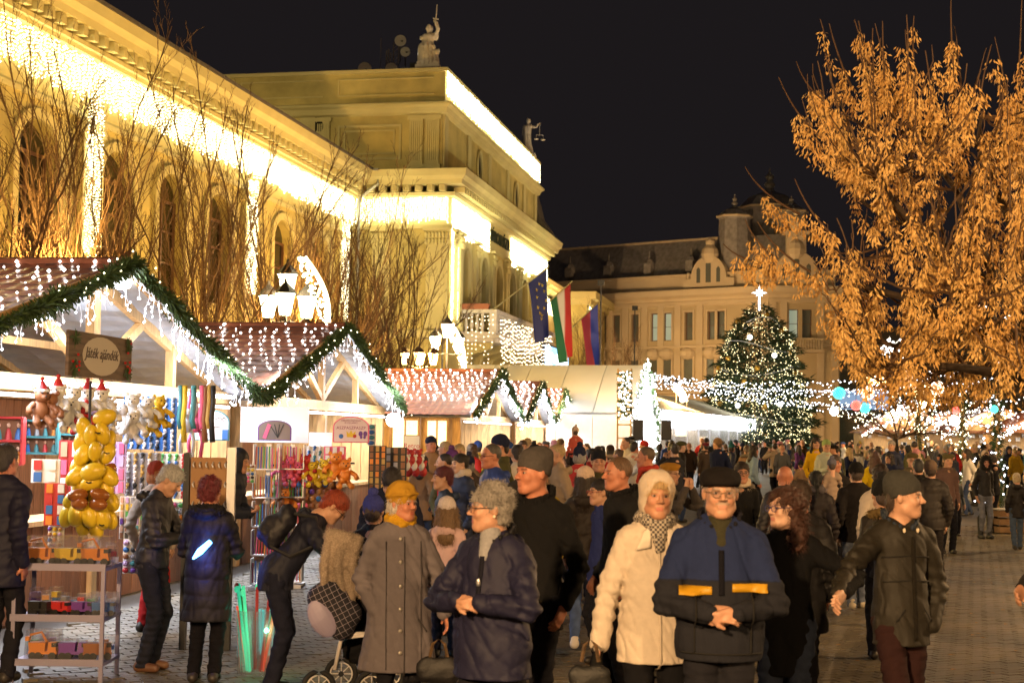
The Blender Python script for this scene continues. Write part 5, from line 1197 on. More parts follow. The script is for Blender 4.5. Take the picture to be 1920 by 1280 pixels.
def hand(sd, W_, d, n, s, curl=.6, k=.006, side=1, spread=1.):
    """palm, four fingers with two bends, thumb; W_=wrist, d=pointing direction, n=palm normal"""
    d = d/np.linalg.norm(d); n = n-d*(n@d); n /= np.linalg.norm(n); w = np.cross(d, n)*side
    sd.cap(W_-d*.03*s, W_+d*.02*s, .026*s, .028*s, .02, (n, 1.35)); sd.cap(W_+d*.035*s-w*.012*s, W_+d*.075*s-w*.012*s, .03*s, .028*s, .015, (n, 2.0)); sd.cap(W_+d*.035*s+w*.014*s, W_+d*.07*s+w*.016*s, .027*s, .025*s, .015, (n, 1.9))
    for i, (o, L) in enumerate(((.03, .068), (.011, .076), (-.010, .070), (-.029, .055))):
        b = W_+d*.08*s+w*o*s; c1 = curl*.5; v1 = d*math.cos(c1)+n*math.sin(c1); m_ = b+v1*L*.5*s; c2 = curl*1.35; v2 = d*math.cos(c2)+n*math.sin(c2); e = m_+v2*L*.32*s; c3 = curl*2.; v3 = d*math.cos(c3)+n*math.sin(c3)
        sd.cap(b-d*.012*s, m_, .0095*s, .0088*s, k); sd.cap(m_, e, .0088*s, .008*s, k*.7); sd.cap(e, e+v3*L*.25*s, .008*s, .007*s, k*.7)
    t0 = W_+d*.022*s+w*.026*s; t1 = t0+(d*.55+w*.65+n*.35)*.038*s; t2 = t1+(d*.8+w*.15+n*.5)*.03*s; sd.cap(t0, t1, .0125*s, .0105*s, .012); sd.cap(t1, t2, .0105*s, .0085*s, k)
def face(sd, c, M, s, fine=True, male=False, fat=1.):
    def T(x, y, z): return c+M@(np.array([x, y, z])*s)
    S = lambda r: np.array(r)*s
    sd.ell(T(0, .014, .03), S((.077, .096, .089)), M, .02); sd.ell(T(0, -.022, -.038), S((.063*fat, .07, .08)), M, .03)
    sd.ell(T(0, -.068, -.096), S((.024, .02, .02)), M, .03); sd.cap(T(-.05*fat, -.012, -.07), T(-.02, -.062, -.098), .018*s, .015*s, .03); sd.cap(T(.05*fat, -.012, -.07), T(.02, -.062, -.098), .018*s, .015*s, .03)
    sd.cap(T(-.034, -.079, .022), T(.034, -.079, .022), .011*s, None, .016)
    for x in (-1, 1):
        sd.ell(T(x*.036*fat, -.068, -.025), S((.024, .02, .022)), M, .02)
        sd.ell(T(x*.079, .01, -.004), S((.009, .018, .031)), rotm(0, .15, 0) if M is None else M@rotm(-x*.35), .006)
        if fine: sd.ell(T(x*.031, -.096, .003), S((.017, .013, .0075)), M, .007, sub=True)
    sd.cap(T(0, -.086, .014), T(0, -.112, -.024), .0068*s, .0115*s, .01); sd.ell(T(.012, -.101, -.028), S((.009, .01, .0075)), M, .006); sd.ell(T(-.012, -.101, -.028), S((.009, .01, .0075)), M, .006)
    if fine:
        sd.cap(T(-.019, -.0855, -.0565), T(.019, -.0855, -.0565), .006*s, None, .007); sd.cap(T(-.015, -.085, -.0685), T(.015, -.085, -.0685), .0072*s, None, .007); sd.cap(T(-.02, -.096, -.0625), T(.02, -.096, -.0625), .0022*s, None, .004, sub=True)
        sd.ell(T(0, -.098, -.045), S((.006, .006, .008)), M, .008, sub=True)
def hairsd(style, c, M, s, seed):
    def T(x, y, z): return c+M@(np.array([x, y, z])*s)
    S = lambda r: np.array(r)*s
    sd = Solid(); A = .004
    if style == 'bald': return None
    if style == 'stubble': sd.ell(T(0, .02, .036), S((.0795, .0965, .0895)), M, .01); sd.ell(T(0, -.13, -.02), S((.085, .1, .1)), M, .015, sub=True); sd.ell(T(0, -.0, -.14), S((.2, .13, .12)), M, .015, sub=True); A = .001
    elif style == 'short': sd.ell(T(0, .018, .042), S((.085, .104, .092)), M, .01); sd.ell(T(0, .07, -.02), S((.066, .045, .07)), M, .02); sd.ell(T(0, -.125, -.035), S((.078, .085, .088)), M, .012, sub=True); sd.ell(T(0, -.04, -.12), S((.12, .08, .1)), M, .012, sub=True); A = .0035
    elif style == 'curly': sd.ell(T(0, .022, .046), S((.091, .108, .094)), M, .01); sd.ell(T(0, .06, -.02), S((.082, .055, .075)), M, .03); sd.ell(T(0, -.13, -.035), S((.076, .09, .088)), M, .012, sub=True); A = .008
    elif style in ('long', 'wavy'):
        w = .11 if style == 'wavy' else .095
        sd.ell(T(0, .018, .042), S((.09, .108, .092)), M, .01)
        for x in (-1, 1): sd.cap(T(x*.072, .02, .01), T(x*w, .015, -.2), .032*s, .04*s, .03)
        sd.cap(T(0, .07, 0), T(0, .1, -.22), .075*s, .085*s, .03, (M@np.array([0, 1., 0]), 1.4)); sd.ell(T(0, -.13, -.04), S((.062, .09, .1)), M, .012, sub=True); sd.ell(T(0, -.05, -.16), S((.06, .09, .1)), M, .012, sub=True); A = .009 if style == 'wavy' else .004
    elif style == 'bob':
        sd.ell(T(0, .018, .04), S((.09, .108, .094)), M, .01); sd.ell(T(0, .04, -.04), S((.092, .075, .08)), M, .03); sd.ell(T(0, -.125, -.045), S((.066, .09, .092)), M, .012, sub=True); A = .004
    elif style in ('pony', 'bun'):
        sd.ell(T(0, .018, .04), S((.083, .102, .09)), M, .01); sd.ell(T(0, .065, -.01), S((.066, .045, .06)), M, .02); sd.ell(T(0, -.125, -.035), S((.076, .09, .085)), M, .012, sub=True); sd.ell(T(0, -.03, -.125), S((.1, .08, .1)), M, .012, sub=True)
        if style == 'pony': sd.cap(T(0, .1, .04), T(0, .15, -.04), .025*s, .03*s, .02); sd.cap(T(0, .15, -.04), T(0, .14, -.2), .03*s, .015*s, .02)
        else: sd.ell(T(0, .1, .07), S((.04, .035, .04)), M, .01)
        A = .003
    Mi = M.T
    def disp(P):
        q = (P-c.astype(np.float32))@Mi.T.astype(np.float32)/s
        if style == 'curly' or style == 'wavy': return A*snoise(q, 9, seed)+A*.5*snoise(q, 24, seed+1)
        th = np.arctan2(q[:, 0], q[:, 1]+.01); return A*.6*snoise(q*np.array([1, 1, .25], np.float32), 26, seed)+A*.5*np.sin(th*26+q[:, 2]*18)
    sd.disp = disp; return sd
def hatsd(kind, c, M, s, seed):
    def T(x, y, z): return c+M@(np.array([x, y, z])*s)
    S = lambda r: np.array(r)*s
    sd = Solid(); Mi = M.T; ribs = .0022
    if kind in ('beanie', 'pompom', 'slouch'):
        sd.ell(T(0, .014, .055), S((.086, .105, .094 if kind != 'slouch' else .1)), M, .01); sd.cap(T(0, .014, .02), T(0, .02, .05), .086*s, .084*s, .015, (M@np.array([0, 1., 0]), .83)); n = M@np.array([0, -.32, -1]); n /= np.linalg.norm(n); sd.cut(n, n@T(0, -.09, .038)); ribs = .0028
        if kind == 'slouch': sd.ell(T(0, .06, .1), S((.06, .06, .055)), M, .04)
        if kind == 'slouch': ribs = .0006
    elif kind == 'flatcap':
        sd.ell(T(0, .0, .068), S((.102, .12, .06)), M, .01); sd.ell(T(0, -.07, .056), S((.08, .066, .03)), M, .025); sd.ell(T(0, .02, .045), S((.088, .106, .04)), M, .02); n = M@np.array([0, -.1, -1]); n /= np.linalg.norm(n); sd.cut(n, n@T(0, 0, .028)); ribs = .0
    elif kind == 'cloche':
        c = c+M@np.array([0, .006, .014])*s
        sd.ell(T(0, .012, .06), S((.093, .11, .088)), M, .01); sd.cap(T(0, .01, .035), T(0, .012, .06), .094*s, .09*s, .02, (M@np.array([0, 1., 0]), .84)); sd.ell(T(0, .0, .046), S((.112, .128, .014)), M@rotm(0, -.12, 0), .018); ribs = 0
        for i in range(6): sd.ell(T(-.07+.01*i, -.085+.008*(i % 3), .07+.012*(i % 2)), S((.014, .014, .012)), M, .008)
    elif kind == 'fedora':
        sd.ell(T(0, .005, .085), S((.085, .1, .065)), M, .01); sd.ell(T(0, 0, .046), S((.13, .145, .01)), M, .015); ribs = 0
    elif kind == 'beret':
        sd.ell(T(.015, .01, .085), S((.112, .115, .04)), M, .01); sd.ell(T(0, .01, .05), S((.087, .104, .04)), M, .02); n = M@np.array([0, 0, -1.]); sd.cut(n, n@T(0, 0, .035)); ribs = 0
    elif kind == 'hood':
        sd.ell(T(0, .02, .02), S((.112, .125, .135)), M, .01); sd.ell(T(0, .03, -.09), S((.11, .1, .07)), M, .04); sd.ell(T(0, -.12, -.005), S((.07, .12, .103)), M, .015, sub=True); ribs = 0
    elif kind == 'headscarf':
        sd.ell(T(0, .018, .04), S((.097, .114, .104)), M, .01); sd.ell(T(0, .03, -.045), S((.092, .09, .085)), M, .03); sd.ell(T(0, -.125, -.012), S((.071, .09, .102)), M, .01, sub=True); ribs = 0
    def disp(P):
        q = (P-c.astype(np.float32))@Mi.T.astype(np.float32)/s; th = np.arctan2(q[:, 0], q[:, 1]); return ribs*np.sin(th*44)+.0025*snoise(q, 8, seed)
    sd.disp = disp
    if kind == 'pompom': return sd, T(0, .03, .165)
    return sd, None
def fuzz(o, mt, col, n, L, seed, down=0., w=.0009, name='loose_strands'):
    """fine strands standing off a hair or fur surface"""
    g = np.random.RandomState(seed); me = o.data; k = len(me.vertices)
    if k == 0: return
    V = np.empty(k*3, np.float32); me.vertices.foreach_get('co', V); V = V.reshape(-1, 3); N = np.empty(k*3, np.float32); me.vertices.foreach_get('normal', N); N = N.reshape(-1, 3)
    i = g.randint(0, k, n); p = V[i]+g.normal(size=(n, 3))*.003; d = N[i]*g.uniform(.25, .9, (n, 1))+g.normal(size=(n, 3))*.45; d[:, 2] -= down; d /= np.linalg.norm(d, axis=1)[:, None]+1e-6
    s = np.cross(d, g.normal(size=(n, 3))); s /= np.linalg.norm(s, axis=1)[:, None]+1e-6; Ln = (L*g.uniform(.4, 1.1, n))[:, None]; q = p+d*Ln*.5; e = q+(d+np.array([0, 0, -.5-down])*.6)*Ln*.4
    P_ = np.stack([p-s*w, p+s*w, q-s*w, q+s*w, e], 1).reshape(-1, 3); m = MB(); m.v = [P_]; m.n = 5*n
    for j in range(n): b = 5*j; m.f += [(b, b+1, b+3, b+2), (b+2, b+3, b+4)]
    m.m = [0]*(2*n); f_ = obj(name, m, mt, o, color=col); f_['kind'] = 'stuff'
def person(label, loc, rz, H, hgt='adult', sex='m', skin_c='fair', hair='short', hair_c=(.06, .04, .03), hat=None, hat_c=(.1, .1, .1), coat='cloth', coat_c=(.02, .02, .025), hem=.47, quilt=0., bulk=1., collar=1.,
           trous='cloth', trous_c=(.015, .015, .02), shoes_c=(.03, .025, .02), arms=('side', 'side'), yaw=0., pitch=0., roll=0., lean=0., walk=0., res=.012, glasses=False, scarf=None, hood=None, fur=None, eyes=False,
           group=None, seed=1, widen=1., colf=None, extra=None, tight=1., headres=None, belly=0., flare=.02, gloves=None, mustache=None, sit=0., turn=0., side_lean=0., clasp=.625, collar_c=None, inner_c=None, diamond=0.):
    s = H/1.75; g = np.random.RandomState(seed)
    t = thing('person', label, 'person', loc, rz, group)
    sh = (.182 if sex == 'm' else .16)*s*(.6+.4*widen); hs = s*(1.0 if hgt == 'adult' else 1.22)
    hipz = .515*H-sit; Rl = rotm(0, lean, side_lean); hip = np.array([0, 0, hipz])
    B = lambda x, y, z: hip+Rl@(np.array([x, y, z])-np.array([0, 0, .515*H]))
    neck = B(0, .012*s, .845*H); shL, shR = B(sh*.86, .01, .787*H), B(-sh*.86, .01, .787*H)
    headM = rotm(yaw, 0, 0)@rotm(0, pitch+lean*.35, roll); nb = B(0, .0, .865*H)
    hc = nb+Rl@np.array([0, -.008*s, 0])+headM@np.array([0, -.022*hs, .0])*1.+(headM@np.array([0, 0, .112*hs]))*.97
    # arms
    def armtarget(kind, sg):
        S = shL if sg > 0 else shR; pole = np.array([sg*.35, 1., -.3]); n = np.array([-sg, 0, 0.]); curl = .5; dirh = None
        if isinstance(kind, (tuple, list, np.ndarray)): T = np.array(kind, float); pole = np.array([sg*.9, .35, -.45])
        elif kind == 'side': T = S+np.array([sg*.05, -.04+g.normal()*.03, -.5*s]); 
        elif kind == 'pocket': T = B(sg*.17*s, -.06, .5*H); pole = np.array([sg*1., .8, 0]); dirh = np.array([-sg*.5, -.3, -.8])
        elif kind == 'clasp': T = B(sg*.06*s, -.25*s-belly*.3, clasp*H); pole = np.array([sg*1., .6, -.25]); dirh = np.array([-sg*.93, -.25, -.28 if sg > 0 else -.05]); n = np.array([0, .75, .5]) if sg > 0 else np.array([0, .75, -.4]); curl = .75
        elif kind == 'hold': T = B(sg*.06*s, -.3*s, .66*H); pole = np.array([sg*.8, .3, -1.]); dirh = np.array([-sg*.4, -.8, .2]); n = np.array([0, .3, 1.]); curl = .8
        elif kind == 'phone': T = B(sg*.07*s, -.26*s, .84*H); pole = np.array([sg*.8, 0, -1.]); dirh = np.array([-sg*.3, -.1, 1]); n = np.array([0, 1., 0]); curl = .8
        elif kind == 'back': T = S+np.array([sg*.06, .12, -.47*s])
        elif kind == 'fwd': T = S+np.array([sg*.03, -.2, -.44*s])
        else: T = S+np.array([sg*.05, 0, -.5*s])
        E, T = ik(S, T, .175*H, .15*H, pole)
        if dirh is None: dirh = T-E
        return S, E, T, dirh, n, curl
    aL, aR = armtarget(arms[1], 1), armtarget(arms[0], -1)
    # legs
    fx = .085*s; legs = []
    for sg in (-1, 1):
        f = np.array([sg*fx*(1+.2*g.rand()), sg*walk*.24*s+.02, .085*s*(1 if sg*walk <= 0 else 1.35)]); hp = np.array([sg*.085*s, 0, hipz])
        K, A_ = ik(hp, f, .245*H, .235*H, (0, -1, 0)); legs.append((hp, K, A_))
    # body: head and neck, hands, trunk and legs
    hr = headres or res; sd = Solid(); face(sd, hc, headM, hs, eyes or hr < .012, sex == 'm', 1.04 if sex == 'm' else 1.)
    sd.cap(hc+headM@np.array([0, .022, -.06])*hs, neck, .054*s, .062*s, .03); sd.cap(neck, neck-Rl@np.array([0, 0, .05]), .062*s, .09*s, .03)
    bc = SKIN[skin_c] if isinstance(skin_c, str) else skin_c
    parts = [sd.mesh(hr*.62)]
    hsol = Solid()
    if hgt == 'adult' or True:
        for (S, E, T, dh, n, cu), kd, sg in ((aL, arms[1], 1), (aR, arms[0], -1)):
            if isinstance(kd, str) and kd == 'pocket': continue
            hsol.cap(T-(T-E)/np.linalg.norm(T-E)*.06, T, .03*s, .026*s, .01); hand(hsol, T, np.array(dh, float), np.array(n, float), s*(1.04 if sex == 'm' else .93), cu, .004 if res < .01 else .01, side=sg)
    if hsol.p: parts.append(hsol.mesh(min(.0125, hr*.62)))
    sd = Solid(); sd.cap(B(0, 0, .74*H), B(0, 0, .56*H), .095*s, .095*s, .03, (Rl@np.array([0, 1., 0]), 1.75)); sd.cap(shL, shR, .045*s); 
    for (S, E, T, dh, n, cu) in (aL, aR): sd.cap(S, E, .04*s, .035*s); sd.cap(E, T, .035*s, .025*s)
    for hp, K, A_ in legs: sd.cap(hp, K, .06*s, .04*s); sd.cap(K, A_, .04*s, .032*s)
    parts.append(sd.mesh(.03))
    hcol = np.array(hair_c); cc = hc.copy(); MI = headM.T
    def bodycol(V):
        q = (V-cc)@MI.T/hs; C = np.zeros((len(V), 4)); x = np.abs(q[:, 0]); fr = q[:, 1] < -.06
        m = fr & (x < .021-.25*np.abs(q[:, 2]+.062)) & (q[:, 2] < -.053) & (q[:, 2] > -.074); C[m] = (.42, .15, .12, .5) if sex == 'm' else (.45, .09, .08, .6)
        m = fr & (x > .012) & (x < .048) & (q[:, 2] > .017+.0*x) & (q[:, 2] < .029) & (q[:, 1] < -.07); C[m, :3] = hcol*.8; C[m, 3] = .7
        m = fr & (((x-.031)/.0165)**2+((q[:, 2]-.003)/.0085)**2 < 1); C[m] = (.12, .05, .04, .8 if not eyes else .45)
        if mustache: m = fr & (x < .034) & (q[:, 2] < -.036) & (q[:, 2] > -.053) & (q[:, 1] < -.075); C[m, :3] = mustache; C[m, 3] = .75
        m = (x < .05) & (x > .024) & (q[:, 2] < -.008) & (q[:, 2] > -.045) & fr; C[m] = (.55, .18, .12, .25)
        return C
    me, _ = tomesh('body', parts, skin, bodycol); b = obj('body', me, None, t, color=bc)
    if eyes:
        for x in (-1, 1):
            e = MB(); e.ball((0, 0, 0), .0118*hs, 12, 8); em = e.mesh('eye', [eyem, irism], True)
            for p_ in em.polygons:
                if p_.center.y < -.0088*hs: p_.material_index = 1
            o = obj('eye', em, None, t); o.location = hc+headM@(np.array([x*.031, -.0745, .003])*hs); o.rotation_euler = Matrix(headM.tolist()).to_euler()
    # hair
    if hair != 'bald':
        hh = hairsd(hair, hc, headM, hs, seed)
        if hat == 'headscarf': n_ = headM@np.array([0, 1., 0]); hh.cut(n_, n_@(hc+headM@np.array([0, -.035*hs, 0]))); hh.p[0] = ('e', hh.p[0][1], hh.p[0][2]*1., *hh.p[0][3:])
        if hat in ('beanie', 'flatcap', 'slouch', 'cloche', 'fedora', 'beret', 'pompom'):
            hh.p[0] = ('e', hh.p[0][1], hh.p[0][2]*np.array([.95, .95, .93]), *hh.p[0][3:]); n_ = headM@np.array([0, .0, 1.]); hh.cut(n_, n_@(hc+headM@np.array([0, 0, .075*hs])))
        me, _ = tomesh('hair', [hh.mesh(hr*.75)], hairm); ho_ = obj('hair', me, None, t, color=hair_c)
        if res <= .013: fuzz(ho_, hairm, np.minimum(np.array(hair_c)*1.25, 1), {'curly': 2600, 'wavy': 3600, 'long': 2200}.get(hair, 1500) if hair != 'stubble' else 500, {'curly': .022, 'wavy': .045, 'long': .04, 'stubble': .006}.get(hair, .022), seed, {'curly': 0, 'wavy': .5, 'long': .9, 'bob': .8}.get(hair, .3), .0011)
    if hat:
        hd_, pom = hatsd(hat, hc, headM, hs, seed); me, _ = tomesh('hat' if hat != 'hood' else 'hood', [hd_.mesh(hr*.75)], knit if hat in ('beanie', 'pompom', 'slouch') else (cloth if hat != 'hood' else MT.get(coat, cloth))); ho = obj('hat' if hat != 'hood' else 'hood', me, None, t, color=hat_c)
        if pom is not None:
            q = Solid(); q.ell(pom, .042*hs); q.disp = lambda P: .008*snoise(P, 40, seed+3); me, _ = tomesh('pompom', [q.mesh(hr)], furm); obj('pompom', me, None, ho, color=np.array(hat_c)*1.1)
    # coat
    sd = Solid(); fl = ((0, 1., 0), 1.42); flr = (Rl@np.array([0, 1., 0]), 1.42); bl = bulk; hemz = hem*H
    cw = .148*s*bl*(1 if sex == 'm' else .95)*(.5+.5*widen); ww = (.138 if sex == 'm' else .13)*s*bl*(.5+.5*widen)+belly*.5
    sd.cap(B(0, .0, .765*H), B(0, -.0-belly*.4, .63*H), cw*.97, ww, .04, flr); sd.cap(B(0, -belly*.3, .63*H), B(0, 0, .54*H), ww, ww*1.04+.004, .04, (Rl@np.array([0, 1., 0]), 1.3))
    if hemz < .56*H:
        z0 = hip+np.array([0, 0, .025*H]); z1 = np.array([0, 0, max(hemz, .1)-.05]) if not sit else z0-np.array([0, 0, .1]); sd.cap(z0, z1, max(ww*1.02, .152*s), max(ww*1.02, .155*s)+flare+(.06 if hem < .4 else 0)*(z0[2]-z1[2]), .05, (np.array([0, 1., 0]), 1.22))
    sd.cap(shL+Rl@np.array([-.02, 0, .0]), shR+Rl@np.array([.02, 0, .0]), .056*s*bl, None, .05); sd.cap(B(.045, .01, .838*H), B(.14*s, .01, .8*H), .048*s, .045*s, .05); sd.cap(B(-.045, .01, .838*H), B(-.14*s, .01, .8*H), .048*s, .045*s, .05)
    for (S, E, T, dh, n, cu) in (aL, aR):
        sd.cap(S, S+(E-S)*.3, .061*s*bl, .064*s*bl, .035); sd.cap(S+(E-S)*.25, E, .064*s*bl, .056*s*bl, .009); sd.cap(E, T-(T-E)*.04, .056*s*bl, .045*s*bl, .009)
    if collar: sd.ell(B(0, .012, .848*H), (.088*s, .085*s, .05*s*collar), Rl, .02); sd.ell(B(0, -.02*s, (.848+.035*collar)*H), (.068*s, .07*s, .04*s*collar), Rl, .012, sub=True)
    if hood == 'down': sd.ell(B(0, .105*s, .825*H), (.12*s, .065*s, .065*s), Rl, .03); sd.ell(B(0, .09*s, .862*H), (.075*s, .05*s, .04*s), Rl, .02, sub=True)
    if not sit: sd.cut((0, 0, -1), -hemz)
    qa = quilt
    def disp(P):
        fold = snoise(P*np.array([1, 1, .55], np.float32)+np.stack([P[:, 2]*.35, P[:, 2]*0, P[:, 0]*.5], 1), 4.2, seed); d = .004*snoise(P, 3., seed+4)+.009*(1-np.abs(fold))**3+.0016*snoise(P*np.array([1, 1, .35], np.float32), 16, seed+2)
        for (S, E, T, *_r) in (aL, aR):     # creases gather at elbows
            w_ = np.exp(-((P-E.astype(np.float32))**2).sum(1)/.02); d = d+.008*w_*np.sin(P@np.array([20, 10, 95], np.float32))
        if diamond: d = d+.006*(1-np.minimum(np.abs(np.sin((P[:, 0]+P[:, 2])*math.pi/diamond)), np.abs(np.sin((P[:, 0]-P[:, 2])*math.pi/diamond)))**.4)
        if qa: 
            z_ = P[:, 2]+.01*snoise(P, 3, seed+5); d = d+.011*(1-np.abs(np.sin(z_*math.pi/qa))**.45)
        return d
    sd.disp = disp; me, CV = tomesh('coat', [sd.mesh(res)], MT[coat], colf if colf else None); co_ = obj('coat', me, None, t, color=coat_c)
    if collar_c is not None:
        sd = Solid(); n_ = 16
        for i in range(n_):
            a = R(24+312*i/(n_-1)); dv = Rl@np.array([math.sin(a), -math.cos(a), 0]); b0_ = B(0, .012*s, .83*H)+dv*.078*s-Rl@np.array([0, 0, .0]); b0_ = b0_+Rl@np.array([0, 0, -.05*s*max(0, math.cos(a))]); sd.cap(b0_, b0_+dv*.022*s+Rl@np.array([0, .0, (.075+.02*math.cos(a+3.14))*s]), .017*s, .012*s, .014)
        sd.disp = lambda P: .003*snoise(P, 12, seed+6); me, _ = tomesh('collar', [sd.mesh(min(res, .009))], MT[coat]); obj('collar', me, None, t, color=collar_c)
    if inner_c is not None:
        sd = Solid(); sd.cap(B(0, -.03*s, .85*H), B(0, -.075*s, .79*H), .06*s, .05*s, .03); sd.disp = lambda P: .002*np.sin(P[:, 2]*300); me, _ = tomesh('sweater', [sd.mesh(.01)], knit); obj('sweater', me, None, t, color=inner_c)
    # trousers and shoes
    sd = Solid(); sd.ell((0, 0, hipz+.02), (.155*s, .115*s, .1*s), None, .03)
    for hp, K, A_ in legs: sd.cap(hp+np.array([0, 0, .0]), K, .092*s*tight, .066*s*tight, .03); sd.cap(K, A_-np.array([0, 0, .03*s]), .066*s*tight, .056*s*tight, .02)
    sd.cut((0, 0, -1), -.035*s)
    sd.disp = lambda P: .004*snoise(P*np.array([1, 1, 1.6], np.float32), 6, seed+7)+.003*snoise(P*np.array([.4, .4, 2.], np.float32), 9, seed+8)
    me, _ = tomesh('trousers', [sd.mesh(max(res, .012))], MT[trous]); obj('trousers', me, None, t, color=trous_c)
    for hp, K, A_ in legs:
        sd = Solid(); a = np.array([A_[0], A_[1]+.03*s, max(.04, A_[2]-.045*s)]); sd.cap(a, a+np.array([0, -.15*s, -.006]), .042*s, .038*s, .02); sd.cap(A_, a, .045*s, .04*s, .02); sd.cut((0, 0, -1), -.0)
        me, _ = tomesh('shoe', [sd.mesh(max(.012, res))], shoem); obj('shoe', me, None, t, color=shoes_c)
    if scarf:
        kd, sc_, = scarf; sd = Solid(); 
        for i in range(14):
            a, b = i*2*math.pi/14, (i+1)*2*math.pi/14; rr = .078*s; P_ = lambda a: neck+Rl@np.array([rr*math.sin(a), -rr*math.cos(a)*1.05, .022+.012*math.cos(a)*-1]); sd.cap(P_(a), P_(b), .03*s, None, .02)
        if kd in ('vee', 'loop'): sd.cap(neck+Rl@np.array([.03, -.09, .0])*s, neck+Rl@np.array([0., -.125, -.13])*s, .042*s, .02*s, .03, (np.array([0, 1., 0]), 1.6)); sd.cap(neck+Rl@np.array([-.04, -.085, .0])*s, neck+Rl@np.array([0., -.125, -.11])*s, .04*s, .02*s, .03, (np.array([0, 1., 0]), 1.6))
        if kd == 'thick': 
            for i in range(14):
                a, b = i*2*math.pi/14, (i+1)*2*math.pi/14; P_ = lambda a: neck+Rl@np.array([.07*s*math.sin(a), -.06*s*math.cos(a), .052*s]); sd.cap(P_(a), P_(b), .026*s, None, .03)
        sd.disp = lambda P: .004*np.sin(P[:, 2]*130+3*snoise(P, 5, 3))+.004*snoise(P, 10, seed)
        me, _ = tomesh('scarf', [sd.mesh(res)], knit if not isinstance(sc_, bpy.types.Material) else sc_); obj('scarf', me, None, t, color=sc_ if not isinstance(sc_, bpy.types.Material) else (1, 1, 1))
    if fur:
        sd = Solid(); kd, fc = fur; n_ = 12
        if kd == 'collar':
            for i in range(n_):
                a, b = i*2*math.pi/n_, (i+1)*2*math.pi/n_; P_ = lambda a: B(0, .05*s, .845*H)+Rl@np.array([.125*s*math.sin(a), .085*s*math.cos(a), -.03*s+.03*s*math.cos(a)]); sd.cap(P_(a), P_(b), .035*s, None, .02)
        else:
            for i in range(n_):
                a, b = i*2*math.pi/n_, (i+1)*2*math.pi/n_; P_ = lambda a: hc+headM@(np.array([.1*math.sin(a), -.06, .01+.125*math.cos(a)])*hs); sd.cap(P_(a), P_(b), .028*s, None, .02)
        sd.disp = lambda P: .012*snoise(P, 30, seed+9)+.006*snoise(P, 60, seed); me, _ = tomesh('fur_trim', [sd.mesh(res*.9)], furm); fo_ = obj('fur_trim', me, None, t, color=fc)
        if res < .018: fuzz(fo_, furm, fc, 1800, .032, seed, .2, .0013)
    if glasses:
        q = MB(); T_ = lambda x, y, z: hc+headM@(np.array([x, y, z])*hs)
        for x in (-1, 1):
            a = np.linspace(0, 2*math.pi, 15); q.tube([T_(x*.032+.023*math.cos(k), -.108, .0+.018*math.sin(k)) for k in a], .002*hs, 4, False); q.tube([T_(x*.055, -.106, .006), T_(x*.08, -.02, .008), T_(x*.081, .01, .002)], .002*hs, 4)
        q.tube([T_(-.01, -.109, .004), T_(.01, -.109, .004)], .002*hs, 4); gl = obj('spectacles', q, glasses if isinstance(glasses, bpy.types.Material) else glassf, t)
        q = MB()
        for x in (-1, 1): q.add([T_(x*.032+.022*math.cos(k), -.1075, .0+.017*math.sin(k)) for k in np.linspace(0, 2*math.pi, 13)[:-1]], [tuple(range(12))])
        obj('lens', q, lens_m, gl)
    if gloves:
        sd = Solid()
        for (S, E, T, dh, n, cu), kd in ((aL, arms[1]), (aR, arms[0])):
            if isinstance(kd, str) and kd == 'pocket': continue
            dd = np.array(dh, float); dd /= np.linalg.norm(dd); sd.cap(T-dd*.03, T+dd*.09, .036*s, .036*s, .02, (np.array(n, float), 1.3)); sd.cap(T+dd*.09, T+dd*.15+np.array(n)*.03, .03*s, .024*s, .02)
        if sd.p: me, _ = tomesh('glove', [sd.mesh(res)], cloth); obj('glove', me, None, t, color=gloves)
    info = dict(V=CV, hc=hc, M=headM, hs=hs, s=s, B=B, aL=aL, aR=aR, neck=neck, H=H, t=t, coat=co_)
    if extra: extra(info)
    return t, info
def frontY(V, x, z, r=.012, back=False):
    for k in (1, 2, 4):
        m = (np.abs(V[:, 0]-x) < r*k) & (np.abs(V[:, 2]-z) < r*k)
        if m.any(): return V[m, 1].max() if back else V[m, 1].min()
    return 0.
def patch(info, name, pts_fn, nu, nv, mt, off=.004, back=False, color=None):
    """a cloth strip that follows the coat surface: pts_fn(u,v)->(x,z)"""
    V = []; 
    for i in range(nu+1):
        for j in range(nv+1):
            x, z = pts_fn(i/nu, j/nv); y = frontY(info['V'], x, z, back=back); V.append((x, y+(off if back else -off), z))
    V = np.array(V); Y = V[:, 1].reshape(nu+1, nv+1); 
    if nu > 2: Y[1:-1] = (Y[:-2]+Y[1:-1]*2+Y[2:])/4
    V[:, 1] = Y.ravel()
    m = MB(); m.add(V, [(i*(nv+1)+j, (i+1)*(nv+1)+j, (i+1)*(nv+1)+j+1, i*(nv+1)+j+1) for i in range(nu) for j in range(nv)])
    o = obj(name, m, mt, info['t'], smooth=True, color=color); md_ = o.modifiers.new('thick', 'SOLIDIFY'); md_.thickness = .004; md_.offset = 0 if not back else 0; return o
def P(px, top, Y, face_, label, **k):
    """person whose head top stands at pixel (px, top) at depth Y; face_ in degrees, 0 = towards the camera, 90 = to the right"""
    p = at(px, top, Y); ex = k.pop('ex', .0); Hh = p[2]-ex; off = k.pop('off', (0, 0))
    lean = k.get('lean', 0)
    if 'H' in k: Hh = k.pop('H')
    rz = R(face_); x, y = p[0], Y
    if lean:   # head leaves the feet's vertical when the body leans
        dx = Hh*.42*math.sin(lean); x -= math.sin(rz)*dx; y += math.cos(rz)*dx; 
    return person(label, (x+off[0], y+off[1], 0), rz, Hh, **k)
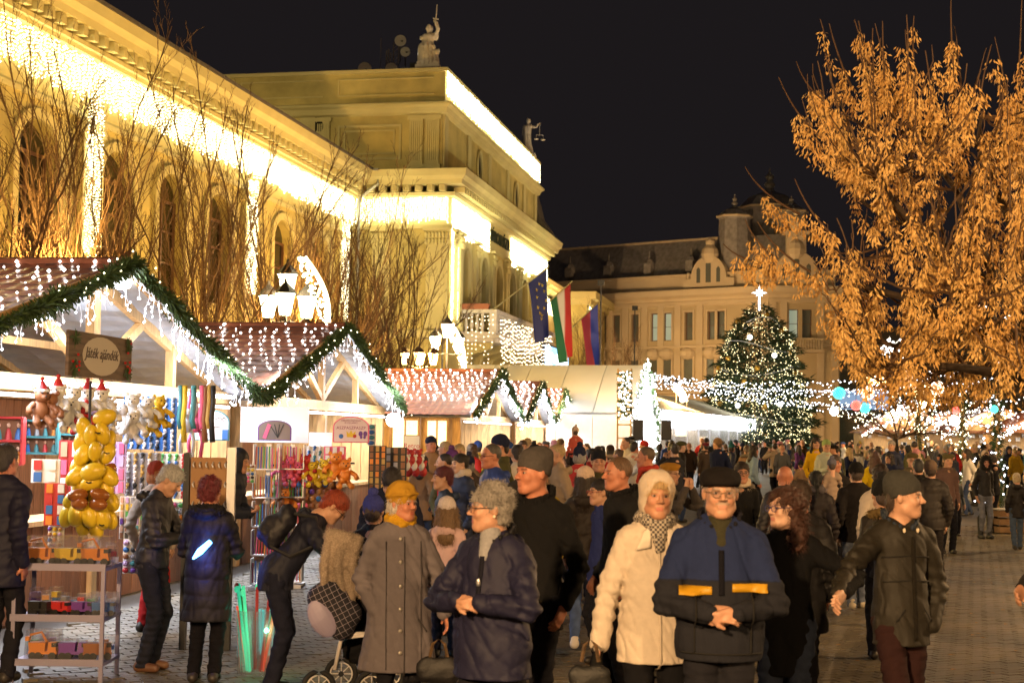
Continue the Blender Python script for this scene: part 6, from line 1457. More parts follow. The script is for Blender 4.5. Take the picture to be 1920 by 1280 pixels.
yst = mat('yellow_reflective_band', (.5, .27, .01), .5); zipm = mat('zip', (.25, .24, .22), .4, metal=.7); btn = mat('coat_button', (.45, .42, .38), .3, metal=.4)
checks = bpy.data.materials.new('checked_scarf'); checks.use_nodes = True; _n = checks.node_tree; _b = _n.nodes['Principled BSDF']; _b.inputs['Roughness'].default_value = .9
_tc = _n.nodes.new('ShaderNodeTexCoord'); _ck = _n.nodes.new('ShaderNodeTexChecker'); _ck.inputs['Scale'].default_value = 80; _ck.inputs['Color1'].default_value = (.06, .05, .05, 1); _ck.inputs['Color2'].default_value = (.42, .37, .3, 1)
_n.links.new(_tc.outputs['Object'], _ck.inputs['Vector']); _n.links.new(_ck.outputs['Color'], _b.inputs['Base Color'])
def zipline(info, x0=0., z0=.47, z1=.83, w=.012, m=None, name='zip', dx=0.): H = info['H']; patch(info, name, lambda u, v: (x0+dx*u+(v-.5)*w, (z0+(z1-z0)*u)*H), 22, 1, m or zipm)
def buttons(info, x0, zs, r=.013, dx=0.):
    for i, z in enumerate(zs):
        q = MB(); y = frontY(info['V'], x0+dx*i, z*info['H']); q.ball((x0+dx*i, y-.004, z*info['H']), (r, r*.5, r), 10, 5); obj('button', q, btn, info['t'], smooth=True)
navy = (.012, .015, .035); blk = (.012, .012, .014)
# --- front row -------------------------------------------------------
def ex_man(i):
    H = i['H']
    for a, b in ((-.2, -.045), (.05, .215)):
        patch(i, 'yellow_band', lambda u, v: (a+(b-a)*u, (.672+(v-.5)*.022+(.004 if a > 0 else -.004))*H), 10, 2, yst, .005)
    sm_ = mat('dark_stitch', (.008, .007, .006), .9)
    for x_ in (-.125, .14): zipline(i, x_, .5, .665, .006, sm_, 'seam')
    patch(i, 'hem_band', lambda u, v: (-.2+.4*u, (.497+.004*v)*H), 14, 1, sm_)
    zipline(i, 0., .655, .775, .026, mat('navy_placket', (.008, .008, .012), .9, spec=.1), 'placket')
def yoke(V): C = np.zeros((len(V), 4)); m = (V[:, 2] > 1.745*.69); C[m] = (.018, .028, .085, 1); return C
P(1350, 874, 7.35, -4, 'elderly man in black flat cap and navy jacket with yellow chest bands, hands clasped', ex=.0, skin_c='old', hair='short', hair_c=(.35, .3, .26), hat='flatcap', hat_c=(.012, .01, .01), clasp=.615, coat='cloth', coat_c=(.02, .021, .028), hem=.475,
  bulk=1.17, widen=1.14, arms=('clasp', 'clasp'), glasses=mat('thin_gold_frame', (.4, .3, .2), .3, metal=.6), eyes=True, res=.0085, headres=.0085, seed=11, colf=yoke, extra=ex_man, mustache=(.28, .22, .17), collar=0, collar_c=(.012, .012, .018), inner_c=(.04, .038, .02), belly=.05, yaw=R(3), flare=.0)
def ex_white(i):
    zipline(i, .0, .40, .80, .012, mat('cream_zip', (.5, .42, .33), .5))
    for sx in (-1, 1): patch(i, 'lapel', lambda u, v: (sx*(.045+.075*u*(.4+.6*v)), (.835-.06*v-.01*u)*i['H']), 6, 6, mat('white_wool', (.68, .6, .5), .85), .012)
P(1228, 884, 7.9, 8, 'woman in cream coat and pale knitted hood with checked scarf, right beside the flat-capped man', sex='f', ex=.0, skin_c='tan', hair='bob', hair_c=(.5, .34, .16), hat='headscarf', hat_c=(.62, .52, .42), coat='cloth', coat_c=(.62, .53, .43), hem=.43,
  bulk=1.12, widen=1.12, arms=(np.array([-.3, -.03, .78]), np.array([.26, .02, .72])), scarf=('loop', checks), eyes=True, res=.0085, headres=.0085, seed=12, extra=ex_white, trous_c=(.008, .008, .01), collar=1.0, yaw=R(-2), roll=R(3), flare=.03, gloves=(.01, .01, .01), belly=.04)
def ex_navy(i):
    zipline(i, -.0, .65, .79, .022, mat('grey_placket', (.012, .012, .02), .9, spec=.1), 'placket')
    q = MB(); y = frontY(i['V'], .02, .7*i['H']); q.ball((0.0, y-.01, .715*i['H']), (.013, .008, .02), 8, 5); obj('pendant', q, steel, i['t'])
    q = MB(); c = i['hc']+i['M']@np.array([-.079, .006, -.036])*i['hs']; q.ball(c, .008, 8, 5); q.ball(i['hc']+i['M']@np.array([.079, .006, -.036])*i['hs'], .008, 8, 5); obj('earring', q, mat('pearl', (.9, .8, .6), .2), i['t'])
P(928, 900, 7.5, -28, 'grey-haired woman in glasses and navy quilted jacket, hands folded, looking left', sex='f', skin_c='old', hair='curly', hair_c=(.26, .24, .22), clasp=.665, coat='puff', coat_c=(.013, .013, .038), hem=.43, bulk=1.2, widen=1.16, quilt=0, arms=('clasp', 'clasp'),
  yaw=R(-48), eyes=True, glasses=True, res=.0085, headres=.0085, seed=13, extra=ex_navy, diamond=.1, collar_c=(.008, .008, .012), inner_c=(.3, .3, .32), trous_c=(.012, .012, .016), collar=0, belly=.06, ex=.02, hood='down')
def ex_tan(i):
    zipline(i, .012, .25, .80, .006, mat('dark_seam', (.075, .068, .072), .9, spec=.1), 'front_edge', dx=.0); buttons(i, -.012, (.79, .70, .605, .515, .43, .345))
    for x in (-.1, .12): zipline(i, x, .28, .78, .004, mat('dark_seam', (.075, .068, .072), .9, spec=.1), 'seam')
    patch(i, 'pocket_welt', lambda u, v: (.10+.06*u, (.47-.05*u+.008*v)*i['H']), 5, 1, mat('dark_seam', (.075, .068, .072), .9, spec=.1))
P(752, 901, 9.6, 12, 'woman in mustard felt hat, mustard scarf and long grey button-up coat, looking right', sex='f', skin_c='red', hair='bob', hair_c=(.6, .55, .5), hat='cloche', hat_c=(.5, .27, .03), coat='cloth', coat_c=(.17, .15, .165), hem=.265, bulk=1.22, widen=1.16,
  arms=('pocket', np.array([.3, .0, .72])), yaw=R(38), eyes=True, scarf=('thick', (.6, .33, .02)), res=.009, headres=.009, seed=14, extra=ex_tan, trous_c=(.015, .015, .02), ex=.03, belly=.05, flare=.05, collar=.8)
P(950, 838, 9.0, -30, 'tall man in grey beanie and black wool coat standing behind the grey-haired woman', skin_c='red', hair='stubble', hair_c=(.05, .04, .03), hat='slouch', hat_c=(.085, .075, .07), coat='cloth', coat_c=(.01, .01, .011), hem=.42, bulk=1.08, widen=1.05, arms=('side', 'side'),
  collar=0, collar_c=(.01, .01, .011), yaw=R(-28), eyes=True, res=.01, headres=.009, seed=15, ex=.02, off=(.18, 0))
def ex_young(i):
    zipline(i, .02, .46, .8, .022, mat('olive_placket', (.014, .012, .009), .9, spec=.1), 'placket')
    sm_ = mat('dark_stitch', (.008, .007, .006), .9)
    for z_ in (.735, .655): patch(i, 'seam', lambda u, v: (-.15+.3*u, (z_+.004*v-.012*abs(u-.5))*i['H']), 14, 1, sm_, .003)
    for sx in (-1, 1): patch(i, 'pocket_welt', lambda u, v: (.02+sx*(.06+.05*u), (.56-.04*u+.006*v)*i['H']), 6, 1, sm_)
    q = MB(); 
    for x in (-.035, .05): y = frontY(i['V'], x, .815*i['H']); q.ball((x, y-.012, .82*i['H']), (.009, .009, .014), 8, 5)
    obj('drawstring_end', q, mat('ivory_toggle', (.7, .6, .45), .4), i['t'])
hand_pt = at(1580, 1112, 8.2)
yp = at(1695, 884, 8.6)
a28 = R(14)
def tolocal(pt, loc, rz): d = np.array(pt)-np.array([loc[0], loc[1], 0]); c, s_ = math.cos(-rz), math.sin(-rz); return np.array([d[0]*c-d[1]*s_, d[0]*s_+d[1]*c, d[2]])
P(1688, 884, 8.6, 14, 'young man in grey beanie and olive-black jacket looking right, holding the curly-haired girl\'s hand', skin_c='fair', hair='short', hair_c=(.06, .04, .03), hat='slouch', hat_c=(.05, .05, .045), coat='puff', coat_c=(.02, .017, .012), hem=.44, bulk=1.13, widen=1.04,
  arms=(tolocal(hand_pt, (yp[0], 8.6), a28), 'pocket'), yaw=R(50), eyes=True, res=.009, headres=.009, seed=16, extra=ex_young, trous_c=(.028, .012, .012), ex=.02, hood='down', walk=.9, collar=0, collar_c=(.012, .02, .035))
gp = at(1442, 912, 8.5)
P(1444, 912, 8.5, -22, 'girl with wavy dark hair, blue-rimmed glasses and black coat, holding the young man\'s hand', sex='f', skin_c='pale', hair='wavy', hair_c=(.055, .02, .012), coat='cloth', coat_c=(.007, .007, .008), hem=.36, bulk=1.05, arms=('side', tolocal(hand_pt, (gp[0]+.1, 8.5), R(-22))),
  yaw=R(-40), eyes=True, glasses=mat('blue_frame', (.02, .03, .15), .3), res=.01, headres=.009, seed=17, trous='denim', trous_c=(.03, .04, .07), off=(.1, 0), walk=.2)
# --- left group at the stall -----------------------------------------
P(8, 832, 11.4, 165, 'man in dark navy jacket with cropped hair, seen from behind at the left edge', skin_c='red', hair='short', hair_c=(.05, .045, .045), coat='puff', coat_c=(.014, .014, .035), hem=.4, bulk=1.25, widen=1.15, res=.012, seed=18, collar=1.2, quilt=.12)
def ex_lea(i):
    for z in (.8, .62): patch(i, 'seam', lambda u, v: (-.13+.26*u, (z+.004*v)*i['H']), 8, 1, mat('dark_seam', (.075, .068, .072), .9, spec=.1), back=True)
P(305, 864, 12.0, 78, 'grey-haired man in black leather jacket with hood, bowing his head over something in his hands', skin_c='fair', hair='short', hair_c=(.42, .42, .42), coat='leather', coat_c=(.012, .012, .018), hem=.49, bulk=1.1, arms=('hold', 'hold'), pitch=R(32), yaw=R(6), eyes=True, res=.01, headres=.0095, seed=19,
  hood='down', trous='denim', trous_c=(.014, .016, .025), shoes_c=(.13, .06, .03), lean=.1)
P(262, 862, 14.3, 165, 'woman in rust knitted beanie and beige coat with red trousers, behind the grey-haired man', sex='f', skin_c='fair', hair='bob', hair_c=(.35, .12, .03), hat='beanie', hat_c=(.28, .04, .02), coat='cloth', coat_c=(.42, .34, .28), hem=.4, res=.014, seed=20, trous_c=(.5, .03, .03), tight=.9, off=(.15, 0), ex=.02)
def ex_blue(i):
    gl = mat('blue_glow', (.1, .3, 1), .4, emit=(.12, .45, 1), es=6.)
    q = MB(); y = frontY(i['V'], 0, .64*i['H'], back=True); q.tube([(-.06, y+.03, .69*i['H']), (.02, y+.03, .64*i['H']), (.07, y+.028, .605*i['H'])], [.018, .026, .008], 8)
    obj('glowing_reflector', q, gl, i['t']); l = lamp('glow', 'POINT', (0, y+.16, .645*i['H']), (.05, .12, 1), 3.2, .04, parent=i['t'])
P(393, 893, 11.5, 176, 'plum-haired woman in long black fur-hooded coat with a blue glowing reflector on her back', sex='f', skin_c='red', hair='curly', hair_c=(.16, .025, .035), coat='puff', coat_c=(.01, .01, .016), hem=.3, bulk=1.22, widen=1.25, quilt=.11, fur=('collar', (.012, .012, .014)), hood='down', arms=('hold', 'hold'),
  res=.011, seed=21, extra=ex_blue, trous_c=(.008, .008, .012), yaw=R(-12))
P(432, 832, 16.2, 80, 'stallkeeper in black padded hooded jacket leaning over behind the white display rack', skin_c='tan', hair='short', hat='hood', hat_c=(.015, .017, .025), coat='puff', coat_c=(.014, .018, .032), quilt=.09, bulk=1.5, widen=1.2, lean=.35, arms=('hold', 'hold'), res=.014, seed=22, off=(.1, 0), ex=.02)
def ex_pack(i):
    B = i['B']; H = i['H']; q = Solid(); q.cap(B(0, .19, .76*H), B(0, .2, .66*H), .1, .105, .03, (np.array([0, 1., 0]), 1.4)); q.cap(B(0, .25, .7*H), B(0, .25, .65*H), .07, .07, .03); q.disp = lambda P_: .004*snoise(P_, 8, 4)
    me, _ = tomesh('backpack', [q.mesh(.012)], leather); o = obj('backpack', me, None, i['t'], color=(.012, .012, .02)); m = MB()
    for sx in (-1, 1): m.tube([B(sx*.1, .16, .8*H), B(sx*.13, .02, .845*H), B(sx*.14, -.13, .78*H), B(sx*.16, .0, .64*H), B(sx*.1, .16, .62*H)], .014, 6)
    obj('strap', m, dark, o)
P(622, 915, 11.1, 92, 'woman with dyed red hair bending over the buggy, dark navy coat and black backpack', sex='f', skin_c='fair', hair='short', hair_c=(.3, .05, .02), coat='puff', coat_c=(.016, .018, .035), hem=.46, bulk=1.16, lean=.62, pitch=.55, H=1.6, arms=(np.array([-.1, -.62, .98]), np.array([.12, -.56, .95])), res=.011, seed=23, extra=ex_pack,
  trous='denim', trous_c=(.012, .014, .03), eyes=True, headres=.0095, hood='down', glasses=True)
P(735, 862, 12.6, 5, 'dark-haired man in navy coat looking down, behind the woman in the mustard hat', skin_c='fair', hair='short', hair_c=(.03, .025, .025), coat='cloth', coat_c=(.014, .016, .035), bulk=1.25, widen=1.25, pitch=.75, lean=.22, res=.012, headres=.0095, seed=24, arms=('hold', 'hold'), eyes=True)
# child in the buggy side
P(700, 925, 12., 175, 'small child in blue and white striped bobble beanie between buggy and grey-coated woman', hgt='child', hair='short', hat='pompom', hat_c=(.04, .05, .25), coat='puff', coat_c=(.012, .012, .02), res=.012, seed=25, quilt=.06, H=1.34)
# --- second row ------------------------------------------------------
P(1098, 872, 13.5, 176, 'woman with ivory ribbed bobble beanie in brown-black short padded jacket and blue jeans, from behind', sex='f', hair='long', hair_c=(.03, .02, .015), hat='slouch', hat_c=(.66, .5, .4), coat='puff', coat_c=(.022, .016, .014), quilt=.1, bulk=1.2, hem=.5, trous='denim', trous_c=(.07, .11, .24), tight=.88, shoes_c=(.7, .65, .6), res=.011, seed=31, hood='down', ex=.03, walk=.3)
P(1130, 897, 12.6, -72, 'dark-haired woman in glasses and bright navy jacket facing left', sex='f', hair='bun', hair_c=(.02, .015, .015), coat='cloth', coat_c=(.025, .035, .13), hem=.45, glasses=mat('red_frame', (.3, .02, .02), .3), res=.011, headres=.0095, seed=32, skin_c='fair', eyes=True, scarf=None, gloves=(.01, .01, .02))
P(1165, 855, 10.9, -70, 'ruddy man with receding hair in black fur-collared jacket, profile to the left', collar_c=(.012, .012, .013), skin_c='red', hair='stubble', hair_c=(.16, .09, .05), coat='cloth', coat_c=(.016, .016, .017), bulk=1.2, hem=.44, res=.011, headres=.0095, seed=33, fur=('collar', (.012, .012, .012)), eyes=True)
P(1500, 900, 10.4, 178, 'person in bulky black padded coat standing behind the curly-haired girl', hair='short', hat=None, coat='puff', coat_c=(.014, .013, .014), quilt=.1, bulk=1.25, widen=1.1, hem=.36, res=.013, seed=34, skin_c='red', off=(.0, 0))
P(1472, 872, 15.0, 170, 'bald man in dark leather jacket seen from behind', skin_c='red', hair='bald', coat='leather', coat_c=(.016, .015, .02), bulk=1.2, widen=1.15, res=.013, seed=35, collar=1.4)
P(1530, 882, 16.5, 174, 'woman in long shiny black padded coat with dark ponytail, from behind', sex='f', hair='pony', hair_c=(.01, .01, .01), coat='puff', coat_c=(.02, .016, .018), quilt=.1, bulk=1.25, widen=1.1, hem=.3, res=.012, seed=36, scarf=('thick', (.1, .09, .1)))
P(1606, 868, 17.0, 178, 'man in black cap-like beanie, dark jacket and grey-blue jeans, from behind', hair='short', hat='beanie', hat_c=(.01, .01, .01), coat='cloth', coat_c=(.016, .014, .014), bulk=1.18, widen=1.12, hem=.46, trous='denim', trous_c=(.1, .12, .17), shoes_c=(.35, .3, .22), res=.012, seed=37, walk=.8)
def ex_redbag(i):
    T_ = i['aL'][2]
    q = Solid(); q.ell(T_+np.array([-.02, .05, -.1]), (.13, .06, .1)); q.ell(T_+np.array([.02, .05, .04]), (.07, .07, .09), None, .01, sub=True); q.disp = lambda P_: .012*snoise(P_, 12, 4); me, _ = tomesh('red_pouch', [q.mesh(.012)], cloth); obj('red_pouch', me, None, i['t'], color=(.5, .05, .03))
P(1745, 864, 19.5, 174, 'man in brown cap and dark padded jacket walking away with a red pouch', hair='short', hat='beanie', hat_c=(.16, .11, .08), coat='puff', coat_c=(.022, .018, .016), quilt=.11, bulk=1.25, widen=1.15, hem=.46, res=.012, seed=38, walk=-.9, extra=ex_redbag, trous_c=(.014, .012, .012))
def ex_boots(i):
    for sx in (-1, 1):
        q = Solid(); q.cap((sx*.09, 0, .06), (sx*.09, 0, .4), .052, .062, .02); q.cap((sx*.09, .03, .045), (sx*.09, -.13, .04), .045, .04, .02); q.cut((0, 0, -1), 0.); me, _ = tomesh('boot', [q.mesh(.014)], leather); obj('boot', me, None, i['t'], color=(.01, .01, .01))
P(1846, 856, 29.5, 8, 'woman in black furry hood, short black jacket, pale jeans and tall black boots', sex='f', hair='long', hair_c=(.012, .01, .01), hat='hood', hat_c=(.012, .012, .012), coat='puff', coat_c=(.016, .015, .015), hem=.52, trous='denim', trous_c=(.16, .17, .2), tight=.9, res=.016, seed=39, extra=ex_boots, skin_c='tan', fur=('hood', (.012, .012, .012)))
P(1906, 886, 26.5, 172, 'blonde woman in black hooded padded jacket and jeans walking away at the right edge', sex='f', hair='bob', hair_c=(.5, .4, .25), coat='puff', coat_c=(.015, .013, .013), quilt=.1, bulk=1.15, hem=.42, trous='denim', trous_c=(.06, .09, .15), res=.016, seed=40, hood='down', walk=.9)
P(1862, 850, 31.5, -150, 'person in black jacket raising a camera beside the woman in tall boots', hair='short', coat='cloth', coat_c=(.012, .012, .014), res=.018, seed=41, arms=('phone', 'phone'))
P(1946, 880, 8.6, -60, 'person mostly beyond the right picture edge, only a hand in view', skin_c='tan', hair='short', coat='cloth', coat_c=(.02, .018, .018), arms=(np.array([-.16, -.42, 1.06]), np.array([.16, -.4, 1.06])), res=.014, seed=42, off=(.33, 0))
P(835, 874, 14.5, -78, 'woman with cropped plum hair in patterned blue padded jacket and black hood, looking left', sex='f', hair='short', hair_c=(.11, .02, .03), coat='puff', coat_c=(.03, .05, .1), quilt=.09, bulk=1.15, hem=.42, res=.012, headres=.01, seed=43, skin_c='fair', hood='down', eyes=True)
P(838, 944, 12.9, 178, 'small girl in white ribbed beanie and pale pink hooded jacket, from behind', hgt='child', sex='f', hair='long', hair_c=(.2, .12, .06), hat='slouch', hat_c=(.68, .6, .58), coat='puff', coat_c=(.62, .42, .42), quilt=0, bulk=1.2, hood='down', res=.012, seed=44, trous_c=(.05, .05, .08))
P(866, 850, 17.5, -60, 'woman with dark ponytail and cream scarf in navy padded coat, turned half left', sex='f', hair='bun', hair_c=(.02, .015, .012), coat='puff', coat_c=(.02, .03, .07), quilt=.1, bulk=1.25, hem=.4, scarf=('thick', (.6, .52, .42)), res=.013, seed=45, skin_c='pale')
P(925, 831, 15.2, -62, 'man with receding hair and glasses in royal blue jacket among the left crowd', hair='stubble', hair_c=(.1, .09, .08), glasses=True, coat='puff', coat_c=(.03, .06, .25), bulk=1.15, res=.013, seed=46, skin_c='red', hood='down')
P(990, 844, 14.3, -4, 'man in glasses with greying hair behind the tall grey beanie, facing us', hair='short', hair_c=(.16, .12, .09), glasses=True, coat='cloth', coat_c=(.05, .045, .04), res=.013, headres=.01, seed=47, skin_c='tan', eyes=True)
P(1012, 854, 13.2, -12, 'woman in fluffy cream bobble beanie and mustard jacket with cream scarf', sex='f', hair='bob', hair_c=(.2, .12, .06), hat='pompom', hat_c=(.66, .55, .42), coat='puff', coat_c=(.3, .2, .02), scarf=('thick', (.6, .5, .38)), res=.012, headres=.01, seed=48, skin_c='tan', pitch=.2, ex=.08)
P(1122, 842, 17.5, 2, 'man in black beanie and olive jacket facing us between tent and cream-coated woman', hat='beanie', hat_c=(.012, .013, .02), hair='short', coat='cloth', coat_c=(.06, .055, .025), res=.013, headres=.011, seed=49, skin_c='tan', ex=.02)
P(1215, 836, 17.0, -95, 'ruddy man with cropped hair in black jacket with red lining, behind the cream-coated woman', hair='stubble', hair_c=(.12, .08, .05), coat='cloth', coat_c=(.014, .013, .013), scarf=('loop', (.5, .05, .03)), res=.014, seed=50, skin_c='red')
P(1252, 866, 15.4, 55, 'woman in ochre beret and glasses raising a camera, right of the cream-coated woman', sex='f', hair='bob', hair_c=(.4, .25, .12), hat='beret', hat_c=(.4, .2, .03), coat='fur', coat_c=(.06, .05, .045), glasses=True, arms=('phone', 'phone'), res=.013, seed=51, skin_c='fair')
P(1390, 865, 16.0, 3, 'smiling woman in glasses with grey fur hood and cream turtleneck, right of the flat-capped man', sex='f', hair='bun', hair_c=(.03, .02, .015), glasses=True, coat='cloth', coat_c=(.012, .012, .013), fur=('collar', (.28, .24, .18)), scarf=('thick', (.6, .5, .36)), res=.012, headres=.01, seed=52, skin_c='tan', eyes=True)
P(1566, 852, 20.5, -6, 'man carrying a child against his chest, dark jacket, middle of the crowd', hair='short', coat='cloth', coat_c=(.02, .018, .018), res=.015, seed=53, skin_c='red', arms=('hold', 'hold'))
P(1560, 860, 20.0, 178, 'child in beige puffy overall and grey beanie held up by the man behind', hgt='child', hat='pompom', hat_c=(.12, .12, .16), hair='short', coat='puff', coat_c=(.3, .22, .16), quilt=.07, res=.015, seed=54, H=.95, trous_c=(.1, .08, .07))
bpy.data.objects['person'] if False else None
P(1651, 872, 15.5, 176, 'person in white coat with dark curls, back turned, left of the young man', sex='f', hair='curly', hair_c=(.03, .015, .01), coat='cloth', coat_c=(.64, .55, .45), bulk=1.2, res=.014, seed=55)
P(1655, 896, 13.2, 178, 'child in black bobble beanie with yellowish fur collar, just left of the young man', hgt='child', hair='short', hat='pompom', hat_c=(.012, .012, .012), coat='puff', coat_c=(.02, .016, .012), fur=('collar', (.2, .13, .04)), res=.014, seed=56, ex=.06)
P(1640, 846, 27.0, 150, 'woman with brown curls in bright yellow coat, turned away', sex='f', hair='wavy', hair_c=(.08, .035, .02), coat='cloth', coat_c=(.6, .42, .01), hem=.36, res=.017, seed=57)
P(1529, 820, 36.0, 10, 'dark-haired woman in mustard jacket and light jeans facing us', sex='f', hair='wavy', hair_c=(.015, .01, .01), coat='cloth', coat_c=(.6, .36, .01), hem=.5, trous='denim', trous_c=(.2, .28, .35), res=.018, seed=58)
P(1549, 823, 33.0, 4, 'person in pale green beanie and white-green jacket facing us beside the mustard jacket', hat='beanie', hat_c=(.3, .42, .15), hair='short', coat='cloth', coat_c=(.52, .55, .42), res=.018, seed=59, arms=('hold', 'hold'), ex=.02)
P(1710, 848, 24.5, -8, 'man in olive cap and glasses behind the young man', hat='flatcap', hat_c=(.1, .08, .03), hair='short', hair_c=(.2, .18, .15), coat='cloth', coat_c=(.12, .1, .06), res=.017, seed=60, glasses=True)
P(1722, 860, 21.0, 176, 'person in black fur-trimmed hood with bright red lining, from behind', hair='short', coat='cloth', coat_c=(.35, .03, .015), fur=('collar', (.012, .012, .012)), res=.016, seed=61, hair_c=(.02, .02, .02))
P(1776, 850, 25.5, 6, 'woman in olive beret and brown coat with fur collar facing us', sex='f', hat='beret', hat_c=(.12, .1, .04), hair='bob', hair_c=(.1, .06, .03), coat='cloth', coat_c=(.13, .08, .07), fur=('collar', (.12, .09, .05)), res=.017, seed=62)
P(1790, 888, 30.0, 4, 'small child in grey overall standing beside a stroller', hgt='child', hair='short', coat='puff', coat_c=(.1, .11, .11), res=.017, seed=63, ex=.0)
# carrier with a child on his shoulders
P(1066, 848, 24.0, -160, 'man in grey-blue jacket carrying a child on his shoulders', hair='short', coat='cloth', coat_c=(.07, .075, .09), bulk=1.2, res=.015, seed=64, arms=('phone', 'phone'))
P(1079, 800, 23.9, -165, 'toddler in red jacket and cream hat riding on the shoulders of the man in grey-blue', hgt='child', hat='pompom', hat_c=(.6, .45, .33), hair='short', coat='puff', coat_c=(.5, .09, .06), res=.014, seed=65, H=.85)
for o_ in list(bpy.data.objects):
    if o_.get('label', '').startswith('toddler in red'): o_.location.z = at(1079, 800, 23.9)[2]-.88
    if o_.get('label', '').startswith('child in beige puffy'): o_.location.z = at(1560, 860, 20.)[2]-.98
# ------------------------------------------------------------------ the crowd: fourteen builds, copied with their parts, each with colours of its own
cg = np.random.RandomState(5)
CC = {'black': (.014, .013, .014), 'dark navy': (.015, .02, .05), 'dark brown': (.04, .025, .016), 'grey': (.1, .1, .1), 'red': (.42, .03, .025), 'beige': (.4, .3, .2), 'cream': (.6, .52, .42), 'olive': (.07, .07, .03), 'mustard': (.5, .32, .03), 'blue': (.03, .07, .25), 'pale blue': (.25, .35, .45), 'burgundy': (.14, .02, .03), 'pink': (.5, .22, .26), 'charcoal': (.035, .035, .04), 'tan': (.25, .15, .08), 'white': (.65, .62, .57), 'teal': (.03, .15, .15), 'purple': (.12, .04, .16)}
CW_ = np.array([16, 10, 7, 6, 5, 5, 4, 6, 3, 4, 2, 4, 2.5, 9, 5, 2.5, 1.5, 1.5]); CW_ = CW_/CW_.sum(); CN = list(CC)
HCOL = {'dark': (.025, .017, .012), 'brown': (.09, .05, .025), 'blond': (.42, .3, .14), 'grey': (.28, .26, .24)}
arch = []
specs = [dict(sex='m', hair='short'), dict(sex='m', hair='short', hat='beanie'), dict(sex='f', hair='long'), dict(sex='f', hair='bob', hat='pompom'), dict(sex='m', hair='stubble', hood='down'), dict(sex='f', hair='pony', fur=('collar', (.2, .17, .12))), dict(sex='m', hair='short', hat='flatcap'), dict(sex='f', hair='wavy'),
         dict(sex='f', hair='bob', hat='hood', quilt=.1), dict(sex='m', hair='short', arms=('hold', 'hold')), dict(sex='f', hair='bun', arms=('phone', 'phone')), dict(sex='f', hair='bob', hat='beanie', scarf=('thick', (.4, .3, .2))), dict(sex='m', hair='short', hgt='child', hat='pompom'), dict(sex='m', hair='bald')]
for i, s_ in enumerate(specs):
    k = dict(coat='puff' if s_.get('quilt') or i % 3 == 0 else 'cloth', res=.021, headres=.017, seed=100+i, bulk=1.15, hem=.45 if i % 2 else .38, walk=[0, .6, -.5][i % 3], yaw=cg.uniform(-.4, .4), quilt=.1 if i % 4 == 0 else 0); k.update(s_)
    H_ = 1.2 if s_.get('hgt') == 'child' else (1.66 if s_['sex'] == 'f' else 1.77)
    t, inf = person('x', (0, 0, 0), 0., H_, **k); arch.append((t, s_, H_))
placed = []
for o in COL.objects:
    if o.get('category') == 'person' and o.get('label') != 'x': placed.append((o.location.x, o.location.y))
spots = []
def try_add(x, y, dmin):
    for a, b in placed+spots:
        if (a-x)**2+(b-y)**2 < dmin*dmin: return False
    spots.append((x, y)); return True
cr_, tries = 0, 0
def inzone(x, y):
    px = 960+2850*x/y
    if px < 745 or px > 1960: return False
    if x < -6.45+RB*y+1.1: return False
    if 58 < y < 100 and x < at(1232, 768, 62.)[0]+(y-62)*.273+1. and y > 57: return False
    if (x-xt[0])**2+(y-XY)**2 < 16: return False
    if y > 84 and px > 1620: return False
    return True
while len(spots) < 215 and tries < 30000:
    tries += 1; y = 18+92*cg.rand()**1.25; px = cg.uniform(745, 1960); x = (px-960)/2850*y
    if not inzone(x, y): continue
    if y < 27 and px > 1140: continue
    if y < 33 and px > 1330: continue
    if 1765 < px and y < 38: continue
    try_add(x, y, .62 if y < 60 else .8)
spots.sort(key=lambda c: c[1]); used_ = {}; labels = {}
def landmark(px, y):
    if px < 900: return 'by the third stall'
    if px < 1060: return 'by the farther stalls'
    if px < 1180: return 'by the white tent'
    if px < 1290: return 'by the loudspeakers'
    if px < 1420: return 'by the marquee'
    if px < 1520: return 'by the Christmas tree'
    if px < 1640: return 'right of the Christmas tree'
    if px < 1760: return 'by the small lit tree'
    return 'by the right-hand stalls'
prev = None
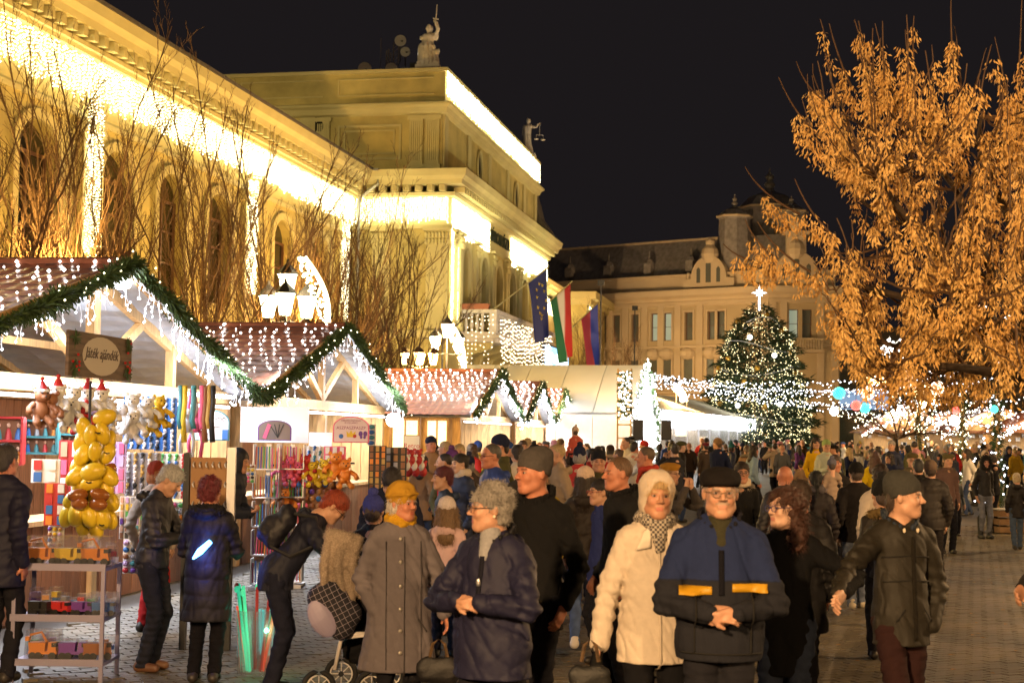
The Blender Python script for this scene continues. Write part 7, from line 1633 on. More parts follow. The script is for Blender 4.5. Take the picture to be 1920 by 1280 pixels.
for n_, (x, y) in enumerate(spots):
    px = 960+2850*x/y; ai = cg.randint(len(arch)); root, s_, H_ = arch[ai]
    r_ = copytree(root) if ai in used_ else root; used_[ai] = 1
    cn = CN[cg.choice(len(CN), p=CW_)] ; hn = list(HCOL)[cg.choice(4, p=[.45, .3, .15, .1])]; htn = CN[cg.choice(len(CN), p=CW_)]
    fc = cg.choice([0, 90, 180, 270, 180, 180], p=[.2, .15, .2, .15, .15, .15]); rz = R(fc+cg.uniform(-30, 30)); r_.location = (x, y, 0); r_.rotation_euler = (0, 0, rz); sc_ = cg.uniform(.93, 1.06); r_.scale = (sc_, sc_, sc_)
    for ch in KIDS[r_.name]:
        bn = ch.name.split('.')[0]
        if bn == 'coat': ch.color = (*np.array(CC[cn])*cg.uniform(.8, 1.25), 1)
        elif bn == 'hood': ch.color = (*CC[cn], 1)
        elif bn == 'hair': ch.color = (*HCOL[hn], 1)
        elif bn == 'hat':
            ch.color = (*CC[htn], 1)
            for c2 in KIDS.get(ch.name, []): c2.color = (*CC[htn], 1)
        elif bn == 'trousers': ch.color = (*[(.015, .015, .018), (.04, .06, .12), (.05, .045, .04)][cg.randint(3)], 1)
        elif bn == 'body': ch.color = (*SKIN[['fair', 'tan', 'red', 'pale', 'old'][cg.randint(5)]], 1)
    hd_ = {'beanie': htn+' beanie', 'pompom': htn+' bobble hat', 'flatcap': htn+' cap', 'hood': 'hood up', None: {'bald': 'bald head'}.get(s_['hair'], hn+' hair')}[s_.get('hat')]
    who = 'child' if s_.get('hgt') == 'child' else 'person'; fd = {0: 'facing us', 90: 'facing right', 180: 'back turned', 270: 'facing left'}[int(fc)]
    L_ = '%s in %s coat, %s, %s, %s' % (who, cn, hd_, fd, landmark(px, y)); labels.setdefault(L_, []).append((r_, px, y)); r_['group'] = 'people in the crowd'; r_['category'] = 'person'
for L_, lst in labels.items():
    if len(lst) == 1: lst[0][0]['label'] = L_; continue
    lst.sort(key=lambda c: c[2])
    pos = ['nearest such', 'second nearest such', 'third nearest such', 'farthest such', 'fifth such', 'sixth such']
    for i, (o, px, y) in enumerate(lst): o['label'] = L_+', '+(pos[i] if i < 3 else pos[min(i, 5)])
for ai, (root, s_, H_) in enumerate(arch):
    if ai not in used_:
        for ch in KIDS[root.name]: bpy.data.objects.remove(ch)
        bpy.data.objects.remove(root)
# ------------------------------------------------------------------ goods in and before the stalls
def cm_(n, c, **k): return mat('goods_'+n, c, **{'rough': .5, **k})
GC = dict(teal=(.05, .22, .24), red=(.5, .03, .03), blue=(.03, .14, .42), white=(.78, .77, .74), yellow=(.75, .52, .03), orange=(.75, .25, .03), pink=(.75, .12, .25), brown=(.25, .1, .04), green=(.08, .35, .08), lilac=(.5, .35, .6), black=(.02, .02, .02), skin=(.6, .35, .22), grey=(.3, .3, .32), gold=(.5, .32, .08), purple=(.15, .05, .3), kraft=(.4, .2, .07))
GM = lambda n: cm_(n, GC[n])
def pxbox(x0, y0, x1, y1, Y): a, b = at(x0, y0, Y), at(x1, y1, Y); return (a+b)/2, abs(b[0]-a[0]), abs(a[2]-b[2])
def plush(m_, c, s, body='white', head=None, ears=True, limbs=True, hat=None, name=None, label=None, parent=None, rz=0., group='plush toys', kind='animal'):
    """a soft toy: trunk, head with muzzle and ears, four limbs, all one mesh; eyes, nose and hat apart"""
    t = thing(name or 'plush_toy', label, 'soft toy', tuple(c), rz, group) if parent is None else parent
    o0 = np.zeros(3) if parent is None else np.array(c); m = MB()
    m.ball(o0+[0, 0, 0], (.075*s, .06*s, .09*s), 12, 8); m.ball(o0+[0, -.03*s, .125*s], (.068*s, .06*s, .062*s), 12, 8); m.ball(o0+[0, -.085*s, .11*s], (.03*s, .028*s, .024*s), 8, 6)
    for x in (-1, 1):
        if ears: m.ball(o0+[x*.055*s, -.01*s, .18*s], (.025*s, .014*s, .025*s), 8, 5)
        if limbs: m.tube([o0+[x*.06*s, -.01*s, .05*s], o0+[x*.12*s, -.05*s, .01*s], o0+[x*.13*s, -.08*s, -.03*s]], [.026*s, .026*s, .03*s], 7); m.tube([o0+[x*.04*s, -.02*s, -.06*s], o0+[x*.065*s, -.08*s, -.11*s], o0+[x*.07*s, -.11*s, -.11*s]], [.03*s, .03*s, .036*s], 7)
    b = obj('body', m, GM(body), t, smooth=True); m = MB()
    for x in (-1, 1): m.ball(o0+[x*.024*s, -.088*s, .142*s], .008*s, 6, 4)
    m.ball(o0+[0, -.113*s, .115*s], .009*s, 6, 4); e = obj('eyes', m, GM('black'), b)
    if hat: m = MB(); m.lathe([(.06*s, 0), (.045*s, .03*s), (.02*s, .075*s), (.005, .09*s)], o0+[0, -.03*s, .165*s], 10); m.ball(o0+[0, -.03*s, .265*s], .02*s, 8, 5); obj('santa_hat', m, GM(hat), b); m = MB(); m.tube([o0+np.array([.06*s*math.cos(a), -.03*s+.06*s*math.sin(a), .165*s]) for a in np.linspace(0, 6.283, 12)], .014*s, 6, False); obj('hat_trim', m, GM('white'), b)
    return t
# row of plush toys hung from the front beam of the nearest stall
row = [(75, 768, 13.9, 'brown', 'red'), (97, 775, 14.0, 'brown', None), (112, 762, 14.1, 'white', 'red'), (125, 782, 14.2, 'white', None), (138, 764, 14.3, 'white', None), (150, 788, 14.4, 'red', None), (163, 765, 14.5, 'white', 'red'), (176, 785, 14.6, 'white', None), (190, 766, 14.7, 'white', 'red'), (203, 782, 14.8, 'white', None),
       (232, 790, 15.2, 'white', None), (248, 776, 15.4, 'white', None), (246, 806, 15.3, 'white', None), (262, 792, 15.6, 'white', None), (276, 778, 15.7, 'white', None), (285, 795, 15.8, 'yellow', None), (296, 776, 15.9, 'yellow', None), (180, 805, 14.5, 'lilac', None)]
nm = ['leftmost', 'second', 'third', 'fourth', 'fifth', 'sixth', 'seventh', 'eighth', 'ninth', 'tenth']
for i, (px, py, Y, bc_, ht) in enumerate(row):
    L_ = ('%s soft toy%s under the stall beam, %s in the row' % (bc_, ' in a red Santa hat' if ht else '', nm[i])) if i < 10 else '%s soft toy hanging %s in the bunch beside the blue boards' % (bc_, ['lowest left', 'top left', 'bottom middle', 'middle right', 'top right', 'right end', 'far right top', 'lowest, lilac'][i-10])
    plush(None, at(px, py, Y), .95+.12*rng.rand(), bc_, hat=ht, label=L_, rz=rng.uniform(-.5, .9), group='soft toys under the nearest stall beam')
# column of yellow and brown plush
cY = 12.9; pc_ = thing('toy_column', 'tall hanging column of glossy yellow and brown balloon-like toys in front of the nearest stall', 'toys', tuple(at(165, 880, cY)))
ycm = mat('glossy_yellow_vinyl', (.78, .56, .03), .3, noise=.08, coat=.3); bcm_ = mat('glossy_brown_vinyl', (.3, .1, .02), .25, coat=.4); oo = at(165, 880, cY)
tm = MB(); tm.ball((0, 0, 0), (.066, .058, .1), 14, 10); ytm = tm.mesh('toy', ycm, True); btm_ = tm.mesh('toy', bcm_, True); gr_ = np.random.RandomState(4)
def coltoy(px, py, rot, sc=1., me_=ytm, dy=0.):
    p = at(px, py, cY+dy)-oo; o = put(bpy.data.objects.new('toy', me_), pc_); o.location = p; o.rotation_euler = (gr_.uniform(-.3, .3), rot, gr_.uniform(-.5, .5)); o.scale = (sc,)*3
    return o
for px, py, r_, s_, d_ in ((196, 782, 1.3, 1.1, -.05), (158, 803, -.2, 1., 0), (170, 815, .15, .9, -.1), (192, 812, -.1, 1., -.08), (205, 825, .1, .9, .02), (152, 830, .3, 1., .0), (178, 846, 0, .85, -.16), (202, 850, .3, .95, -.03), (157, 851, .5, 1.05, -.05), (148, 872, .7, 1., .0), (185, 868, .1, .9, .02), (142, 893, .8, 1.0, -.08), (174, 884, 1.3, 1.15, -.17), (204, 892, -.8, 1.05, -.08), (160, 905, .4, 1, .02), (172, 904, 1.2, 1., -.12),
                       (150, 915, .3, 1, -.02), (198, 912, -.3, 1.05, -.02), (136, 935, .8, .95, -.02), (206, 938, -.6, 1.05, 0.), (145, 962, .2, 1.15, -.1), (125, 968, .35, 1., 0), (168, 965, -.15, 1.1, -.12), (190, 968, -.3, 1.15, -.08), (205, 972, -.4, 1., .02), (156, 985, .1, 1., 0), (180, 990, -.2, 1, -.03), (166, 925, 0, 1.1, .06), (172, 838, .2, 1.1, .08), (176, 868, .2, 1.2, .1), (170, 950, .1, 1.3, .1)): coltoy(px, py, r_, s_, ytm, d_)
for px, py, r_ in ((146, 928, 1.35), (187, 927, -1.3), (149, 943, 1.5), (184, 945, 1.6), (205, 885, .4)): coltoy(px, py, r_, .85, btm_, -.2 if py > 900 else .0)
m = MB()
for px, py in ((183, 812), (166, 905), (192, 945), (190, 985), (200, 850)): p = at(px, py, cY-.19)-oo; m.tube([p+[-.02, 0, .01], p, p+[.025, 0, .005]], .006, 5)
obj('eyelids', m, GM('black'), pc_)['kind'] = 'stuff'; m = MB(); m.tube([(0, 0, -.55), (0, 0, .75)], .012, 6); obj('cord', m, dark, pc_)
# steel shelf rack with boxed toy vehicles
RY = 11.6; c0_ = at(140, 1160, RY); rk = thing('toy_rack', 'lilac steel shelf rack stacked with toy vehicles at the lower left corner', 'rack', (c0_[0], RY, 0)); xs = (at(45, 1100, RY)[0]-c0_[0], at(208, 1100, RY)[0]-c0_[0]); stl = mat('lilac_grey_steel', (.28, .26, .36), .4, metal=.5)
zs_ = [CZ-(1060-804)/2850*RY, CZ-(1152-804)/2850*RY, CZ-(1232-804)/2850*RY]
for x in xs:
    for y in (-.22, .24): m = MB(); m.box((x, y, (zs_[0])/2), (.028, .028, zs_[0])); obj('post', m, stl, rk)
for z in zs_: m = MB(); m.box(((xs[0]+xs[1])/2, 0, z), (xs[1]-xs[0]+.04, .5, .025)); m.box(((xs[0]+xs[1])/2, -.245, z+.015), (xs[1]-xs[0]+.04, .012, .05)); obj('shelf', m, stl, rk)
clearm = mat('clear_plastic_pack', (.9, .92, .95), .08, trans=.9, alpha=.32)
def truck(loc, s, col, label, rz=0., boxed=True, dig=False):
    t = thing('toy_truck', label, 'toy vehicle', tuple(loc), rz, 'toy vehicles on the steel rack')
    m = MB(); m.box((0, 0, .05), (.2, .075, .02)); m.box((-.04, 0, .085), (.11, .08, .05), taper=1.08); m.box((-.04, 0, .115), (.12, .086, .012)); obj('body', m, GM(col), t)
    m = MB(); m.box((.065, 0, .09), (.06, .076, .065), taper=.88); obj('cab', m, GM(col), t); m = MB(); m.box((.08, 0, .105), (.034, .08, .028)); obj('cab_glass', m, GM('black'), t)
    for x in (-.07, -.03, .07):
        for y in (-.042, .042): m = MB(); m.tube([(x, y-.009, .028), (x, y+.009, .028)], .027, 10); obj('wheel', m, GM('black'), t)
    if dig: m = MB(); m.tube([(.02, 0, .12), (-.02, -.0, .19), (-.1, 0, .17)], .009, 5); m.box((-.115, 0, .145), (.03, .05, .03)); obj('digger_arm', m, GM(col), t)
    if boxed: m = MB(); m.box((0, 0, .11), (.25, .13, .2), taper=.92); obj('clear_pack', m, clearm, t)
    t.scale = (s, s, s); return t
tl = [(0, -.22, 'orange', 'orange toy digger in a clear pack on the top shelf, left', True, True), (0, -.03, 'yellow', 'yellow toy truck in a clear pack in the middle of the top shelf', True, False), (0, .17, 'orange', 'orange toy digger with raised arm in a clear pack, right on the top shelf', True, True), (1, -.24, 'black', 'black toy truck on the middle shelf, left end', False, False), (1, -.08, 'red', 'red toy truck on the middle shelf', False, False), (1, .08, 'purple', 'purple toy truck on the middle shelf', False, False), (1, .24, 'blue', 'pale blue boxed toy truck at the right end of the middle shelf', True, False),
      (2, -.2, 'orange', 'orange toy lorry on the lowest shelf, left', True, True), (2, .02, 'purple', 'dark purple toy lorry on the lowest shelf, middle', False, False), (2, .2, 'brown', 'brown toy jeep on the lowest shelf, right', False, False)]
for i, (sh_, x, cn, L_, bx_, dg) in enumerate(tl): truck((c0_[0]+x, RY-.08, zs_[sh_]+.015), 1.05 if sh_ != 1 else .85, cn, L_, R(cg.uniform(-25, 25)) if sh_ else 0, bx_, dg)
for sh_ in range(3):
    for k in range(9 if sh_ else 5):
        x = xs[0]+.06+(xs[1]-xs[0]-.1)*k/(8 if sh_ else 4); t = thing('toy_box', '', 'toy pack', (c0_[0]+x, RY+.12+.05*cg.rand(), zs_[sh_]+.013), cg.uniform(-.4, .4), 'small packed toys on the steel rack'); hh_ = cg.uniform(.1, .2)
        cols_ = [list(GC)[cg.randint(len(GC))] for _ in range(3)]; t['label'] = 'small %s and %s toy pack, back of the %s steel shelf, %s' % (cols_[0], cols_[1] if cols_[1] != cols_[0] else 'clear', ['top', 'middle', 'lowest'][sh_], ['leftmost', 'second', 'third', 'fourth', 'fifth', 'sixth', 'seventh', 'eighth', 'ninth'][k])
        m = MB(); m.box((0, 0, hh_/2), (.09, .1, hh_), taper=.9); obj('clear_pack', m, clearm, t)
        for j in range(3): m = MB(); m.box((cg.normal()*.015, cg.normal()*.02, hh_*(.2+.25*j)), (.05, .05, hh_*.22)); obj('toy', m, GM(cols_[j]), t)
# doll cabinets and posters at the back of stall one
def cabinet(x0, y0, x1, y1, Y, col, label, rows, cols):
    c, w, h = pxbox(x0, y0, x1, y1, Y); t = thing('doll_cabinet', label, 'display case', tuple(c), 0, 'doll cabinets in the nearest stall'); m = MB(); e = .025
    for z in [(-h/2), h/2]+[-h/2+h*(i+1)/rows for i in range(rows-1)]: m.box((0, 0, z), (w, .12, e))
    for x in (-w/2, w/2): m.box((x, 0, 0), (e, .12, h))
    obj('frame', m, GM(col), t); m = MB(); m.box((0, .06, 0), (w, .01, h)); obj('back_panel', m, GM('brown'), t)
    for r in range(rows):
        for k in range(cols):
            z0 = -h/2+h*r/rows+.015; x = -w/2+w*(k+.5)/cols; s = h/rows*.8; m = MB(); m.lathe([(.2*s, 0), (.16*s, .3*s), (.1*s, .55*s), (.04*s, .6*s)], (x, 0, z0), 7); d = obj('doll', m, GM(['red', 'teal', 'grey', 'orange', 'kraft', 'blue'][cg.randint(6)]), t); m = MB(); m.ball((x, -.0, z0+.75*s), (.11*s, .11*s, .14*s), 7, 5); obj('doll_head', m, GM('skin'), d)
cabinet(-30, 782, 42, 870, 17., 'red', 'red-framed doll cabinet at the left picture edge inside the nearest stall', 2, 4)
cabinet(46, 788, 108, 850, 17.3, 'teal', 'teal-framed doll cabinet, middle one at the back of the nearest stall', 2, 4)
cabinet(110, 788, 150, 840, 17.6, 'teal', 'narrow teal doll cabinet half hidden by the yellow toy column', 2, 3)
def board(x0, y0, x1, y1, Y, col, label, items=0, icol=('grey', 'white'), name='display_board', cat='display board', th=.03, group='display boards', kinds='strip', rz=0., m0=None):
    c, w, h = pxbox(x0, y0, x1, y1, Y); t = thing(name, label, cat, tuple(c), rz, group); m = MB(); m.box((0, 0, 0), (w, th, h)); obj('board', m, m0 or GM(col), t)
    if items:
        nc = max(1, int(round(math.sqrt(items*w/h)))); nr = max(1, int(items/nc)); 
        for r in range(nr):
            for k in range(nc):
                x = -w/2+w*(k+.5)/nc; z = -h/2+h*(r+.5)/nr; m = MB(); q = icol[cg.randint(len(icol))]
                if kinds == 'strip': m.box((x, -th/2-.012, z), (w/nc*.55, .02, h/nr*.82))
                elif kinds == 'tool': m.tube([(x-w/nc*.2, -th/2-.02, z-h/nr*.4), (x+w/nc*.2*cg.rand(), -th/2-.02, z+h/nr*.3)], min(w/nc*.2, .012), 5); m.ball((x, -th/2-.02, z+h/nr*.3), min(w/nc*.3, .022), 7, 4)
                else: m.ball((x, -th/2-.03, z), (w/nc*.42, .03, h/nr*.42), 8, 5)
                obj('item', m, GM(q), t)
    return t, w, h
board(233, 742, 290, 842, 16.4, 'blue', 'blue display board with silver trinkets behind the white soft toys', 42, ('grey', 'white', 'black'), kinds='tool')
board(292, 745, 330, 846, 17.0, 'blue', 'second blue trinket board, left of the hanging long-armed toys', 30, ('grey', 'white', 'black'), kinds='tool')
board(112, 825, 150, 960, 14.6, 'red', 'red boards of packed dolls left of the yellow toy column', 9, ('skin', 'red', 'white', 'pink'))
board(205, 828, 235, 925, 15.5, 'lilac', 'lilac and pink packs right of the yellow toy column', 8, ('pink', 'white', 'lilac'))
board(236, 848, 300, 930, 15.8, 'grey', 'grey rack of small silver bracelets above the rust beanie', 36, ('black', 'white', 'gold', 'grey'), kinds='tool')
board(300, 850, 350, 935, 16.4, 'white', 'white rack of key rings between stall and wooden display', 24, ('red', 'black', 'blue', 'green'), kinds='tool')
board(60, 860, 112, 905, 13.6, 'white', 'stack of pale boxed games on the counter at far left', 5, ('white', 'blue', 'red'))
board(85, 905, 125, 985, 13.4, 'red', 'red and blue packs of toy figures on the counter behind the rack', 8, ('blue', 'white', 'orange', 'red'))
for q_ in ((92, 975, 118, 1058, 13.6), (226, 930, 262, 1010, 15.2), (262, 935, 300, 1015, 15.6), (440, 870, 478, 905, 17.6), (300, 940, 345, 1010, 16.), (232, 1010, 300, 1075, 15.)):
    board(*q_[:4], q_[4], 'white', 'board crowded with small toys and packs, ' + {92: 'behind the top of the steel rack', 226: 'low left of the rust beanie', 262: 'low behind the rust beanie', 440: 'beside the stallkeeper', 300: 'low left of the hook rack', 232: 'near the ground below the counter'}[q_[0]], 26, tuple(GC), kinds=['strip', 'ball'][q_[0] % 4 == 0])
# hanging long-limbed plush and boas
for px, Y, cn, L_ in ((352, 17.2, 'white', 'white long-armed plush monkey hanging by its hands'), (368, 17.4, 'pink', 'pink long-armed plush monkey hanging beside the white one')):
    p = at(px, 795, Y); t = thing('plush_monkey', L_, 'soft toy', tuple(p), 0, 'hanging plush monkeys'); m = MB(); m.ball((0, 0, 0), (.07, .06, .1), 10, 7); m.ball((0, -.02, .12), (.06, .055, .055), 10, 7); m.ball((0, -.07, .11), (.03, .02, .02), 8, 5)
    for x in (-1, 1): m.tube([(x*.05, 0, .06), (x*.1, 0, .18), (x*.06, 0, .4)], .022, 6); m.tube([(x*.04, 0, -.07), (x*.08, -.02, -.2), (x*.06, -.02, -.38)], .022, 6); m.ball((x*.06, -.0, .13), (.02, .01, .02), 6, 4)
    obj('body', m, GM(cn), t, smooth=True)
for i, (px, cn) in enumerate(((338, 'teal'), (345, 'yellow'), (378, 'pink'), (384, 'brown'), (391, 'gold'), (398, 'black'), (362, 'teal'))):
    p = at(px, 770, 17.); t = thing('scarf', 'fluffy %s boa hanging in the bunch beside the plush monkeys%s' % (cn, ', rear one' if px == 362 else ''), 'boa', tuple(p), 0, 'fluffy boas'); m = MB(); m.tube([(0, 0, .28), (.01, -.02, .1), (-.01, 0, -.1), (.012, 0, -.35 if i % 2 else -.2)], .032, 8); obj('boa', m, GM(cn), t, smooth=True)
# signs
def sign(x0, y0, x1, y1, Y, label, face_c, edge_c, lines, arch=True, sz=.05, tc='dark_print'):
    c, w, h = pxbox(x0, y0, x1, y1, Y); t = thing('sign', label, 'sign', tuple(c), 0, 'signs on the stalls'); pts = [(-w/2, -h/2), (w/2, -h/2)]+([(w/2*math.cos(a), h*.1+h*.4*math.sin(a)) for a in np.linspace(0, math.pi, 14)] if arch else [(w/2, h/2), (-w/2, h/2)])
    m = MB(); m.prism(pts, -.012, .012, axis=1); obj('board', m, edge_c, t); m = MB(); m.prism([(a*.93, b*.92) for a, b in pts], -.016, -.011, axis=1); obj('face', m, face_c, t)
    for i, (tx, s_, z_, mt_) in enumerate(lines): text(tx, 'lettering', s_, mt_, t, (0, -.018, z_*h), (R(90), 0, 0), .001)
    return t, w, h
dp = MATS['dark_print']; pp = mat('plum_print', (.3, .03, .12), .5)
t, w, h = sign(366, 768, 430, 826, 18.5, 'cream price sign headed in ornate script, above the wooden display rack', GM('white'), GM('teal'), [('Hógömb', .095, .22, dp), ('kézzel festett', .035, .06, dp), ('üveg, fa, textil', .035, -.05, dp), ('650.-', .06, -.3, dp)])
m = MB(); m.box((w*.38, -.02, -h*.3), (.07, .01, .12)); obj('picture', m, GM('blue'), t)
t, w, h = sign(484, 787, 546, 826, 20.3, 'dark arched sign picturing pencils on the bright white board', cm_('greybrown', (.2, .15, .13)), GM('purple'), []);
for a in (-.5, -.2, .1, .35): m = MB(); m.beam((w*.1, -.02, -h*.35), (w*.1+a*w*.5, -.02, h*.3), .008, .012); obj('pencil', m, GM('black'), t)
m = MB(); m.beam((-w*.3, -.02, -h*.4), (-w*.15, -.02, h*.3), .01, .05); obj('pencil', m, GM('pink'), t)
board(452, 762, 578, 830, 20.9, 'white', 'big dazzling white wall board behind the dark arched sign', m0=mat('glowing_white_board', (.85, .87, .9), .5, emit=(.85, .9, 1), es=.3))  # light falling on the board is put in as a faint glow
t, w, h = sign(625, 780, 692, 830, 19.6, 'pink arched sign with crowns, letters and a purple butterfly', cm_('palepink', (.8, .66, .66)), GM('pink'), [('KREATÍV HAJFONÁS', .028, .34, pp), ('ÉS CSILLÁMKŐ', .026, .25, pp), ('ASZPASZPASZP', .055, .06, pp)])
m = MB(); z0 = -h*.2; m.prism([(-.05, z0-.03), (.05, z0-.03), (.06, z0+.05), (.025, z0+.015), (0, z0+.06), (-.025, z0+.015), (-.06, z0+.05)], -.022, -.017, axis=1); obj('crown', m, GM('yellow'), t)
for s_ in (-1, 1): m = MB(); m.ball((w*.33+s_*.03, -.02, z0+.015), (.027, .003, .035), 10, 6); m.ball((w*.33+s_*.022, -.02, z0-.03), (.017, .003, .02), 10, 6); obj('butterfly_wing', m, GM('purple'), t)
m = MB(); m.ball((-w*.27, -.02, z0-.02), (.03, .004, .03), 12, 6); obj('medallion', m, GM('blue'), t); m = MB(); m.ball((w*.1, -.02, z0-.015), (.025, .004, .025), 10, 6); obj('medallion', m, GM('red'), t)
t, w, h = sign(757, 815, 787, 858, 33., 'small retro sweets sign with red and white lettering by the third stall', GM('white'), GM('kraft'), [('Retro', .15, .02, mat('red_print', (.5, .02, .02), .5)), ('cukrok', .1, -.28, dp)], arch=False)
board(690, 795, 704, 835, 20.4, 'white', 'white placard with blue bubbles behind the pink arched sign', 4, ('blue', 'teal', 'purple'), kinds='ball')
board(580, 810, 622, 838, 20.2, 'white', 'rounded white sign with faint print left of the pink arched sign', m0=MATS['glowing_white_board'])
# wooden hook rack in front
wc, ww_, wh_ = pxbox(352, 848, 440, 985, 13.2); wr_ = thing('hook_rack', 'dark-framed wooden display rack with rows of empty white hooks, behind the padded coat woman', 'rack', (wc[0], 13.2, 0)); m = MB(); z1_ = wc[2]+wh_/2
for x in (-ww_/2, ww_/2-.04): m.box((x, 0, z1_/2), (.05, .08, z1_))
obj('frame', m, dark, wr_); m = MB(); m.box((0, .02, z1_-.35), (ww_*.86, .02, .62)); obj('board', m, GM('kraft'), wr_); m = MB(); m.box((ww_*.42, -.03, z1_-.3), (.07, .05, .7)); obj('chrome_strip', m, steel, wr_)
hk = MB(); hk.tube([(0, 0, 0), (0, -.05, -.02), (.01, -.06, -.045)], .006, 5); hkm = hk.mesh('hook', GM('white'))
for r in range(4):
    for k in range(6): o = put(bpy.data.objects.new('hook', hkm), wr_); o.location = (-ww_*.36+k*ww_*.13, .0, z1_-.08-r*.17)
# pencil racks
for px0, px1, Y, L_ in ((478, 520, 18.3, 'tall clear column rack of coloured pencils, left one'), (522, 566, 18.6, 'tall clear column rack of coloured pencils, right one beside the soft toys')):
    c, w, h = pxbox(px0, 832, px1, 1100, Y); t = thing('pencil_rack', L_, 'rack', (c[0], Y, 0), 0, 'pencil racks'); zt_ = c[2]+h/2
    for r in range(5):
        z = zt_-.15-r*.34; m = MB(); m.box((0, 0, z-.15), (w, .2, .012)); m.box((-w/2, 0, z), (.012, .2, .3)); m.box((w/2, 0, z), (.012, .2, .3)); obj('tier', m, steel, t)
        for k in range(9): m = MB(); x = -w/2+.02+k*(w-.04)/8; m.tube([(x, -.06, z-.14), (x+cg.normal()*.006, -.04, z+.1+cg.rand()*.03)], .009, 5); obj('pencil', m, GM(['red', 'green', 'brown', 'blue', 'orange', 'grey', 'purple', 'pink', 'kraft'][cg.randint(9)]), t)
    m = MB(); m.box((0, .1, zt_/2), (.05, .05, zt_)); m.box((0, 0, .02), (w*1.1, .4, .04)); obj('stand', m, steel, t)
# hanging packets rack (brown), pink packs, cutlery
board(692, 835, 722, 990, 19.8, 'black', 'dark rack of small amber packets right of the orange bears', 40, ('brown', 'orange', 'kraft', 'gold'), kinds='strip')
board(722, 838, 760, 1000, 20.4, 'black', 'second dark rack of small packets behind the man looking down', 36, ('brown', 'kraft', 'grey'), kinds='strip')
board(608, 836, 648, 868, 19.4, 'pink', 'block of pink hanging packs under the pink arched sign', 8, ('pink', 'red', 'white'))
board(575, 836, 606, 872, 19.5, 'white', 'rack of pale blue and white combs left of the pink packs', 12, ('white', 'blue', 'teal'), kinds='tool')
board(520, 900, 640, 955, 19.0, 'brown', 'dark shelf of mixed bead bags under the row of soft toys', 44, ('brown', 'purple', 'pink', 'blue', 'kraft', 'white'), kinds='ball')
m = MB(); a, b = at(505, 872, 18.8), at(665, 868, 19.); rl = thing('hanging_rail', 'black rail from which the pink and yellow soft toys hang', 'rail', tuple(a)); m.tube([(0, 0, 0), tuple(b-a)], .012, 5); m.tube([(.3, .05, 0), (.3, .05, -a[2])], .015, 5); obj('rail', m, dark, rl)
for px, py, cn, L_ in ((530, 890, 'pink', 'pink soft toy with dark ears, leftmost on the rail'), (545, 882, 'pink', 'pink soft toy, second on the rail'), (560, 892, 'pink', 'pink soft toy, third on the rail'), (572, 880, 'red', 'reddish soft toy behind the pink ones'), (586, 892, 'yellow', 'larger yellow soft toy in the middle of the rail'), (609, 888, 'yellow', 'smaller yellow soft toy right of the larger one'), (628, 880, 'orange', 'orange teddy bear hanging on the rail'), (645, 892, 'orange', 'rightmost orange teddy bear, hanging lower'), (535, 945, 'orange', 'orange doll-like soft toy hanging low over the backpack'), (518, 940, 'brown', 'dark brown soft toy hanging low by the pencil rack')):
    plush(None, at(px, py, 18.6), .95 if cn != 'orange' else 1.1, cn, label=L_, rz=rng.uniform(-.4, .4), group='soft toys on the rail')
# red and white toys heap
for i in range(9):
    p = at(757+i*4.5, 862+(i % 3)*11, 21.+i*.1); plush(None, p, .8, ['red', 'white', 'red'][i % 3], label='small %s festive toy in the red and white heap, %s' % (['red', 'white', 'red'][i % 3], ['upper left', 'middle left', 'lower left', 'upper middle', 'centre', 'lower middle', 'upper right', 'middle right', 'lower right'][i]), limbs=False, group='heap of red and white toys')
# bin of glow wands
gp_ = at(480, 1250, 11.9); bn = thing('wand_bin', 'clear bin full of red and green glowing toy wands on the paving', 'bin', (at(480, 1200, 11.9)[0], 11.9, 0)); m = MB(); m.lathe([(.14, 0), (.16, .5), (.155, .5), (.13, .01)], n=14); obj('bin', m, clearm, bn)
gl_g = mat('green_glow_wand', (.1, .9, .5), .4, emit=(.1, 1, .6), es=.22); gl_r = mat('red_glow_wand', (.9, .1, .05), .4, emit=(1, .08, .04), es=.35)
for i in range(14):
    a = cg.rand()*6.3; x, y = .1*math.cos(a), .1*math.sin(a); m = MB(); m.tube([(x*.6, y*.6, .03), (x*1.5, y*1.5, .5+.25*cg.rand())], .013, 6); w_o = obj('wand', m, [gl_r, gl_g, GM('green'), GM('red')][i % 4], bn); m = MB(); m.ball((x*1.6, y*1.6, .6+.08*cg.rand()), (.018, .018, .026), 8, 5); obj('wand_tip', m, [GM('red'), gl_g][i % 2], w_o)
lamp('wand_light', 'POINT', (gp_[0]+.1, 11.8, .35), (.1, 1, .6), 2.5, .05)
t = thing('glow_stick_bundle', 'upright bundle of turquoise glow sticks behind the wand bin', 'glow sticks', tuple(at(506, 1175, 12.2)), 0)
for i in range(5): m = MB(); x_ = rng.normal()*.03; m.tube([(x_, rng.normal()*.03, -.22), (x_*1.2, rng.normal()*.03, .14)], .009, 5); obj('stick', m, mat('turquoise_glow', (.1, .8, .8), .4, emit=(.1, .9, .9), es=.3), t)
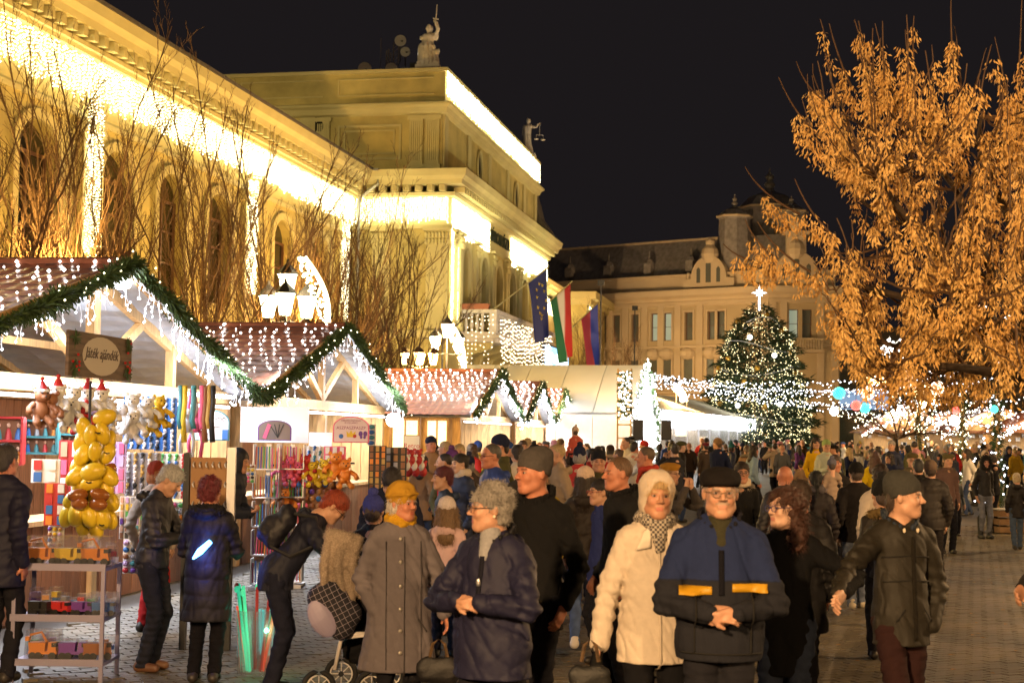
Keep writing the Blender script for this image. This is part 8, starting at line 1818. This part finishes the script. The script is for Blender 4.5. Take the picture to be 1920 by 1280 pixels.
# ------------------------------------------------------------------ buggy
bY = 10.9; b0 = at(640, 1200, bY); bg_ = thing('buggy', 'child buggy with checked bag and white frame between bending woman and grey coat', 'buggy', (b0[0], bY, 0))
whitem = mat('white_tube', (.75, .7, .66), .4); rub = mat('tyre_rubber', (.015, .015, .015), .8)
def bp_(px, py, dy=0): p = at(px, py, bY+dy); return np.array([p[0]-b0[0], dy, p[2]])
for px, py, dy in ((598, 1262, -.3), (697, 1268, -.3), (640, 1252, .3), (730, 1250, .3)):
    c = bp_(px, py, dy); c[2] = .125; w_ = MB(); a = np.linspace(0, 2*math.pi, 21); w_.tube([c+np.array([.105*math.cos(k), 0, .105*math.sin(k)]) for k in a], .021, 6, False); wo_ = obj('wheel', w_, rub, bg_, smooth=True)
    w_ = MB(); w_.tube([c+np.array([.08*math.cos(k), 0, .08*math.sin(k)]) for k in a], .006, 5, False)
    for k in range(8): w_.tube([c, c+np.array([.08*math.cos(k*.785), 0, .08*math.sin(k*.785)])], .004, 4)
    obj('rim', w_, whitem, wo_); w_ = MB(); w_.tube([c+[0, -.02, 0], c+[0, .02, 0]], .02, 8); obj('hub', w_, rub, wo_)
m = MB()
for dy in (-.27, .27): m.tube([bp_(628, 1255, dy), bp_(640, 1195, dy), bp_(652, 1110, dy), bp_(660, 1040, dy)], .015, 7); m.tube([bp_(640, 1195, dy), bp_(690, 1190, dy), bp_(705, 1240, dy)], .015, 7)
m.tube([bp_(660, 1040, -.27), bp_(660, 1040, .27)], .015, 7); m.tube([bp_(645, 1188, -.27), bp_(690, 1188, -.27)], .017, 7); obj('frame', m, whitem, bg_, smooth=True)
S_ = Solid(); S_.cap(bp_(672, 1120), bp_(700, 1160), .2, .19, .05); S_.cap(bp_(700, 1060), bp_(680, 1140), .13, .18, .05); me, _ = tomesh('seat', [S_.mesh(.02)], cloth); obj('seat', me, None, bg_, color=(.012, .012, .016))
S_ = Solid(); S_.cap(bp_(668, 1215), bp_(700, 1225), .1, .1, .05); S_.disp = lambda P_: .01*snoise(P_, 10, 4); me, _ = tomesh('basket', [S_.mesh(.016)], cloth); obj('basket', me, None, bg_, color=(.01, .01, .012))
tart = bpy.data.materials.new('checked_canvas'); tart.use_nodes = True; n_ = tart.node_tree; b_ = n_.nodes['Principled BSDF']; b_.inputs['Roughness'].default_value = .8; tc = n_.nodes.new('ShaderNodeTexCoord'); br = n_.nodes.new('ShaderNodeTexBrick'); br.offset = 0; br.inputs['Scale'].default_value = 9; br.inputs['Mortar Size'].default_value = .012; br.inputs['Color1'].default_value = (.015, .015, .025, 1); br.inputs['Color2'].default_value = (.02, .018, .03, 1); br.inputs['Mortar'].default_value = (.4, .35, .4, 1); br.inputs['Brick Width'].default_value = .35; br.inputs['Row Height'].default_value = .35
mp_ = n_.nodes.new('ShaderNodeMapping'); mp_.inputs['Rotation'].default_value = (R(90), 0, .5); n_.links.new(tc.outputs['Object'], mp_.inputs[0]); n_.links.new(mp_.outputs[0], br.inputs['Vector']); n_.links.new(br.outputs['Color'], b_.inputs['Base Color'])
S_ = Solid(); S_.cap(bp_(600, 1120, -.3), bp_(640, 1175, -.3), .09, .09, .03); S_.cap(bp_(622, 1110, -.3), bp_(655, 1150, -.3), .1, .09, .05); me, _ = tomesh('bag', [S_.mesh(.015)], tart); bo = obj('bag', me, None, bg_)
m = MB(); c = bp_(606, 1165, -.3); m.ball(c+[0, -.085, .03], (.085, .02, .14), 14, 8, M=rotm(0, 0, -.55)); obj('lilac_panel', m, cm_('lilac_cloth', (.32, .28, .42)), bo)
# fur blanket over the handle
S_ = Solid()
for i in range(5): x = 607+i*13; S_.cap(bp_(x+12, 1000+i*3, -.33), bp_(x, 1060, -.36+.03*(i%2)), .03, .032, .01); S_.cap(bp_(x, 1060, -.36+.03*(i%2)), bp_(x+3+i*4, 1128-i*3, -.33), .032, .026, .01)
S_.cap(bp_(622, 1005, -.3), bp_(668, 1015, -.3), .05, .05, .03); S_.disp = lambda P_: .003*snoise(P_, 20, 4)+.001*snoise(P_, 60, 5)
bk = thing('fur_blanket', 'beige fur blanket draped over the buggy handle', 'blanket', (b0[0], bY, 0)); me, _ = tomesh('blanket', [S_.mesh(.009)], furm); bo_ = obj('blanket', me, None, bk, color=(.42, .33, .25)); fuzz(bo_, furm, (.5, .4, .3), 5000, .02, 3)
# handbags of the front women
def bag(px, py, Y, label, col, s=1.):
    p = at(px, py, Y); t = thing('handbag', label, 'bag', tuple(p)); S_ = Solid(); S_.cap((-.1*s, 0, -.02), (.1*s, 0, -.02), .13*s, None, .04, ((0, 1., 0), 2.2)); S_.disp = lambda P_: .006*snoise(P_, 8, 4); me, _ = tomesh('body', [S_.mesh(.014)], leather); obj('body', me, None, t, color=col); m = MB(); m.tube([(-.09*s, 0, .06), (-.06*s, 0, .14), (0, 0, .17), (.06*s, 0, .14), (.09*s, 0, .06)], .011, 6); obj('handle', m, mat('patterned_strap', (.09, .05, .02), .6, noise=.7, nscale=40), t)
bag(822, 1250, 9.3, 'dark handbag with patterned amber handles held beside the grey coat', (.008, .007, .008), .6); bag(1106, 1262, 7.7, 'black handbag hanging low beside the cream coat', (.006, .006, .006), .48)
# wooden crates used as a bench
crm = mat('crate_plank', (.34, .2, .09), .7, noise=.3, nscale=5, stretch=(1, 6, 6))
for px, L_ in ((1838, 'slatted wooden crate bench by the tall boots'), (1872, 'slatted wooden crate bench, middle one'), (1908, 'slatted wooden crate bench at the right edge')):
    p = gr(px, 990); t = thing('wooden_crate', L_, 'crate', (p[0], 31.4, 0), .08, 'wooden crate benches')
    for r in range(3):
        for y in (-.28, .28): m = MB(); m.box((0, y, .08+r*.16), (.38, .025, .12)); obj('slat', m, crm, t)
        for x in (-.19, .19): m = MB(); m.box((x, 0, .08+r*.16), (.025, .54, .12)); obj('slat', m, crm, t)
    m = MB(); m.box((0, 0, .49), (.42, .6, .03)); obj('top', m, cm_('pale_top', (.5, .48, .42)), t)
# ------------------------------------------------------------------ roof statues and aerials
stm = mat('statue_stone', (.75, .68, .6), .8, noise=.15, nscale=3)
def sw(n, s, z): return hw(n, s, z)
n1, z1_ = hside(842, 125, A0_+.8); sz_ = 3.05
t = thing('roof_statue', 'pale robed statue raising a sword on the near corner of the roof', 'statue', tuple(sw(AN-.9, A0_+.8, 18.3)), -.1, 'roof statues')
m = MB(); m.box((0, 0, .15), (1.1, 1., .3)); m.box((0, 0, .37), (.95, .85, .16)); obj('plinth', m, stm, t)
S_ = Solid(); S_.cap((-.05, 0, .45), (-.12, 0, 1.1), .5, .38, .1); S_.cap((.28, -.1, .5), (.1, -.05, 1.15), .24, .2, .1); S_.cap((-.05, 0, 1.1), (0, 0, 1.65), .28, .22, .1); S_.cap((-.26, 0, 1.62), (.28, 0, 1.68), .16, None, .1); S_.ell((0, -.02, 2.06), (.16, .18, .2)); S_.cap((.02, 0, 1.7), (.02, 0, 1.9), .07); S_.cap((.28, 0, 1.7), (.42, -.1, 2.0), .11, .09, .05); S_.cap((.42, -.1, 2.0), (.3, -.1, 2.38), .09, .07, .05); S_.cap((-.2, 0, 1.65), (-.1, -.15, 1.4), .1, .08); S_.cap((-.1, -.15, 1.4), (.3, -.2, 1.15), .08, .07); S_.cap((.3, -.15, .8), (.42, -.2, .95), .1, .12)
S_.disp = lambda P_: .02*np.sin(P_[:, 0]*30+P_[:, 1]*18)+.012*snoise(P_, 4, 3); me, _ = tomesh('figure', [S_.mesh(.035)], stm); obj('figure', me, None, t); m = MB(); m.tube([(.3, -.1, 2.35), (.36, -.1, 3.15)], [.035, .015], 5); m.beam((.18, -.1, 2.5), (.44, -.1, 2.46), .05, .05); obj('sword', m, stm, t)
t = thing('roof_statue', 'pale robed statue holding out scales on the far corner of the roof', 'statue', tuple(sw(AN-.4, A1_-.8, 18.3)), -.1, 'roof statues')
m = MB(); m.box((0, 0, .15), (1., 1., .3)); obj('plinth', m, stm, t); S_ = Solid(); S_.cap((0, 0, .3), (-.05, 0, 1.3), .36, .24, .1); S_.cap((-.05, 0, 1.3), (0, 0, 1.9), .22, .22, .1); S_.cap((-.18, 0, 1.98), (.18, 0, 2.), .12, None, .08); S_.ell((.03, 0, 2.35), (.13, .15, .17)); S_.cap((0, 0, 2.), (.02, 0, 2.25), .08); S_.cap((.18, 0, 2.), (.45, 0, 1.95), .08, .07); S_.cap((.45, 0, 1.95), (.72, 0, 2.2), .07, .05); S_.cap((-.2, 0, 1.95), (-.3, 0, 1.5), .09, .07)
S_.disp = lambda P_: .02*np.sin(P_[:, 0]*30+P_[:, 1]*18); me, _ = tomesh('figure', [S_.mesh(.035)], stm); obj('figure', me, None, t); m = MB(); m.tube([(.72, 0, 2.25), (.72, 0, 1.5)], .015, 4); m.tube([(.5, 0, 1.5), (.95, 0, 1.45)], .02, 4); m.lathe([(.12, 0), (.14, .05)], (.52, 0, 1.2), 8); m.lathe([(.12, 0), (.14, .05)], (.93, 0, 1.15), 8); m.tube([(.52, 0, 1.25), (.52, 0, 1.5)], .01, 3); m.tube([(.93, 0, 1.2), (.93, 0, 1.46)], .01, 3); obj('scales', m, stm, t)
gd = mat('grey_dish', (.4, .39, .37), .5)
aY = 71.; 
for px, py, r_, L_ in ((751, 77, .28, 'upper satellite dish on the roof mast'), (760, 98, .24, 'lower satellite dish facing right on the roof mast'), (684, 130, .33, 'satellite dish low behind the parapet, left'), (734, 130, .3, 'satellite dish low behind the parapet, right')):
    p = at(px, py, aY); t = thing('satellite_dish', L_, 'antenna', tuple(p), 0, 'roof aerials'); m = MB(); m.tube([(0, -.05, 0), (0, 0, 0), (0, .08, 0)], [r_, r_*.85, .05], 14); obj('dish', m, gd, t); m = MB(); m.tube([(0, -.05, 0), (.1, -.35, -.1)], .015, 4); m.ball((.1, -.35, -.1), .05, 6, 4); m.tube([(0, .05, 0), (0, .1, -1. if py < 120 else -.4)], .03, 5); obj('feed_arm', m, dark, t)
t = thing('roof_mast', 'thin lattice mast carrying the satellite dishes', 'antenna', tuple(at(742, 130, aY+.2))); m = MB()
for x in (-.12, .12): m.tube([(x, 0, -.3), (x, 0, 1.3)], .025, 4)
for i in range(7): m.beam((-.12, 0, i*.2), (.12, 0, .2+i*.2), .02, .02)
for i in range(8): m.box((-.45+.1*(i % 3), 0, .25+.08*i), (.05, .05, .3))
m.tube([(-.72, 0, -.3), (-.72, 0, 1.5)], .012, 4); obj('mast', m, mat('rusty_steel', (.12, .1, .09), .7), t)
